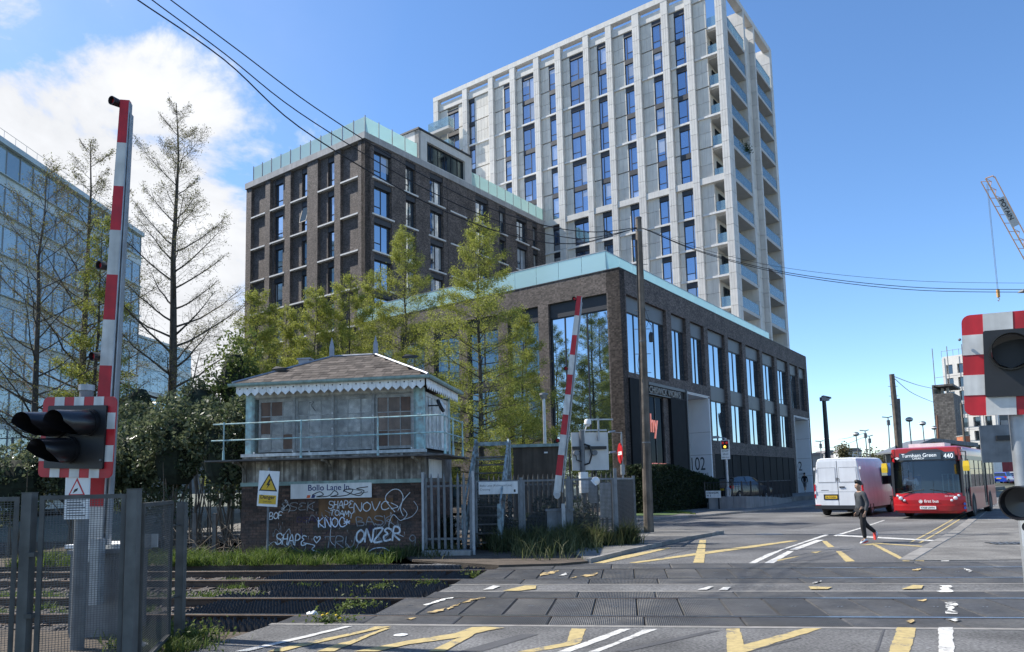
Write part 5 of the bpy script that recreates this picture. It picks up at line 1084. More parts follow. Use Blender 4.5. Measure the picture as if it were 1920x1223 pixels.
# no-entry sign
ne = thing('no_entry_sign', 'no-entry sign seen edge-on with two small lamps on a thin grey post', 'road sign', (*D(1165, 900, 25.5).to_2d(), 0), R(-84))
z = D(1168, 850, 25.5).z; MB().tube([(0, .06, 0), (0, .06, z+.75)], .03, 8).build('post', m_galv, ne); b = MB(); b.lathe([(0, 0), (.36, 0), (.36, .012), (0, .012)], 24, Matrix.Translation((0, 0, z)) @ Matrix.Rotation(R(90), 4, 'X')); dsk = b.build('disc', m_red, ne); MB().box(-.25, .25, -.016, -.013, z-.06, z+.06).build('bar', m_whitepaint, ne)
for dz in (.72, .0):
    b = MB(); b.tube([(0, .06, z+dz), (0, -.4, z+dz+.03)], .015, 6); b.loft([[(-.06, -.4, z+dz), (.06, -.4, z+dz), (.06, -.15, z+dz+.05), (-.06, -.15, z+dz+.05)], [(-.05, -.38, z+dz+.07), (.05, -.38, z+dz+.07), (.05, -.17, z+dz+.09), (-.05, -.17, z+dz+.09)]]); b.build('sign_lamp', m_galv, ne)
MB().box(-.08, .08, .0, .12, z-.75, z-.4).build('control_box', m_galv, ne)

# ---- telegraph pole with its wires
m_pole = mat('creosoted_pole', (.15, .125, .10), .9, var=.35, scale=3, streak=.55, bump=.6, bscale=18)
tp_ = thing('telegraph_pole', 'tall wooden telegraph pole standing at the footway corner', 'telegraph pole', (*G(1217, 1003).to_2d(), .05))
top = D(1197, 411, 24)-tp_.location; MB().tube([(0, 0, -.2), top*.5, top], [.165, .135, .105], 14).build('shaft', m_pole, tp_); b = MB(); b.lathe([(.11, 0), (.115, .04), (.1, .06), (0, .06)], 14, Matrix.Translation(top)); b.build('cap', m_oldwood, tp_)
for f in (.5, .56, .64, .70, .78, .85, .91): b = MB(); p = top*f; b.tube([p+Vector((-.26, 0, 0)), p+Vector((.26, 0, .0))], .012, 5); b.build('climbing_peg', m_galv_d, tp_)
b = MB(); p = top*.62; b.tube([p+Vector((.12, -.1, .55)), p+Vector((.3, -.1, .3)), p+Vector((.26, -.1, 0))], .01, 5); b.lathe([(0, -.22), (.07, -.2), (.08, .0), (.05, .12), (0, .14)], 10, Matrix.Translation(p+Vector((.27, -.1, -.05)))); b.tube([p+Vector((.1, -.12, .9)), p+Vector((.22, -.12, .5)), p+Vector((.13, -.12, .25))], .008, 5); b.build('cable_joint', m_black, tp_)
b = MB(); p = top*.52; b.tube([p+Vector((-.14, -.1, .5)), p+Vector((-.2, -.1, 0)), p+Vector((-.12, -.1, -.5))], .01, 5); b.tube([top*.2+Vector((-.15, -.05, 0)), top*.5+Vector((-.14, -.05, 0)), top*.93+Vector((-.11, -.05, 0))], .018, 5); b.build('down_cable', m_black, tp_)
b = MB()
for z_ in (.28, .6, .96): b.lathe([(.172-.06*z_, -.02), (.172-.06*z_, .02)], 14, Matrix.Translation(top*z_))
b.build('pole_band', m_galv_d, tp_)
PT = D(1197, 428, 24)
def wire(pts, r_, label, grp):
    P = [Vector(p) for p in pts]; out = []
    for i in range(len(P)-1):             # Catmull-Rom
        p0, p1, p2, p3 = P[max(i-1, 0)], P[i], P[i+1], P[min(i+2, len(P)-1)]
        for k in range(6):
            t_ = k/6; out.append(.5*((2*p1)+(p2-p0)*t_+(2*p0-5*p1+4*p2-p3)*t_*t_+(3*p1-p0-3*p2+p3)*t_**3))
    out.append(P[-1])
    tag(MB().tube(out, r_, 6).build('overhead_wire', m_blackgloss, None), label, 'wire', grp)
def plan_pts(px, end):
    e = end-PT; e.z = 0; n = Vector((e.y, -e.x, 0)); o = []
    for x, y in px:
        v = ray(x, y); t_ = (PT-Vector((0, 0, CH))).dot(n)/v.dot(n); o.append(Vector((0, 0, CH))+v*t_)
    return o
for k, (px, r_) in enumerate((([(215, -32), (258, 0), (420, 112), (560, 237.6), (760, 360), (900, 423), (1000, 451), (1053, 457), (1106, 453), (1193, 428)], .014), ([(245, -34), (285, 0), (420, 100), (560, 210.6), (760, 334), (900, 402), (1000, 433), (1053, 444), (1106, 447), (1193, 429)], .012), ([(278, -32), (320, 0), (450, 97), (588, 200), (760, 309.6), (900, 383), (1000, 417), (1064, 431), (1127, 435), (1193, 427)], .012))):
    wire(plan_pts(px, D(258, 0, 15)), r_*1.15, ('thick lowest overhead wire from the upper left to the telegraph pole', 'middle overhead wire from the upper left to the telegraph pole', 'uppermost overhead wire from the upper left to the telegraph pole')[k], 'wires to the telegraph pole')
for k, dy in enumerate((0, 5, -12)):
    wire(plan_pts([(1200, 427), (1220, 434+dy*.1), (1320, 473+dy*.4), (1480, 512+dy*.7), (1700, 538+dy), (1920, 543+dy), (2000, 540+dy)], D(1920, 543, 24)), .011 if k < 2 else .006, ('upper of the two dark wires running right from the telegraph pole', 'lower of the two dark wires running right from the telegraph pole', 'thin uppermost wire running right from the telegraph pole')[k], 'wires to the right')
sl_ = thing('street_lamp', 'dark street lamp head poking in at the right edge above the board', 'street lamp', (*D(1990, 560, 17).to_2d(), 0)); zz = D(1930, 546, 17); b = MB(); b.tube([(0, 0, 0), (0, 0, zz.z-.1)], .06, 8); b.build('column', m_galv_d, sl_); p = zz-sl_.location; b = MB(); b.loft([[p+Vector((-.22, -.1, -.02)), p+Vector((.3, -.12, -.02)), p+Vector((.3, .12, -.02)), p+Vector((-.22, .1, -.02))], [p+Vector((-.2, -.06, .03)), p+Vector((.3, -.1, .09)), p+Vector((.3, .1, .09)), p+Vector((-.2, .06, .03))]]); b.tube([p+Vector((.3, 0, .03)), Vector((0, 0, zz.z-.1))], .03, 6); b.build('lantern', m_galv_d, sl_)

# ---- opposite pavement: sign, far signal, low wall, railing
ss = thing('street_name_sign', 'low white street name plate on two short posts before the hedge', 'street sign', (*G(1339, 958).to_2d(), .1), R(-30))
for x in (-.28, .28): MB().box(x-.035, x+.035, .02, .08, 0, .95).build('post', m_black, ss)
np_ = MB().box(-.42, .42, -.012, .012, -.2, .2).build('name_plate', m_whitepaint, ss, (0, 0, .82)); text('lettering', 'STANHOPE\nW 3', .15, m_blackp, np_, (-.38, -.014, .03), FRONT, sx=.9, bold=.003)
wg = thing('far_stop_light', 'small lit stop-light and white instruction plate on a grey post', 'traffic signal', (*G(1366, 957).to_2d(), .1), R(-34))
zt = D(1360, 828, 41.2).z; MB().tube([(0, .08, 0), (0, .08, 1.1), (0, .08, 1.2), (0, .08, zt+.1)], [.16, .15, .075, .07], 12).build('post', m_galv, wg); pt_ = MB().box(-.25, .25, -.02, .02, zt-1.1, zt).build('plate', m_whitepaint, wg); MB().box(-.2, .2, -.05, -.022, zt-.52, zt-.04).build('lamp_box', m_blackp, wg)
m_amb = mat('lit_amber', (1, .55, .05), .4, emit=1.4); m_reddim = mat('dim_red', (.5, .02, .02), .4, emit=.15)
for x, z_, mm in ((-.11, zt-.17, m_reddim), (.11, zt-.17, m_reddim), (0, zt-.39, m_amb)): MB().lathe([(0, .02), (.075, 0)], 14, Matrix.Translation((x, -.052, z_)) @ Matrix.Rotation(R(90), 4, 'X')).build('lens', mm, wg)
for z_, s_ in ((zt-.68, 'STOP'), (zt-.85, 'when'), (zt-1.02, 'lights show')): text('lettering', s_, .15 if len(s_) < 6 else .095, m_blackp, wg, (0, -.024, z_), FRONT, 'CENTER')
b = MB(); b.tube([(0, .08, zt+.1), (-.5, .08, zt+.2)], .03, 6); b.box(-.75, -.35, 0, .16, zt+.12, zt+.26); b.build('camera_arm', m_galv, wg)
lw = thing('low_wall', 'low pale stone retaining wall along the pavement below the railing', 'wall', (0, 0, 0))
wl = [G(1330, 958), G(1400, 957), G(1450, 951), G(1492, 942)]; hts = [.78, .78, .62, .2]
m_stonew = mat('pale_stone_wall', (.22, .22, .22), .85, var=.15, scale=2, streak=.2, rand=.06)
for (p, h0), (q_, h1) in zip(zip(wl, hts), zip(wl[1:], hts[1:])):
    d = (q_-p); n_ = 3
    for i in range(n_):
        a, c = p.lerp(q_, i/n_), p.lerp(q_, (i+1)/n_-.006); ha, hc = h0+(h1-h0)*i/n_, h0+(h1-h0)*(i+1)/n_; nn = Vector((-d.y, d.x, 0)).normalized()*.3
        MB().loft([[a, c, c+nn, a+nn], [v+Vector((0, 0, h)) for v, h in zip((a, c, c+nn, a+nn), (ha, hc, hc, ha))]]).build('wall_block', m_stonew, lw)
rlg = thing('railing', 'dark vertical-bar railing on top of the low stone wall', 'railing', (0, 0, 0)); off = Vector((-.15, .2, 0))
for (p, h0), (q_, h1) in zip(zip(wl, hts), zip(wl[1:], hts[1:])):
    n_ = max(4, int((q_-p).length/.16))
    for i in range(n_):
        a = p.lerp(q_, i/n_)+off; h = h0+(h1-h0)*i/n_
        if i % 9 == 0: bx('railing_post', a.x-.03, a.x+.03, a.y-.03, a.y+.03, h, 1.62, m_black, rlg)
        else: bx('railing_bar', a.x-.008, a.x+.008, a.y-.008, a.y+.008, h+.05, 1.55, m_black, rlg)
    a, c = p+off, q_+off; MB().tube([a+Vector((0, 0, 1.57)), c+Vector((0, 0, 1.57))], .022, 6).build('top_rail', m_black, rlg)
flatpoly('plaza', [wl[0]+Vector((0, .4, 0)), wl[1]+Vector((0, .4, 0)), wl[2]+Vector((0, .4, 0)), wl[3]+Vector((.3, .4, 0)), (25.5, 57), (30.5, 70.5), (14, 51)], .42, m_paving, 'structure', .4)
for p in (G(1462, 925, .4), ): tag(MB().box(-.3, .3, -.02, .02, .0, 1.0).build('utility_box', m_galv_d, None, (p.x, p.y, .42), (0, 0, R(-36))), 'grey steel utility box behind the dark railing', 'utility box')

# ------------------------------------------------------------------ vehicles
m_busred = mat('bus_red', (.42, .006, .012), .34, 0, var=.12, scale=2, coat=.3, dirt=(.30, .012, .015), dscale=1.5)
m_busgrey = mat('bus_dark_grey', (.035, .037, .042), .35, .1)
m_tyre = mat('tyre', (.018, .018, .019), .85, var=.15, scale=20)
m_rim = mat('wheel_rim', (.25, .25, .26), .4, .7)
m_carglass = glass_mat('vehicle_glass', (.016, .02, .024), .12, (.8, .9, 1), .2, .03, maxr=.6)
m_tinted = clear_mat('tinted_window', (.02, .024, .026), .42, .03, .06)
m_screen = clear_mat('windscreen', (.05, .08, .10), .9, .03, .08)
m_vanwhite = mat('van_white', (.70, .72, .74), .42, 0, var=.05, scale=2, coat=.12, streak=.05)
m_tail = mat('tail_lamp', (.55, .02, .03), .2, 0, coat=1)
m_head = mat('head_lamp', (.75, .78, .8), .12, .3, coat=1)
m_plate_y = mat('plate_yellow', (.75, .48, .03), .5); m_plate_w = mat('plate_white', (.75, .75, .72), .5)
m_mirror_y = mat('mirror_yellow', (.75, .50, .02), .45)
m_seat = mat('seat_blue', (.05, .08, .22), .8); m_rail_b = mat('pale_handrail', (.45, .62, .62), .4)
m_skin = mat('skin', (.30, .185, .13), .6); m_shirt = mat('pale_shirt', (.72, .8, .86), .8); m_hair = mat('dark_hair', (.012, .01, .009), .6)
def wheel(parent, x, y, r_, w, side):
    b = MB(); M_ = Matrix.Translation((x, y, r_)) @ Matrix.Rotation(R(90), 4, 'Y')
    b.lathe([(r_*.6, -w/2), (r_*.93, -w/2), (r_, -w/2+.03), (r_, w/2-.03), (r_*.93, w/2), (r_*.6, w/2)], 24, M_); o = smooth_angle(b.build('wheel', m_tyre, parent))
    b = MB(); b.lathe([(0, side*(w/2-.02)), (r_*.2, side*(w/2-.02)), (r_*.3, side*(w/2-.07)), (r_*.55, side*(w/2-.05)), (r_*.62, side*(w/2-.005))], 20, M_); b.build('rim', m_rim, o)
def dial(b, c, r_, axis, n=16): b.lathe([(0, .0), (r_, 0)], n, aimed(axis, c))
# ---- bus
bu = thing('bus', 'red single-decker bus facing the camera, showing route 440', 'bus', (16.22, 28.72, 0), R(-39.6))
BW, BL = 1.25, 9.4
def bus_wall(side):
    x = side*BW; wins = [(2.05, 3.25), (3.35, 4.5), (4.6, 5.55), (6.75, 7.9), (8.0, 9.0)]; ops = [(a, c, 1.22, 2.30) for a, c in wins]
    if side > 0: ops += [(.42, 1.72, .32, 2.32), (5.62, 6.66, .32, 2.32)]
    else: ops += [(.55, 1.9, 1.22, 2.3), (5.62, 6.66, 1.22, 2.3)]
    us = wall('side_panel', 'y', .30, BL, .28, 1.21, [(a, c, max(z0, .28), min(z1, 1.21)) for a, c, z0, z1 in ops if z0 < 1.2], .04, m_busred, bu, x) if side > 0 else wall('side_panel', 'y', .30, BL, .28, 1.21, [], .04, m_busred, bu, x)
    wall('window_surround', 'y', .30, BL, 1.211, 2.48, [(a, c, max(z0, 1.211), z1) for a, c, z0, z1 in ops], .04, m_busgrey, bu, x)
    xi = x-side*.02
    for a, c, z0, z1 in ops:
        if z0 < 1:
            for k in range(2):
                y0, y1 = a+(c-a)*k/2+.015, a+(c-a)*(k+1)/2-.015
                d_ = wall('door_leaf', 'y', y0, y1, z0, z1, [(y0+.06, y1-.06, z0+.14, z1-.08)], .04, m_busgrey, bu, xi); MB().box(xi-.018, xi-.012, y0+.05, y1-.05, z0+.12, z1-.06).build('door_glass', m_carglass, d_)
        else:
            MB().box(xi-.006, xi+.006, a, c, z0, z1).build('side_window', m_tinted, bu)
            MB().box(xi-.008, xi+.008, a, c, z1-.36, z1-.335).build('window_bar', m_busgrey, bu)
for s_ in (-1, 1): bus_wall(s_)
for s_ in (-1, 1):
    for y in (2.35, 7.3):
        b = MB(); pts = [(.56*math.cos(R(a)), .56*math.sin(R(a))) for a in range(0, 181, 15)]
        b.add([(s_*(BW+.004), y+p, .42+q) for p, q in pts]+[(s_*(BW+.004), y-.56, .2), (s_*(BW+.004), y+.56, .2)], [tuple(range(len(pts)+2))]); b.build('wheel_arch', m_dark, bu); wheel(bu, s_*(BW-.12), y, .47, .28, s_)
def bring(y, w, zt, r_=.22, zb=2.47):
    o = [(-w, zb)]+[(-w+r_-r_*math.cos(R(a)), zt-r_+r_*math.sin(R(a))) for a in range(0, 91, 22)]+[(w-r_+r_*math.sin(R(a)), zt-r_+r_*math.cos(R(a))) for a in range(0, 91, 22)]+[(w, zb)]
    return [(p, y, q) for p, q in o]
b = MB(); b.loft([bring(.24, BW-.02, 2.80), bring(.5, BW+.003, 2.85), bring(9.2, BW+.003, 2.85), bring(9.4, BW-.03, 2.78)]); smooth_angle(b.build('roof', m_busred, bu), 50)
b = MB(); b.box(-.75, .55, 1.2, 2.6, 2.85, 3.02); b.build('roof_unit', m_whitepaint, bu)
b = MB(); b.box(-BW, BW, BL-.04, BL, .3, 2.48); b.build('rear_panel', m_busred, bu); b = MB(); b.box(-BW+.05, BW-.05, .2, BL-.1, .25, .34); b.build('floor', m_dark, bu); b = MB(); b.box(-1.15, 1.15, 3.4, 3.45, .34, 2.45); b.build('interior_bulkhead', mat('bus_interior', (.20, .24, .28), .8), bu)
def front_strip(z0, z1, dy0, dy1, w0, w1, n=12):
    v = []; f = []
    for j, (z, dy, w) in enumerate(((z0, dy0, w0), (z1, dy1, w1))):
        for i in range(n+1):
            t_ = -1+2*i/n; v.append((t_*w, dy+.22*abs(t_)**4, z))
    return v, [(i, i+1, n+2+i, n+1+i) for i in range(n)]
def front(name, zs, m, thick=.0):
    b = MB()
    for (z0, d0, w0), (z1, d1, w1) in zip(zs, zs[1:]): v, f = front_strip(z0, z1, d0, d1, w0, w1); b.add(v, f)
    return smooth_angle(b.build(name, m, bu), 60)
front('bumper', [(.24, .05, 1.15), (.34, .0, 1.235), (.55, -.02, 1.25)], m_busred); front('front_panel', [(.552, .0, 1.25), (.56, .02, 1.25), (.75, .01, 1.25), (1.02, .05, 1.25)], m_busred)
front('windscreen', [(1.0, .062, 1.19), (1.5, .10, 1.19), (2.30, .19, 1.17)], m_screen); front('destination_surround', [(2.28, .175, 1.19), (2.5, .19, 1.19), (2.74, .235, 1.15)], m_busgrey)
b = MB()
for s_ in (-1, 1): b.box(min(s_*1.17, s_*1.25), max(s_*1.17, s_*1.25), .20, .34, .9, 2.3)
b.build('corner_pillars', m_busgrey, bu)
for s_ in (-1, 1): MB().loft([[(s_*1.13, .21, 2.26), (s_*1.26, .36, 2.26), (s_*1.26, .6, 2.26), (s_*1.13, .6, 2.26)], [(s_*1.10, .23, 2.80), (s_*1.23, .38, 2.78), (s_*1.23, .6, 2.78), (s_*1.10, .6, 2.82)]]).build('front_corner', m_busred, bu)
m_led = mat('led_sign', (.05, .075, .10), .4); m_ledt = mat('led_text', (.75, .8, .82), .5, emit=.35)
dsp = MB().box(-.92, .55, .155, .165, 2.34, 2.62).build('destination_screen', m_led, bu); MB().box(.62, 1.02, .20, .21, 2.34, 2.62).build('number_screen', m_led, bu)
text('lettering', 'Turnham Green', .205, m_ledt, dsp, (-.83, .150, 2.45), FRONT, sx=.92); text('lettering', 'CHURCH', .10, m_ledt, dsp, (-.45, .150, 2.36), FRONT); text('lettering', '440', .26, m_ledt, bu, (.64, .190, 2.38), FRONT, sx=.85)
m_wp = mat('white_vinyl', (.75, .75, .74), .5)
text('lettering', 'first bus', .155, m_wp, bu, (-.12, -.012, .66), FRONT, bold=.003); text('lettering', 'DLE 30343', .07, m_wp, bu, (.60, -.0, .88), (R(90), 0, R(4)))
b = MB(); b.lathe([(.05, 0), (.068, .0005), (.068, 0)], 16, Matrix.Translation((-.24, -.012, .70)) @ Matrix.Rotation(R(90), 4, 'X')); b.prism([(-.30, .67), (-.24, .75), (-.2, .72), (-.19, .66)], -.0125, -.012, axis='y'); b.build('emblem', m_wp, bu)
MB().prism([(-1.1, 2.42), (-1.0, 2.36), (-.9, 2.42), (-1.0, 2.48)], .172, .178, axis='y').build('route_diamond', m_wp, bu)
pn = MB().box(-.28, .28, -.035, -.022, .40, .52).build('number_plate', m_plate_w, bu); text('lettering', 'YX68 UWH', .095, m_blackp, pn, (-.25, -.0365, .425), FRONT, sx=1.0, bold=.003)
for s_ in (-1, 1):
    for i, (x, z, r_) in enumerate(((1.06, .92, .05), (.95, .83, .075), (.82, .74, .05))): b = MB(); b.lathe([(0, .04), (r_*.6, .03), (r_, 0), (r_, -.06)], 14, Matrix.Translation((s_*x, .03+.05*(x > 1), z)) @ Matrix.Rotation(R(90), 4, 'X')); b.build('headlamp', m_head, bu)
    b = MB(); b.tube([(s_*1.2, .25, 2.62), (s_*1.42, -.05, 2.6), (s_*1.42, -.1, 2.35), (s_*1.42, -.1, 2.2)], .022, 6); a_ = b.build('mirror_arm', m_black, bu)
    b = MB(); b.loft([[(s_*1.42-.1, -.2, 1.86), (s_*1.42+.1, -.2, 1.86), (s_*1.42+.1, -.05, 1.86), (s_*1.42-.1, -.05, 1.86)], [(s_*1.42-.11, -.21, 2.04), (s_*1.42+.11, -.21, 2.04), (s_*1.42+.11, -.04, 2.04), (s_*1.42-.11, -.04, 2.04)], [(s_*1.42-.09, -.19, 2.24), (s_*1.42+.09, -.19, 2.24), (s_*1.42+.09, -.05, 2.24), (s_*1.42-.09, -.05, 2.24)]]); b.build('mirror', m_mirror_y, bu)
for z_ in (.45, .60): b = MB(); b.lathe([(0, 0), (.055, 0)], 12, aimed((.75, -.65, 0), (1.225, .17, z_))); b.build('blue_sticker', mat('blue_vinyl', (.03, .12, .45), .5), bu)
for x0, x1 in ((-.95, -.1), (.1, .95)): b = MB(); b.tube([(x0 if x0 < 0 else x1, .03, 1.0), ((x0+x1)/2, .03, 1.1), (x1 if x0 < 0 else x0, .06, 1.16)], .014, 5); b.build('wiper', m_black, bu)
MB().box(-1.1, -.25, .32, .52, .9, 1.15).build('dashboard', m_busgrey, bu); b = MB(); b.tube([(.35, 1.4, .9), (.35, 1.4, 1.75), (.9, 1.4, 1.75), (.9, 1.4, .9)], .025, 6); b.tube([(.55, 1.4, .9), (.55, 1.4, 1.75)], .025, 6); b.tube([(.72, 1.4, .9), (.72, 1.4, 1.75)], .025, 6); b.build('luggage_rail', m_rail_b, bu)
b = MB(); b.box(-1.05, -.4, 1.16, 1.3, .9, 1.7); b.build('driver_seat', m_seat, bu)
dr_rot = R(-39.6)
def skin_mesh(name, V_, E_, Rad, m, parent, sub=2):
    me = bpy.data.meshes.new(name); me.from_pydata(V_, E_, []); o = bpy.data.objects.new(name, me); link(o, parent)
    md = o.modifiers.new('skin', 'SKIN'); md.use_smooth_shade = True
    if not me.skin_vertices: 
        import bmesh as _bm
        bb = _bm.new(); bb.from_mesh(me); bb.verts.layers.skin.verify(); bb.to_mesh(me); bb.free()
    for i, r_ in enumerate(Rad): sv = me.skin_vertices[0].data[i]; sv.radius = r_ if isinstance(r_, tuple) else (r_, r_); sv.use_root = i == 0
    md2 = o.modifiers.new('sub', 'SUBSURF'); md2.levels = sub; md2.render_levels = sub
    me.materials.append(m); return o
def chain(V_, E_, Rad, pts, rads, start=None):
    prev = start
    for p, r_ in zip(pts, rads):
        V_.append(tuple(p)); Rad.append(r_); i = len(V_)-1
        if prev is not None: E_.append((prev, i))
        prev = i
    return prev
def head_hair(parent, c, s_, m):
    """hair cap: upper part of an uneven ellipsoid, facing +x"""
    b = MB(); n, k = 14, 7; v = []
    for j in range(k+1):
        ph = R(90)*(1-j/k)+R(-18)*(j/k)
        for i in range(n):
            a = 2*math.pi*i/n; rr_ = 1+.07*math.sin(5*a+j)
            cut = .10*max(0, math.cos(a))*(j/k)
            v.append((c[0]-.012*s_+.108*s_*math.cos(ph)*math.cos(a)*rr_, c[1]+.088*s_*math.cos(ph)*math.sin(a)*rr_, c[2]+.115*s_*math.sin(ph)+cut*s_))
    b.add(v, [(j*n+i, j*n+(i+1) % n, (j+1)*n+(i+1) % n, (j+1)*n+i) for j in range(k) for i in range(n)]); smooth_angle(b.build('hair', m, parent), 80)
def person(label, loc, yaw, H_, pose, mats, group=None):
    t = thing('person', label, 'person', loc, yaw, group); s_ = H_/1.75; v3 = lambda p: Vector(p)*s_
    hipL, hipR = (0, .085, .92), (0, -.085, .92); L_, R_ = pose['legL'], pose['legR']; aL, aR = pose['armL'], pose['armR']
    V_, E_, Rd_ = [], [], []
    pel = chain(V_, E_, Rd_, [v3((0, 0, .95))], [.115*s_]); ch = chain(V_, E_, Rd_, [v3((.0, 0, 1.12)), v3((.005, 0, 1.30)), v3((.0, 0, 1.42))], [(.10*s_, .125*s_), (.105*s_, .145*s_), (.085*s_, .12*s_)], pel)
    hd = Vector((.05, 0, 1.63)); nk = chain(V_, E_, Rd_, [v3((.015, 0, 1.49)), v3((.035, 0, 1.545)), v3((.045, 0, 1.60)), v3((.045, 0, 1.66)), v3((.04, 0, 1.71))], [.052*s_, .06*s_, (.088*s_, .072*s_), (.092*s_, .075*s_), (.06*s_, .055*s_)], ch)
    chain(V_, E_, Rd_, [v3((.145, 0, 1.615))], [.014*s_], nk-2)
    for leg, sy in ((L_, .085), (R_, -.085)): chain(V_, E_, Rd_, [v3((0, sy, .90))]+[v3(p) for p in leg], [.082*s_, .056*s_, .036*s_, .03*s_], pel)
    for arm, sy in ((aL, 1), (aR, -1)):
        w_ = chain(V_, E_, Rd_, [v3((0, .185*sy, 1.41))]+[v3(p) for p in arm[:2]]+[v3(arm[2])], [.05*s_, .038*s_, .022*s_, .024*s_], ch)
        p = Vector(arm[2]); d = (Vector(arm[2])-Vector(arm[1])).normalized()
        for k, dx in enumerate((-.03, -.01, .012, .032)): chain(V_, E_, Rd_, [v3(p+d*.05+Vector((dx, 0, 0))), v3(p+d*(.085+.012*(k in (1, 2)))+Vector((dx+.012, 0, 0)))], [.0085*s_, .007*s_], w_)
        chain(V_, E_, Rd_, [v3(p+Vector((.05, 0, -.01))), v3(p+Vector((.06, 0, -.04)))], [.011*s_, .009*s_], w_)
    skin_mesh('body', V_, E_, Rd_, m_skin, t)
    V_, E_, Rd_ = [], [], []          # top
    pel = chain(V_, E_, Rd_, [v3((0, 0, .90))], [(.128*s_, .158*s_)]); ch = chain(V_, E_, Rd_, [v3((.0, 0, 1.1)), v3((.005, 0, 1.28)), v3((.0, 0, 1.42))], [(.122*s_, .15*s_), (.128*s_, .165*s_), (.105*s_, .13*s_)], pel)
    chain(V_, E_, Rd_, [v3((-.035, 0, 1.505))], [.082*s_], ch)
    for arm, sy in ((aL, 1), (aR, -1)): chain(V_, E_, Rd_, [v3((0, .19*sy, 1.405)), v3(arm[0]), v3(Vector(arm[0]).lerp(Vector(arm[1]), .95))], [.068*s_, .056*s_, .045*s_], ch)
    skin_mesh('hooded_top' if mats.get('hood') else 'coat', V_, E_, Rd_, mats['top'], t)
    V_, E_, Rd_ = [], [], []
    pel = chain(V_, E_, Rd_, [v3((0, 0, .96))], [(.118*s_, .145*s_)])
    for leg, sy in ((L_, .085), (R_, -.085)): chain(V_, E_, Rd_, [v3((0, sy, .88)), v3(leg[0]), v3(Vector(leg[0]).lerp(Vector(leg[1]), pose.get('hem', .93)))], [.1*s_, .078*s_, .058*s_], pel)
    skin_mesh('trousers', V_, E_, Rd_, mats['legs'], t)
    for leg in (L_, R_):
        a, to = Vector(leg[1]), Vector(leg[2]); d = (to-a).normalized(); fw = (d-Vector((0, 0, 1))*0).normalized(); side = Vector((0, 1, 0)); up = side.cross(fw) if side.cross(fw).z > -2 else Vector((0, 0, 1)); up = fw.cross(side)*-1 if fw.cross(side).z < 0 else fw.cross(side)
        base = a-up*.0; b = MB(); rings = []
        for f, w_, h_ in ((-.35, .03, .05), (-.2, .04, .09), (.25, .043, .085), (.75, .048, .05), (1.15, .045, .04), (1.35, .025, .025)):
            c = a+fw*((to-a).length*f)-up*.055; rings.append([v3(c+side*(w_*math.cos(q*math.pi/4))+up*(h_*.5+h_*.5*math.sin(q*math.pi/4))) for q in range(8)])
        b.loft(rings); so_ = smooth_angle(b.build('shoe', mats['shoe'], t), 60)
        b = MB(); rings = []
        for f, w_ in ((-.36, .034), (.0, .045), (.6, .05), (1.15, .048), (1.37, .028)): c = a+fw*((to-a).length*f)-up*.055; rings.append([v3(c+side*w_-up*.022), v3(c-side*w_-up*.022), v3(c-side*w_+up*.012), v3(c+side*w_+up*.012)])
        b.loft(rings); b.build('sole', mats['sole'], so_)
    head_hair(t, v3((.035, 0, 1.685)), s_*1.04, m_hair)
    for sy in (1, -1): b = MB(); b.lathe([(0, -.006), (.022, -.004), (.024, .006), (0, .008)], 8, Matrix.Translation(v3((.03, .082*sy, 1.625))) @ Matrix.Rotation(R(90), 4, 'X')); b.build('ear', m_skin, t); b = MB(); b.lathe([(0, .006), (.008, 0)], 8, aimed((1, .2*sy, 0), v3((.128, .032*sy, 1.64)))); b.build('eye', m_hair, t)
    return t
m_hoodie = mat('charcoal_hoodie', (.045, .05, .057), .9, var=.15, scale=12, bump=.3, bscale=40); m_blacktr = mat('black_trousers', (.010, .010, .012), .85, var=.2, scale=10); m_trainer = mat('pale_trainers', (.50, .56, .62), .7); m_redsole = mat('red_sole', (.62, .06, .05), .6); m_blackcoat = mat('black_coat', (.008, .008, .01), .9)
walk = dict(legL=[(.03, .085, .50), (-.01, .085, .10), (.12, .085, .055)], legR=[(-.14, -.085, .53), (-.47, -.085, .26), (-.475, -.085, .12)], armL=[(-.06, .25, 1.13), (.02, .24, .90), (.04, .235, .83)], armR=[(-.05, -.25, 1.13), (.0, -.25, .90), (.02, -.245, .83)])
person('man in a dark hooded top and black trousers walking across the road', G(1619, 1018), R(186), 1.60, walk, dict(top=m_hoodie, legs=m_blacktr, shoe=m_trainer, sole=m_redsole, hood=True))
stand = dict(legL=[(.08, .085, .50), (.12, .085, .10), (.24, .085, .06)], legR=[(-.02, -.085, .5), (-.2, -.085, .14), (-.1, -.085, .06)], armL=[(-.04, .25, 1.13), (.06, .24, .92), (.1, .235, .85)], armR=[(-.02, -.25, 1.13), (.04, -.25, .92), (.08, -.245, .85)], hem=.15)
person('distant person in a black coat walking towards the far entrance', (*D(1510, 921, 66).to_2d(), .42), R(50), 1.72, stand, dict(top=m_blackcoat, legs=m_galv_d, shoe=m_whitepaint, sole=m_whitepaint))
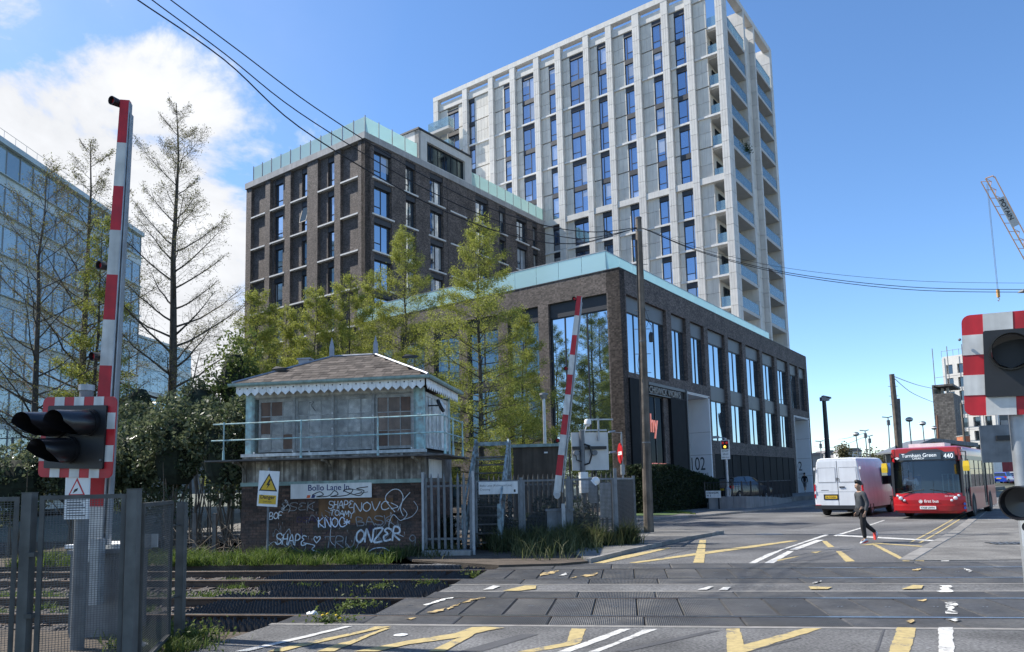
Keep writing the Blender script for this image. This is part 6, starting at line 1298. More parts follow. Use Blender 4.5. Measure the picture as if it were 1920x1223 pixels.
# bus driver: seated figure, seen from the chest up
def seated(label, loc, yaw, top, s_):
    t = thing('person', label, 'person', loc, yaw); V_, E_, Rd_ = [], [], []; v3 = lambda p: Vector(p)*s_
    pel = chain(V_, E_, Rd_, [v3((0, 0, 0))], [.12]); ch = chain(V_, E_, Rd_, [v3((.0, 0, .2)), v3((.0, 0, .42))], [(.11, .15), (.1, .16)], pel); nk = chain(V_, E_, Rd_, [v3((.02, 0, .54)), v3((.04, 0, .62)), v3((.04, 0, .70)), v3((.03, 0, .75))], [.05, (.085, .07), (.09, .075), .06], ch)
    for sy in (1, -1):
        h_ = chain(V_, E_, Rd_, [v3((.0, .18*sy, .44)), v3((.1, .26*sy, .22)), v3((.34, .14*sy, .24)), v3((.40, .12*sy, .26))], [.055, .045, .03, .03], ch)
        chain(V_, E_, Rd_, [v3((.2, .1*sy, -.02)), v3((.48, .1*sy, .0)), v3((.5, .1*sy, -.42)), v3((.6, .1*sy, -.46))], [.085, .065, .04, .03], pel)
    skin_mesh('body', V_, E_, Rd_, m_skin, t); V_, E_, Rd_ = [], [], []
    pel = chain(V_, E_, Rd_, [v3((0, 0, -.04))], [(.13, .16)]); ch = chain(V_, E_, Rd_, [v3((0, 0, .2)), v3((0, 0, .44))], [(.13, .17), (.115, .17)], pel)
    for sy in (1, -1): chain(V_, E_, Rd_, [v3((.0, .19*sy, .44)), v3((.1, .265*sy, .22)), v3((.24, .2*sy, .23))], [.07, .06, .05], ch)
    skin_mesh('shirt', V_, E_, Rd_, top, t); head_hair(t, v3((.03, 0, .70)), s_, m_hair); return t
fx = Vector((math.cos(dr_rot), math.sin(dr_rot), 0)); fy = Vector((-fx.y, fx.x, 0))
pd = bu.location+fx*(-.72)+fy*.98; seated('bus driver in a pale shirt behind the windscreen', (pd.x, pd.y, 1.12), R(-39.6-90), m_shirt, 1.0)
pd = bu.location+fx*.45+fy*2.3; seated('passenger seated behind the bus luggage rail', (pd.x, pd.y, .82), R(-39.6-90), m_hoodie, 1.0)

# ---- van
va = thing('van', 'white panel van seen from behind, beside the bus', 'van', (14.25, 32.1, 0), R(-40))
def vring(y, wb, wt, zt, zb=.38, r_=.16, zm=1.2):
    return [(-wb, y, zb), (-wb-.02, y, zb+.3), (-wb-.0, y, zm), (-wt-.02, y, zt-r_*1.3), (-wt+r_*.35, y, zt-r_*.25), (-wt+r_*1.3, y, zt), (wt-r_*1.3, y, zt), (wt-r_*.35, y, zt-r_*.25), (wt+.02, y, zt-r_*1.3), (wb, y, zm), (wb+.02, y, zb+.3), (wb, y, zb)]
b = MB(); b.loft([vring(0, .99, .84, 2.54), vring(.06, 1.01, .87, 2.57), vring(3.9, 1.01, .88, 2.60), vring(4.35, 1.01, .86, 2.50), vring(5.0, 1.0, .80, 1.75), vring(5.15, .99, .78, 1.30), vring(5.9, .95, .72, 1.05), vring(6.0, .85, .65, .8)]); smooth_angle(b.build('body', m_vanwhite, va), 38)
for s_ in (-1, 1):
    x0, x1 = (-.95, -.012) if s_ < 0 else (.012, .95); MB().prism([(x0, .48), (x1, .48), (x1*(.86 if s_ > 0 else 1), 2.44), (x0*(.86 if s_ < 0 else 1), 2.44)], -.02, .004, axis='y').build('rear_door', m_vanwhite, va)
    a0, a1 = (-.80, -.09) if s_ < 0 else (.09, .80); d_ = MB().prism([(a0, 1.52), (a1, 1.52), (a1*(.95 if s_ > 0 else 1), 2.14), (a0*(.95 if s_ < 0 else 1), 2.14)], -.028, -.018, axis='y').build('door_panel', m_vanwhite, va)
    xx = s_*.955; MB().box(min(xx, xx+s_*.06), max(xx, xx+s_*.06), -.025, .12, .82, 1.42).build('tail_lamp', m_tail, va); MB().box(min(xx, xx+s_*.05), max(xx, xx+s_*.05), -.026, .05, .98, 1.06).build('indicator', m_head, va); MB().box(min(s_*.75, s_*1.0), max(s_*.75, s_*1.0), -.05, .0, .45, .52).build('reflector', m_tail, va)
    wheel(va, s_*.9, 1.25, .35, .24, s_); wheel(va, s_*.9, 4.9, .35, .24, s_)
    for z_ in (1.0, 2.05): MB().box(s_*.96-.03, s_*.96+.03, -.05, .0, z_, z_+.12).build('hinge', m_vanwhite, va)
    MB().prism([(3.35, 1.35), (4.7, 1.35), (4.5, 1.7), (4.2, 2.15), (3.4, 2.15)], s_*.99-.012, s_*.99+.012, axis='x').build('cab_window', m_carglass, va); MB().box(min(s_*1.0, s_*1.25), max(s_*1.0, s_*1.25), 4.45, 4.6, 1.35, 1.75).build('door_mirror', m_black, va)
    MB().box(s_*1.022-.004, s_*1.022+.004, .3, 5.2, .62, .78).build('rub_strip', m_black, va)
MB().box(-.007, .007, -.025, -.019, .5, 2.44).build('door_gap', m_black, va)
for s_ in (-1, 1):
    b = MB(); e0, e1 = (.075, .815)
    for z_ in (1.505, 2.145): b.box(min(s_*e0, s_*e1), max(s_*e0, s_*e1), -.0305, -.0285, z_-.006, z_+.006)
    for x_ in (e0, e1): b.box(s_*x_-.005, s_*x_+.005, -.0303, -.0283, 1.51, 2.14)
    b.build('panel_groove', m_galv_d, va)
MB().box(-.94, .94, -.0235, -.0195, 1.08, 1.092).build('swage_line', m_galv, va)
b = MB(); b.box(-1.0, 1.0, -.1, .1, .34, .5); b.build('bumper', m_busgrey, va); MB().box(-.62, .0, -.032, -.021, .74, .98).build('plate_recess', m_black, va); pn = MB().box(-.55, -.05, -.042, -.033, .79, .92).build('number_plate', m_plate_y, va); text('lettering', 'GL19 DDN', .09, m_blackp, pn, (-.53, -.0435, .82), FRONT, bold=.003)
b = MB(); b.lathe([(.062, 0), (.085, .008), (.085, 0)], 18, Matrix.Translation((-.0, -.03, 1.62)) @ Matrix.Rotation(R(90), 4, 'X')); b.prism([(-.05, 1.66), (-.025, 1.57), (0, 1.63), (.025, 1.57), (.05, 1.66), (.03, 1.66), (.022, 1.62), (0, 1.66), (-.022, 1.62), (-.03, 1.66)], -.034, -.03, axis='y'); b.build('emblem', m_rim, va); MB().box(.06, .28, -.05, -.02, 1.27, 1.32).build('door_handle', m_black, va); MB().box(-.72, -.4, -.023, -.019, 1.14, 1.17).build('badge', m_rim, va); MB().box(-.9, .9, .5, 5.6, .25, .42).build('underside', m_dark, va)

# ---- cars
def car(label, loc, yaw, col, L_=4.1, group=None):
    c = thing('car', label, 'car', loc, yaw, group); m = mat('car_paint_'+'_'.join(str(int(q*100)) for q in col), col, .25, .1, coat=.8)
    def rg(y, w, zs): return [(-w, y, .25), (-w-.02, y, .55), (-w+.03, y, zs), (w-.03, y, zs), (w+.02, y, .55), (w, y, .25)]
    b = MB(); b.loft([rg(0, .72, .78), rg(.12, .84, .92), rg(.9, .87, .95), rg(2.7, .87, .92), rg(3.6, .83, .80), rg(L_-.08, .74, .70), rg(L_, .66, .62)]); smooth_angle(b.build('body', m, c), 35)
    def gr(y, w, z0, z1, wt): return [(-w, y, z0), (-wt, y, z1), (wt, y, z1), (w, y, z0)]
    b = MB(); b.loft([gr(.2, .80, .92, .93, .78), gr(.55, .80, .93, 1.36, .60), gr(.9, .82, .93, 1.46, .62), gr(1.9, .82, .92, 1.47, .63), gr(2.35, .82, .91, 1.36, .6), gr(3.0, .80, .88, .90, .78)]); smooth_angle(b.build('cabin_glass', m_carglass, c), 35)
    b = MB(); b.loft([[(-.6, .55, 1.37), (.6, .55, 1.37), (.6, .55, 1.40), (-.6, .55, 1.40)], [(-.63, .95, 1.465), (.63, .95, 1.465), (.62, .95, 1.49), (-.62, .95, 1.49)], [(-.63, 1.9, 1.475), (.63, 1.9, 1.475), (.62, 1.9, 1.50), (-.62, 1.9, 1.50)], [(-.6, 2.36, 1.37), (.6, 2.36, 1.37), (.6, 2.36, 1.40), (-.6, 2.36, 1.40)]]); smooth_angle(b.build('roof', m, c), 35)
    for s_ in (-1, 1):
        b = MB(); b.tube([(s_*.80, 3.0, .90), (s_*.62, 2.36, 1.38)], .03, 5); b.tube([(s_*.81, .25, .94), (s_*.62, .56, 1.38)], .05, 5); b.tube([(s_*.815, 1.55, .93), (s_*.63, 1.5, 1.47)], .03, 5); b.build('pillar', m, c)
        wheel(c, s_*.80, .75, .31, .2, s_); wheel(c, s_*.80, L_-.8, .31, .2, s_); MB().box(min(s_*.58, s_*.86), max(s_*.58, s_*.86), .02, .25, .72, .92).build('tail_lamp', m_tail, c); MB().box(min(s_*.45, s_*.76), max(s_*.45, s_*.76), L_-.22, L_-.04, .55, .7).build('headlamp', m_head, c); MB().box(min(s_*.86, s_*1.0), max(s_*.86, s_*1.0), 2.55, 2.68, .92, 1.04).build('door_mirror', m, c)
    MB().box(-.28, .28, -.02, .0, .62, .74).build('number_plate', m_plate_y, c); return c
car('black hatchback parked behind the railing by the hedge', (*D(1352, 930, 46.5).to_2d(), .42), R(-58), (.012, .013, .016))
def hill(y): return max(0.0, (y-60)/120*1.3) if y < 180 else 1.3
p = D(1872, 890, 95); car('bright blue hatchback parked in the distance right of the bus', (p.x, p.y, .36), R(-52), (.02, .07, .45), group='parked cars far down the road')
p = D(1900, 890, 97); car('white car parked beyond the distant blue hatchback', (p.x, p.y, .38), R(-48), (.6, .62, .64), group='parked cars far down the road')
p = D(1654, 880, 47); tk = thing('flatbed_truck', 'blue tipper truck mostly hidden between the van and the bus', 'truck', (p.x, p.y, 0), R(-40)); m_blue = mat('truck_blue', (.08, .16, .38), .4); MB().box(-1.1, 1.1, 0, 4.5, 1.3, 2.55).build('body', m_blue, tk); MB().box(-1.05, 1.05, .02, 4.5, .5, 1.3).build('chassis', m_dark, tk)
for s_ in (-1, 1): wheel(tk, s_*.9, .9, .45, .25, s_)

# ------------------------------------------------------------------ vegetation
m_bark = mat('tree_bark', (.07, .06, .05), .95, var=.35, scale=6, streak=.4)
m_twig = mat('brown_twigs', (.15, .12, .09), .9)
lf_bud = leaf_mat('spring_buds', (.12, .10, .04), (.17, .19, .06)); lf_new = leaf_mat('fresh_needles', (.16, .19, .035), (.40, .42, .09)); lf_lau = leaf_mat('laurel_leaves', (.035, .06, .025), (.17, .19, .11), .32)
lf_hedge = leaf_mat('hedge_leaves', (.012, .022, .010), (.035, .055, .022)); lf_grass = leaf_mat('grass_blades', (.045, .085, .018), (.14, .19, .04)); lf_gdark = leaf_mat('dark_grass', (.035, .06, .018), (.17, .17, .08)); lf_weed = leaf_mat('weed_leaves', (.06, .09, .02), (.15, .19, .05))
def quads(P, size, rg, elong=1.6, flat=0.0):
    """one small leaf quad at each point"""
    n = len(P); u = rg.normal(size=(n, 3)); u[:, 2] *= (1-flat); u /= np.linalg.norm(u, axis=1)[:, None]; w = rg.normal(size=(n, 3)); w -= u*(u*w).sum(1)[:, None]; w /= np.linalg.norm(w, axis=1)[:, None]
    s_ = (size*rg.uniform(.6, 1.35, n))[:, None]; a = u*s_*elong*.5; c = w*s_*.5
    V = np.stack([P-a, P+c*.8, P+a, P-c*.8], 1).reshape(-1, 3); return V, np.arange(4*n).reshape(n, 4)
def tree(label, x, y, H, rad, seed, nb, leafm, nleaf, lsize, trunk_r=.2, f0=.2, up=.5, bare=False, name='tree', group=None, sub=9, shape=.75, barkm=None, hang=.12):
    rg = np.random.default_rng(seed); rr = random.Random(seed); t = thing(name, label, 'tree', (x, y, 0), 0, group)
    b = MB(); tw_ = MB(); wob = [(rr.uniform(-.06, .06), rr.uniform(-.06, .06)) for _ in range(9)]
    axis = [Vector((wob[i][0]*i*.25, wob[i][1]*i*.25, H*i/8)) for i in range(9)]
    b.tube([Vector((0, 0, -.3))]+axis, [trunk_r*1.25]+[max(.015, trunk_r*(1-i/8)**.85) for i in range(9)], 9)
    def ax(f): i = min(7, int(f*8)); return axis[i].lerp(axis[i+1], f*8-i)
    pts = []; wts = []
    for i in range(nb):
        fol = rr.uniform(.35, 1.7)
        f = f0+(.985-f0)*(i+rr.random())/nb; az = i*2.399+rr.uniform(-.5, .5); g_ = (f-f0)/(1-f0)
        prof = (1-g_)**shape*min(1, .55+g_*3.0); L_ = rad*prof*rr.uniform(.6, 1.25)+.15
        d = Vector((math.cos(az), math.sin(az), 0)); p = ax(f); P = [p]; e = up*(.15+.9*g_)+rr.uniform(-.12, .12); n_ = 6
        for k in range(n_): q = (k+1)/n_; e2 = e+(.55*q*up if not hang else .35*q*up-hang*q); p = p+(d+Vector((rr.uniform(-.16, .16), rr.uniform(-.16, .16), e2+rr.uniform(-.1, .1)))).normalized()*(L_/n_); P.append(p)
        r0 = max(.012, trunk_r*.30*(1-g_)**.8); b.tube(P, [max(.006, r0*(1-.85*k/n_)) for k in range(n_+1)], 5, cap=False)
        for k in range(sub):
            q = .22+.78*(k+rr.random()*.8)/sub; j = min(n_-1, int(q*n_)); p0 = P[j].lerp(P[j+1], q*n_-j); dd = (P[j+1]-P[j]).normalized(); sd = dd.cross(Vector((0, 0, 1))).normalized()*(1 if k % 2 else -1)
            l2 = L_*(.42*(1-q)+.14)*rr.uniform(.7, 1.2); m1 = p0+(dd*.55+sd*.7+Vector((0, 0, rr.uniform(-.1, .35)))).normalized()*l2*.5; m2 = m1+(dd*.6+sd*.45+Vector((0, 0, rr.uniform(-.35, .3)))).normalized()*l2*.5
            tw_.tube([p0, m1, m2], [max(.005, r0*.22), .006, .003], 3, cap=False); pts += [p0.lerp(m1, .5), m1, m1.lerp(m2, .5), m2]
            for s3 in range(5 if bare else 2):
                a = p0.lerp(m2, rr.uniform(.2, 1)); c = a+Vector((rr.uniform(-1, 1), rr.uniform(-1, 1), rr.uniform(-.8, .7))).normalized()*l2*rr.uniform(.25, .5); tw_.tube([a, c], [.0045, .0025], 3, cap=False); pts += [c, a.lerp(c, .5)]
        wts += [(.25+L_)*fol]*(len(pts)-len(wts))
    smooth_angle(b.build('trunk', barkm or m_bark, t), 70); tw_.build('twigs', m_twig if bare else (barkm or m_bark), t)['kind'] = 'stuff'
    P = np.array([tuple(p) for p in pts]); clump = np.array(wts)*rg.uniform(.3, 1.6, len(P)); idx = rg.choice(len(P), nleaf, p=clump/clump.sum()); sp = .085 if not bare else .06; Q = P[idx]+rg.normal(size=(nleaf, 3))*np.array([sp, sp, sp*1.25])
    Q[:, 2] -= np.abs(rg.normal(size=nleaf))*lsize*.9
    V, F = quads(Q, lsize, rg, 2.3); o = npmesh('crown', V, F, leafm, t); o['kind'] = 'stuff'
    return t
def tpx(px, D_): p = D(px, 900, D_); return p.x, p.y
def htop(px, py, D_): return D(px, py, D_).z
x, y = tpx(318, 30); tree('tall nearly bare larch-like tree with fine twigs, left of the brick block', x, y, htop(335, 196, 30), 4.7, 21, 50, lf_bud, 15000, .034, .24, .14, 1.0, True, group='bare spring trees', sub=19, shape=.66, hang=0)
x, y = tpx(146, 30); tree('half-leafed tree with green tufts, behind the left barrier', x, y, htop(155, 268, 30), 4.6, 22, 48, lf_bud, 13000, .038, .22, .14, .95, True, group='bare spring trees', sub=15, shape=.6, hang=0)
x, y = tpx(60, 27); tree('bare brown-twigged tree at the left edge before the glass office', x, y, htop(60, 320, 27), 4.6, 23, 46, lf_bud, 9000, .038, .16, .12, 1.05, True, group='bare spring trees', sub=15, shape=.5, hang=0)
x, y = tpx(172, 28); tree('young green conifer growing against the left barrier pole', x, y, htop(175, 400, 28), 2.2, 24, 56, lf_new, 36000, .038, .11, .1, .35, sub=8, group='fresh green trees')
for k, (px, py, D_, rad, lab) in enumerate(((478, 548, 32, 2.0, 'leftmost fresh green tree, at the brick block edge'), (536, 575, 35, 1.9, 'small fresh green tree, second from the left behind the roof'), (592, 540, 33, 2.0, 'fresh green tree rising behind the left roof finial'), (655, 512, 34, 2.2, 'fresh green tree behind the signal box ridge'), (762, 424, 36.5, 2.6, 'tall fresh green tree before the mid-block corner windows'), (905, 402, 32, 2.7, 'tallest fresh green tree, in front of the street block windows'), (697, 505, 38.5, 2.3, 'low fresh green tree between the roof finial and the tall trees'), (985, 590, 36, 1.8, 'slim green tree close to the street block window bays'))):
    x, y = tpx(px, D_); rad *= 1.3; tree(lab, x, y, htop(px, py, D_), rad, 40+k, 84 if rad > 3.0 else 70, lf_new, int(58000*rad/2.8), .037, .15 if rad > 3.0 else .11, .12, .55, sub=10, group='fresh green trees', shape=.68)
def bush(label, px, py, D_, rx, rz, n, seed, lm, lsize=.085, group='bushes beside the signal box', name='bush', core=True):
    rg = np.random.default_rng(seed); c = D(px, py, D_); t = thing(name, label, 'bush', (c.x, c.y, 0), 0, group); zc = max(c.z, rz*.6)
    P = []; nl = 16; ctr = rg.normal(size=(nl, 3)); ctr /= np.linalg.norm(ctr, axis=1)[:, None]; ctr *= rg.uniform(.35, .85, nl)[:, None]; rl = rg.uniform(.22, .5, nl)
    k = rg.choice(nl, n, p=rl**2/(rl**2).sum()); d = rg.normal(size=(n, 3)); d /= np.linalg.norm(d, axis=1)[:, None]; Q = ctr[k]+d*(rl[k]*rg.uniform(.6, 1.08, n)**.6)[:, None]
    Q *= np.array([rx, rx*.8, rz]); Q[:, 2] += zc; Q = Q[Q[:, 2] > .02]
    V, F = quads(Q, lsize, rg, 1.7); npmesh('foliage', V, F, lm, t)['kind'] = 'stuff'
    b = MB(); rr = random.Random(seed)
    for i in range(9):
        e = Vector((rr.uniform(-1, 1)*rx*.7, rr.uniform(-1, 1)*rx*.5, zc+rr.uniform(-.2, .7)*rz)); s_ = Vector((rr.uniform(-.3, .3)*rx, rr.uniform(-.2, .2)*rx, -.1)); m_ = s_.lerp(e, .5)+Vector((rr.uniform(-.2, .2), 0, .15)); b.tube([s_, m_, e], [.035, .022, .006], 5, cap=False)
    b.build('stems', m_twig, t)
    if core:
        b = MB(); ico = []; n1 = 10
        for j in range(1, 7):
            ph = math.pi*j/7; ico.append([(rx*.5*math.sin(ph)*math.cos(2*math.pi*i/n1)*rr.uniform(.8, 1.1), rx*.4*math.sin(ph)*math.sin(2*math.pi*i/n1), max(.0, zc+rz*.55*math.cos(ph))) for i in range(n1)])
        b.loft(ico); b.build('inner_shade', MATS.get('leaf_shade') or mat('leaf_shade', (.012, .018, .009), .95, var=.5, scale=9), t)  # dark solid core: shade between the leaves put into its colour, blocks see-through
    return t
for k, (px, py, D_, rx, rz, n, lab) in enumerate(((418, 855, 21.6, 1.25, 1.75, 6500, 'glossy dark bush crowding the left end of the signal box'), (335, 850, 22.5, 1.55, 1.95, 7500, 'large glossy bush below the tall bare tree'), (250, 868, 23.5, 1.5, 1.8, 6500, 'glossy bush behind the right side of the left signal board'), (150, 905, 22.5, 1.5, 1.5, 5500, 'bush behind the left mesh gate'), (35, 905, 22, 1.7, 1.35, 5500, 'dark bush at the left edge below the lamp hoods'), (375, 770, 25.5, 1.1, 1.5, 3800, 'upper bush showing between the tree trunk and the signal box roof'), (440, 715, 26, 1.2, 1.9, 3600, 'pale leafy shrub above the left end of the signal box walkway'), (262, 775, 27, 1.0, 1.8, 3200, 'dark evergreen shrub right of the left barrier'))):
    bush(lab, px, py, D_, rx, rz, n, 60+k, lf_lau if k != 6 else lf_weed)
for k, (px, py, D_, rx, rz, n, lab) in enumerate(((925, 985, 20.5, .9, .75, 3000, 'ivy-like bush inside the mesh compound below the name plate'), (1010, 985, 20.7, .8, .7, 2600, 'dark bush inside the mesh compound before the far barrier'), (1090, 985, 20.9, .8, .7, 2400, 'dark bush inside the mesh compound at its right end'), (838, 1000, 19.9, .5, .6, 1200, 'dark shrub behind the palisade beside the signal box'))): bush(lab, px, py, D_, rx, rz, n, 80+k, lf_hedge, .06, 'compound bushes')
def brush_pile():
    rr = random.Random(5); b = MB()
    for i in range(150):
        c = G(rr.uniform(300, 455), rr.uniform(1025, 1050)); a = rr.uniform(0, 6.28); l_ = rr.uniform(.3, 1.1); d = Vector((math.cos(a)*l_, math.sin(a)*l_*.5, rr.uniform(.1, 1.0)*l_)); s_ = c+Vector((0, rr.uniform(0, 1.2), rr.uniform(0, .3))); b.tube([s_, s_+d*.5+Vector((0, 0, rr.uniform(-.05, .12))), s_+d], [.012, .009, .004], 4, cap=False)
    tag(b.build('dead_brushwood', m_twig), 'tangle of dead brown stems under the bushes', 'brushwood', kind='stuff')
brush_pile()
for px, py in ((365, 1040), (402, 1043), (330, 1030)):
    p = G(px, py); tag(MB().box(-.05, .05, -.05, .05, -.1, 1.15).build('old_fence_post', m_oldwood, None, (p.x, p.y, 0), (R(random.uniform(-3, 3)), R(random.uniform(-4, 4)), 0)), {365: 'old timber post under the bushes, nearer the middle', 402: 'old timber post close to the signal box corner', 330: 'old timber post farthest from the signal box'}[px], 'post', 'old timber posts')
def grass(name, label, pts, h0, h1, m, w=.010, seed=1, lean=.35, cat='grass'):
    rg = np.random.default_rng(seed); P = np.asarray(pts, float); n = len(P); wv = .55+.45*np.sin(P[:, 0]*2.3+1.7*np.sin(P[:, 1]*3.1))*np.sin(P[:, 0]*5.7+P[:, 1]*2.2); keep = rg.uniform(0, 1, n) < .35+.65*wv; P = P[keep]; wv = wv[keep]; n = len(P); h = rg.uniform(h0, h1, n)*rg.uniform(.6, 1.0, n)*(.45+.75*wv); a = rg.uniform(0, 6.283, n); sd = np.stack([np.cos(a), np.sin(a), np.zeros(n)], 1)*w; ln = rg.normal(size=(n, 2))*lean
    mid = P+np.stack([ln[:, 0]*h*.35, ln[:, 1]*h*.35, h*.6], 1); tip = P+np.stack([ln[:, 0]*h, ln[:, 1]*h, h*(1-.25*np.abs(ln[:, 0]))], 1)
    V = np.stack([P-sd, P+sd, mid+sd*.7, mid-sd*.7, tip], 1).reshape(-1, 3); i = 5*np.arange(n)[:, None]
    F = np.concatenate([i+np.array([0, 1, 2]), i+np.array([0, 2, 3]), i+np.array([3, 2, 4])]); return tag(npmesh(name, V, F, m), label, cat, kind='stuff')
rg = np.random.default_rng(77)
def rail_area(n, a0, a1, n0, n1, z=0.0, clump=0): 
    a = rg.uniform(a0, a1, n); q = rg.uniform(n0, n1, n)
    if clump: c = rg.uniform(0, 1, (clump, 2)); k = rg.integers(0, clump, n); a = a0+(a1-a0)*c[k, 0]+rg.normal(0, .12, n); q = np.clip(n0+(n1-n0)*c[k, 1]+rg.normal(0, .08, n), n0, n1)
    return np.stack([RO.x+RD.x*a+ND.x*q, RO.y+RD.y*a+ND.y*q, np.full(n, z)], 1)
vb_ = flatpoly('verge', [RP(-40, 6.35), RP(-2.4, 6.35), RP(-1.6, 7.4), (-2.6, 19.6), (-2.6, 26), (-40, 30)], .0, m_soil, 'structure', .3)
grass('verge_grass', 'long green grass along the verge before the signal box', np.concatenate([rail_area(9000, -13, -3.4, 6.3, 8.2, 0), rail_area(13000, -13, -3.6, 6.2, 7.9, 0, 70)]), .06, .46, lf_grass, .009, 3, .6)
grass('track_grass', 'short grass and moss growing between the tracks', np.concatenate([rail_area(4500, -12, -4.6, 2.2, 3.0, -.16), rail_area(2600, -9, -4.2, .15, 1.3, -.16, 14), rail_area(1500, -12, -3, 4.1, 5.0, -.16, 16), rail_area(900, -5.5, -1.6, 3.2, 3.5, -.1, 7)]), .03, .16, lf_grass, .008, 4, .6)
n = 16000; f = rg.uniform(0, 1, n); A0, A1 = P_[0]+Vector((.35, -.1, 0)), P_[3]+Vector((.35, -.05, 0)); f = np.clip(f+.05*np.sin(f*40), 0, 1); off = rg.exponential(.30, n); pts = np.stack([A0.x+(A1.x-A0.x)*f+.1*rg.normal(size=n), A0.y+(A1.y-A0.y)*f-off*(.35+3.2*np.clip(np.sin((f-.05)*3.6), 0, 1)*(1-f)), np.full(n, .06)], 1); pts[:, 1] = np.maximum(pts[:, 1], 16.35)
grass('fence_grass', 'tall dark grass growing along the foot of the mesh fence', pts, .25, .85, lf_gdark, .010, 5, .55)
n = 3500; f = rg.uniform(0, 1, n); A0, A1 = P_[0]+Vector((-1.2, -.15, 0)), P_[0]+Vector((.2, -.2, 0)); grass('box_weeds', 'ragged weeds at the palisade foot beside the signal box', np.stack([A0.x+(A1.x-A0.x)*f-.5, np.full(n, A0.y)-rg.exponential(.3, n)-.3, np.full(n, .02)], 1), .15, .5, lf_gdark, .012, 6)
n = 2200; gp = [G(1198, 960), G(1290, 966)]; f = rg.uniform(0, 1, n); q = rg.uniform(-.2, 2.2, n); grass('lawn', 'strip of mown lawn before the clipped hedge', np.stack([gp[0].x+(gp[1].x-gp[0].x)*f, gp[0].y+(gp[1].y-gp[0].y)*f+q-1.4, np.full(n, .1)], 1), .05, .12, lf_grass, .03, 7)
flatpoly('lawn_soil', [G(1190, 972), G(1262, 970), G(1300, 963), G(1190, 950)], .115, mat('lawn_green', (.06, .10, .025), .95, var=.3, scale=6), 'structure')
n = 2600; pts = np.array([tuple(G(a, c)) for a, c in zip(rg.normal(300, 45, n), rg.uniform(1180, 1222, n))]); pts[:, 2] = -.02; grass('gate_weeds', 'straggly weeds and dry stalks at the foot of the left mesh gate', pts, .04, .22, lf_weed, .010, 8, .6)
flatpoly('trackside_soil', [G(505, 1174), G(352, 1223), (-9, 4), (-16, 11.2), RP(-9, -1.05), RP(-2.66, -1.05)], -.03, m_soil, 'structure', .3)
def weed(label, px, py, z, r_, n, seed, flowers=0):
    rg = np.random.default_rng(seed); p = G(px, py, z); t = thing('weed', label, 'weed', p, 0, 'weeds by the tracks'); Q = rg.normal(size=(n, 3))*np.array([r_, r_*.6, r_*.5]); Q[:, 2] = np.abs(Q[:, 2])+.02; V, F = quads(Q, .035, rg, 1.6); npmesh('leaves', V, F, lf_weed, t)['kind'] = 'stuff'
    b = MB(); rr = random.Random(seed)
    for i in range(7): b.tube([(0, 0, 0), (rr.uniform(-1, 1)*r_, rr.uniform(-1, 1)*r_*.5, rr.uniform(.4, 1)*r_)], [.005, .002], 4)
    b.build('stalks', lf_weed, t)
    for i in range(flowers): b = MB(); b.lathe([(0, .02), (.018, .014), (.024, 0), (0, -.008)], 9); b.build('flower', mat('dandelion', (.75, .50, .01), .7), t, (rr.uniform(-1, 1)*r_*.9, -r_*.4*rr.random(), .07+rr.random()*.06))
for k, (px, py, z, r_, n, lab, fl) in enumerate(((668, 1148, -.12, .17, 420, 'leafy weed beside the corner of the crossing deck', 0), (800, 1103, -.12, .14, 260, 'grassy tuft at the deck strip end between the tracks', 0), (620, 1170, -.03, .16, 260, 'low dandelion patch with yellow flowers by the road edge', 4), (885, 1084, -.1, .12, 160, 'small weed at the far track deck edge', 0), (715, 1112, -.12, .16, 200, 'low weed among the rubber spikes of the near track', 0), (360, 1200, -.03, .2, 260, 'scrubby weed at the foot of the mesh gate end post', 0))): weed(lab, px, py, z, r_, n, 90+k, fl)
m_lit = mat('litter_paper', (.6, .62, .62), .6, var=.2, scale=9)
for k, (px, py, z, lab) in enumerate(((587, 1156, -.03, 'crumpled pale litter lying beside the near rail'), (262, 1216, -.02, 'crumpled white litter at the foot of the mesh gate'), (752, 1191, .006, 'flat scrap of pale paper on the near asphalt'))):
    rr = random.Random(k); b = MB(); rings = [[((.035+.05*math.sin(j))*rr.uniform(.7, 1.3)*math.cos(a*.785), (.03+.035*math.sin(j))*rr.uniform(.7, 1.3)*math.sin(a*.785), (.0+.022*j*rr.uniform(.7, 1.2))*(1 if k < 2 else .1)) for a in range(8)] for j in range(4)]; b.loft(rings); tag(b.build('litter', m_lit, None, G(px, py, z)), lab, 'litter', 'scraps of litter')
# clipped hedge
hd_ = thing('hedge', 'dark clipped evergreen hedge in front of the street block entrance', 'hedge', (0, 0, 0))
rg2 = np.random.default_rng(9); n = 26000; t_ = rg2.uniform(-1.6, 8.4, n); w = rg2.uniform(-.65, .65, n); zt_ = 2.42-.10*np.clip(t_-1.5, 0, 9)**1.1; zz = rg2.uniform(0, 1, n)*zt_; face = rg2.integers(0, 3, n); w = np.where(face == 0, -.65+rg2.normal(0, .05, n), w); zz = np.where(face == 1, zt_+rg2.normal(0, .05, n), zz); t_ = np.where((face == 2) & (rg2.uniform(0, 1, n) < .25), -1.6+rg2.normal(0, .05, n), t_)
cA = Vector((6.17, 39.6, 0)); Bv = Vector((math.sin(TH), math.cos(TH), 0)); Nv = Vector((math.cos(TH), -math.sin(TH), 0)); Q = np.stack([cA.x+Bv.x*t_+Nv.x*(1.35-w), cA.y+Bv.y*t_+Nv.y*(1.35-w), zz+.1], 1)
V, F = quads(Q, .085, rg2, 1.4); npmesh('foliage', V, F, lf_hedge, hd_)['kind'] = 'stuff'
b = MB(); pr = []
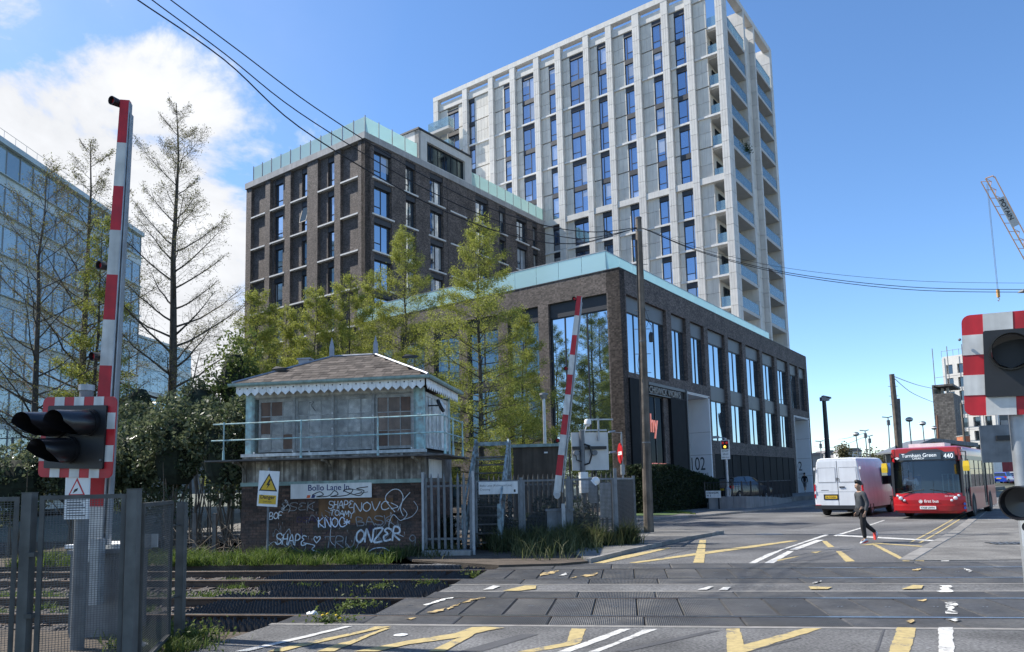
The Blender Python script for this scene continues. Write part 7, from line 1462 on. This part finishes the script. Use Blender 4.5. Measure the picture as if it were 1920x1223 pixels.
for k in range(11): q = -1.5+.98*k; h = 2.36-.10*max(0, q-1.5)**1.1; o = cA+Bv*q; pr.append([o+Nv*.8+Vector((0, 0, .1)), o+Nv*1.92+Vector((0, 0, .1)), o+Nv*1.92+Vector((0, 0, h)), o+Nv*.8+Vector((0, 0, h))])
b.loft(pr); b.build('inner_shade', MATS['leaf_shade'], hd_)  # same dark core, coloured as the shade inside the hedge

# ------------------------------------------------------------------ distance
m_farwhite = mat('far_white_frame', (.60, .58, .54), .8, var=.1, scale=.5); m_fargrey = brick_mat('far_grey_brick', (.085, .078, .072), (.12, .11, .10), (.07, .065, .06), .6, .3, .03, .6); m_orangeb = mat('orange_brick', (.40, .14, .07), .85, var=.2, scale=2); m_scaff = mat('scaffold_tube', (.30, .29, .28), .5, .6); m_bluesheet = mat('blue_sheeting', (.10, .26, .50), .6, var=.2, scale=1)
DB = 150; pL = D(1783, 880, DB); wid = 9.2
nb_ = thing('construction_block', 'white concrete-framed block under construction, with scaffolding, far right', 'building site', (pL.x, pL.y, 0), R(-52))
z1 = D(1790, 672, DB).z; ops = []; rowsz = np.linspace(2.2, z1-1.2, 9)
for k in range(8):
    for c in range(4): ops.append((.7+2.1*c, .7+2.1*c+1.25, rowsz[k]+.55, rowsz[k+1]-.3))
wall('frame_wall', 'x', 0, wid, 0, z1, ops, 1.0, m_farwhite, nb_)
MB().box(.2, wid-.2, 1.2, 12, 0, z1-.5).build('interior', m_dark, nb_); MB().box(-.02, .18, .1, 12, 0, z1).build('gable_wall', m_farwhite, nb_); MB().box(.18, wid, 0.02, 12, z1-.02, z1+.3).build('roof_slab', m_farwhite, nb_)
for (a, c, z0, z2) in ops: bx('window', a, c, .6, .66, z0, z2, m_carglass, nb_)
b = MB()
for x in (-1.2, 1.6, 4.4, 7.2): b.tube([(x, -1.2, 0), (x, -1.2, z1+2.2)], .09, 4)
for k in range(8): b.tube([(-1.2, -1.2, rowsz[k]), (wid, -1.2, rowsz[k])], .05, 4)
b.build('scaffold', m_scaff, nb_)
b = MB()
for i in range(8): b.tube([(i*1.1, .1, z1+.3), (i*1.1, .1, z1+1.6)], .04, 4)
b.tube([(0, .1, z1+1.5), (wid, .1, z1+1.5)], .04, 4); b.build('edge_rail', m_scaff, nb_)
lw_ = thing('construction_wing', 'lower white-framed wing of the building site with blue sheeting', 'building site', (*D(1858, 880, 146).to_2d(), 0), R(-50))
z2_ = D(1880, 790, 146).z; ops = [(.6+2.0*c, 1.7+2.0*c, 2.6+2.9*k, 4.7+2.9*k) for k in range(3) for c in range(6)]; wall('frame_wall', 'x', 0, 13, 0, z2_, ops, .8, m_farwhite, lw_); MB().box(.2, 12.8, .9, 9, 0, z2_-.2).build('interior', m_dark, lw_)
for k in range(3): MB().box(4.6, 12.5, -.9, -.86, 3.2+2.9*k+(1.2 if k == 2 else 0), 5.0+2.9*k+(1.4 if k == 2 else -.6)).build('debris_sheet', m_bluesheet, lw_)
b = MB()
for x in range(7): b.tube([(2*x, -1, 0), (2*x, -1, z2_+1)], .08, 4)
b.build('scaffold', m_scaff, lw_)
gs = thing('grey_brick_slab', 'windowless grey brick slab building in the far right distance', 'building', (*D(1760, 880, 125).to_2d(), 0), R(-39)); z3 = D(1765, 722, 125).z; MB().box(0, 3.1, 0, 9, 0, z3-1.6).build('wall', m_fargrey, gs); b = MB(); b.box(0, .3, 0, 9, z3-1.6, z3); b.box(.3, 3.1, .3, 9, z3-.35, z3); b.build('open_top_frame', m_fargrey, gs)
for x in (.9, 1.7): MB().box(x, x+.4, 3, 3.3, z3-1.6, z3-.36).build('roof_fin', m_farwhite, gs)
ch_ = thing('brick_chimney_block', 'small orange brick stub above the far depot roof', 'building', (*D(1813, 880, 118).to_2d(), 0)); MB().box(0, .95, 0, 2, 0, D(1815, 818, 118).z).build('wall', m_orangeb, ch_); MB().box(-.05, 1.0, -.05, 2.05, D(1815, 818, 118).z, D(1815, 816, 118).z).build('coping', m_conc, ch_)
cn = thing('depot_canopy', 'long low grey depot roof behind the bus', 'canopy', (*D(1690, 880, 92).to_2d(), 0), R(-6)); za, zb = D(1740, 848, 92).z, D(1800, 826, 92).z; b = MB(); b.loft([[(0, 0, za), (0, 8, za), (0, 8, za+.2), (0, 0, za+.2)], [(4.2, 0, zb-.1), (4.2, 8, zb-.1), (4.2, 8, zb+.35), (4.2, 0, zb+.35)], [(9.4, 0, zb-.9), (9.4, 8, zb-.9), (9.4, 8, zb-.4), (9.4, 0, zb-.4)]]); b.build('roof', m_galv_d, cn)
for x in (.5, 4.5, 8.8): MB().box(x, x+.3, .5, .8, 0, za+.1).build('column', m_galv_d, cn)
MB().box(.2, 9.2, 5, 5.2, 0, za).build('rear_wall', m_spandrel, cn)
hb = thing('site_hoarding', 'white site hoarding with a dark red panel, right of the bus', 'hoarding', (*D(1856, 880, 108).to_2d(), 0), R(-4)); zh = D(1870, 860, 108).z
for i in range(6): MB().box(.9*i, .9*i+.88, 0, .05, .3, zh).build('hoarding_panel', m_whitepaint if i < 2 else mat('dark_red_panel', (.22, .02, .03), .6, rand=.1), hb)
# luffing crane
cr = thing('tower_crane', 'luffing tower crane jib with a maker sign against the blue sky', 'crane', (*D(1985, 880, 210).to_2d(), 0)); O3 = cr.location; m_crane = mat('crane_paint', (.50, .28, .13), .6); j0, j1 = D(1848, 335, 210)-O3, D(1990, 590, 210)-O3; ax_ = (j1-j0).normalized(); sd_ = ax_.cross(Vector((0, 1, 0))).normalized()*1.5
if sd_.z < 0: sd_ = -sd_
b = MB(); n = 16; L_ = (j1-j0).length
b.tube([j0, j1], .22, 4); b.tube([j0+Vector((0, 2.2, 0)), j1+Vector((0, 2.2, 0))], .18, 4); b.tube([j0+sd_*1.1+Vector((2, 1.1, .4)), j1+sd_*1.6+Vector((0, 1.1, 0))], .18, 4)
for i in range(n): p, q = j0+ax_*(L_*i/n), j0+ax_*(L_*(i+1)/n); u = sd_*1.35+Vector((0, 1.1, 0)); b.tube([p, p+ax_*(L_/n/2)+u], .1, 4); b.tube([p+ax_*(L_/n/2)+u, q], .1, 4); b.tube([p+Vector((0, 2.2, 0)), p+ax_*(L_/n/2)+u], .09, 4)
b.tube([j0, j0+Vector((2.3, 0, .8)), j0+Vector((2.6, 0, .2))], .16, 4); b.build('jib', m_crane, cr); b = MB(); b.tube([j1, Vector((0, 0, 0))], 1.0, 4); b.build('mast', m_crane, cr)
pm = j0+ax_*(L_*.26)+sd_*.45; al_ = ax_; zz_ = sd_.normalized()
b = MB(); hw, hh = 4.8, 1.25; yv = Vector((0, -.5, 0)); b.add([pm-al_*hw-zz_*hh+yv, pm+al_*hw-zz_*hh+yv, pm+al_*hw+zz_*hh+yv, pm-al_*hw+zz_*hh+yv, pm-al_*hw-zz_*hh+yv*.8, pm+al_*hw-zz_*hh+yv*.8, pm+al_*hw+zz_*hh+yv*.8, pm-al_*hw+zz_*hh+yv*.8], [(0, 1, 2, 3), (7, 6, 5, 4), (0, 4, 5, 1), (2, 6, 7, 3)]); sgn_ = b.build('sign_board', mat('crane_sign', (.42, .43, .42), .6), cr)
to = text('lettering', 'POTAIN', 1.9, m_blackp, cr, (0, 0, 0), (0, 0, 0), sx=1.0, bold=.03); mm_ = Matrix((al_, zz_, al_.cross(zz_))).transposed().to_4x4(); mm_.translation = pm-al_*4.3-zz_*.75+Vector((0, -.62, 0)); to.matrix_local = mm_
h1 = D(1850, 345, 210)-O3; h2 = D(1873, 562, 210)-O3; b = MB(); b.tube([h1, Vector((h1.x+.2, h1.y, h2.z+3))], .06, 4); b.tube([h1+Vector((.3, 0, 0)), Vector((h1.x+.5, h1.y, h2.z+3))], .06, 4); b.build('hoist_rope', m_galv_d, cr); b = MB(); hx = Vector((h1.x+.35, h1.y, h2.z+1.6)); b.box(hx.x-.35, hx.x+.35, hx.y-.3, hx.y+.3, hx.z-.9, hx.z+1.4); b.tube([hx+Vector((0, 0, -.9)), hx+Vector((.3, 0, -1.6)), hx+Vector((0, 0, -2.1)), hx+Vector((-.3, 0, -1.7))], .12, 5); b.build('hook_block', mat('hook_orange', (.45, .25, .08), .6), cr)
# poles and lamps down the road
def pole(label, px0, py0, px1, py1, D_, r0, r1, m, name='telegraph_pole', cat='telegraph pole', group='poles down the road'):
    p = D(px1, py1, D_); q = D(px0, py0, D_); t = thing(name, label, cat, (p.x, p.y, 0), 0, group); d = (q-p); k = p.z/d.z if d.z else 0; base = Vector((-d.x*k, -d.y*k, 0)); top_ = q-Vector((p.x, p.y, 0)); MB().tube([base, base.lerp(top_, .5), top_], [r0, (r0+r1)/2, r1], 10).build('shaft', m, t); return t, top_
t, tp2 = pole('dark telegraph pole rising behind the bus roof', 1672, 702, 1685, 838, 60, .30, .20, m_pole)
for f in (.75, .82, .9): MB().tube([tp2*f+Vector((-.4, 0, 0)), tp2*f+Vector((.4, 0, 0))], .02, 4).build('climbing_peg', m_galv_d, t)
pole('short broken pole with a pale top beside the dark telegraph pole', 1684, 748, 1688, 838, 66, .22, .16, m_oldwood)
t, tp3 = pole('black camera pole with a square head, right of the brick block', 1545, 752, 1553, 862, 56, .22, .15, m_black, 'camera_pole', 'camera pole'); b = MB(); b.box(-.25, .35, -.2, .2, 0, .3); b.loft([[(-.1, -.2, .3), (.5, -.2, .15), (.5, .2, .15), (-.1, .2, .3)], [(-.1, -.2, .42), (.5, -.2, .27), (.5, .2, .27), (-.1, .2, .42)]]); b.build('camera_head', m_galv_d, t, tp3)
pole('thin rusty pole left of the grey brick slab', 1757, 779, 1760, 836, 95, .16, .12, mat('rusty_pole', (.16, .08, .05), .8)); pole('slim dark pole in front of the building site', 1802, 756, 1809, 832, 100, .2, .14, m_pole)
for k, (px, py, D_, lab) in enumerate(((1705, 790, 85, 'nearest globe street lamp beyond the bus roof'), (1730, 797, 92, 'middle globe street lamp beyond the bus roof'), (1752, 805, 100, 'farthest right globe street lamp beyond the bus roof'), (1605, 817, 95, 'globe street lamp standing above the van'))):
    t, tt = pole(lab, px, py, px+7, 870, D_, .09, .06, m_galv_d, 'globe_lamp', 'street lamp', 'globe lamps'); b = MB(); b.lathe([(0, -.1), (.3, -.02), (.42, .18), (.36, .36), (.2, .46), (0, .5)], 16, Matrix.Translation(tt)); smooth_angle(b.build('globe', m_galv_d, t)); b = MB(); b.lathe([(.425, .14), (.43, .19), (.40, .26)], 16, Matrix.Translation(tt)); b.build('globe_band', m_whitepaint, t)
for px, py, px1, D_, lab in ((1665, 783, 1670, 110, 'tall thin lamp standard left of the dark telegraph pole'), (1622, 808, 1627, 120, 'slender railway signal mast above the van roof'), (1630, 818, 1632, 125, 'shorter railway signal mast above the van roof'), (1538, 828, 1541, 130, 'thin distant mast right of the brick block')):
    t, tt = pole(lab, px, py, px1, 870, D_, .12, .07, m_galv_d, 'lamp_standard', 'mast', 'thin distant masts'); b = MB(); b.tube([tt+Vector((-.9, 0, .1)), tt, tt+Vector((.6, 0, .15))], .08, 4); b.box(tt.x-.2, tt.x+.2, tt.y-.15, tt.y+.15, tt.z-1.2, tt.z-.4); b.build('head', m_galv_d, t)
for k, (a, c_, e, lab) in enumerate((((1676, 706, 60), (1720, 722, 75), (1756, 730, 95), 'thin wire from the dark telegraph pole to the building site'), ((1676, 709, 60), (1712, 738, 75), (1757, 757, 95), 'sagging wire from the dark telegraph pole to the grey slab'), ((1526, 822, 130), (1580, 823, 125), (1622, 812, 120), 'thin distant wire above the van'), ((1526, 838, 130), (1570, 838, 125), (1620, 820, 120), 'lower thin distant wire above the van'))): wire([D(*a), D(*c_), D(*e)], .03 if k < 2 else .035, lab, 'thin distant wires')
# low skyline
rr = random.Random(8)
SK = [(1522, 1545, 855, 230, (.22, .22, .22), 'grey'), (1548, 1568, 850, 250, (.25, .24, .23), 'stone'), (1572, 1590, 858, 240, (.16, .15, .14), 'dark'), (1588, 1618, 847, 210, (.62, .62, .60), 'white'), (1626, 1650, 862, 260, (.30, .22, .18), 'brown'), (1695, 1735, 848, 230, (.40, .42, .43), 'pale'), (1735, 1758, 842, 215, (.28, .30, .31), 'slate'), (1560, 1576, 853, 280, (.30, .28, .26), 'buff')]
for k, (x0, x1, yt, D_, col, nm_) in enumerate(SK):
    a, c_ = D(x0, 880, D_), D(x1, 880, D_); t = thing('distant_building', f'{nm_} low building on the far skyline, ' + ('beside the brick block edge' if x0 < 1550 else 'above the van roof' if x0 < 1660 else 'above the bus roof'), 'building', (a.x, a.y, 0), 0, 'far skyline'); z_ = D(x0, yt, D_).z; w_ = c_.x-a.x; m_ = mat('far_'+nm_, col, .85, var=.15, scale=.3); MB().box(0, w_, 0, 8, 0, z_).build('wall', m_, t); MB().prism([(-.3, z_), (w_+.3, z_), (w_*.8, z_+1.0), (w_*.2, z_+1.0)], -.3, 8.3, axis='y').build('roof', mat('far_roof', (.16, .15, .15), .8), t)
    for i in range(max(2, int(w_/2.2))): bx('window', .5+2.1*i, 1.6+2.1*i, -.04, .02, z_*.45, z_*.45+1.3, m_carglass, t)
for k, (px, py, D_, r_, h_, lab) in enumerate(((1582, 842, 190, 1.6, 4, 'small olive tree on the skyline left of the white building'), (1632, 852, 200, 4.5, 4.5, 'bare brown tree on the skyline above the van'), (1655, 855, 210, 3.5, 4, 'olive tree on the skyline just left of the bus'), (1560, 862, 260, 6, 4, 'low dark tree mass near the black camera pole'), (1535, 866, 270, 6, 4, 'low dark tree mass beside the brick block'))):
    p = D(px, py, D_); t = thing('distant_tree', lab, 'tree', (p.x, p.y, 0), 0, 'skyline trees'); rg3 = np.random.default_rng(k); n = 900; Q = rg3.normal(size=(n, 3))*np.array([r_*.5, r_*.5, h_*.28]); Q[:, 2] += max(p.z-h_*.3, h_*.5); V, F = quads(Q, .45, rg3, 1.4); npmesh('crown', V, F, leaf_mat('far_leaf_%d' % k, (.07, .075, .035), (.15, .13, .07)), t)['kind'] = 'stuff'; MB().tube([(0, 0, 0), (0, 0, max(p.z, 3))], [.25, .08], 6).build('trunk', m_bark, t)
# low concrete parapet behind the bushes on the left
pw = thing('concrete_parapet', 'long pale concrete parapet below the glass office, behind the bushes', 'wall', (*D(-60, 880, 48).to_2d(), 0), R(-4))
for i in range(9): MB().box(3.0*i, 3.0*i+2.96, 0, .3, 1.6, 4.3).build('wall_panel', m_conc, pw); MB().box(3.0*i, 3.0*i+.1, -.1, 0, 4.3, 5.6).build('rail_post', m_galv_d, pw)
for z in (4.8, 5.5): MB().box(0, 27, -.1, -.04, z, z+.07).build('top_rail', m_galv_d, pw)
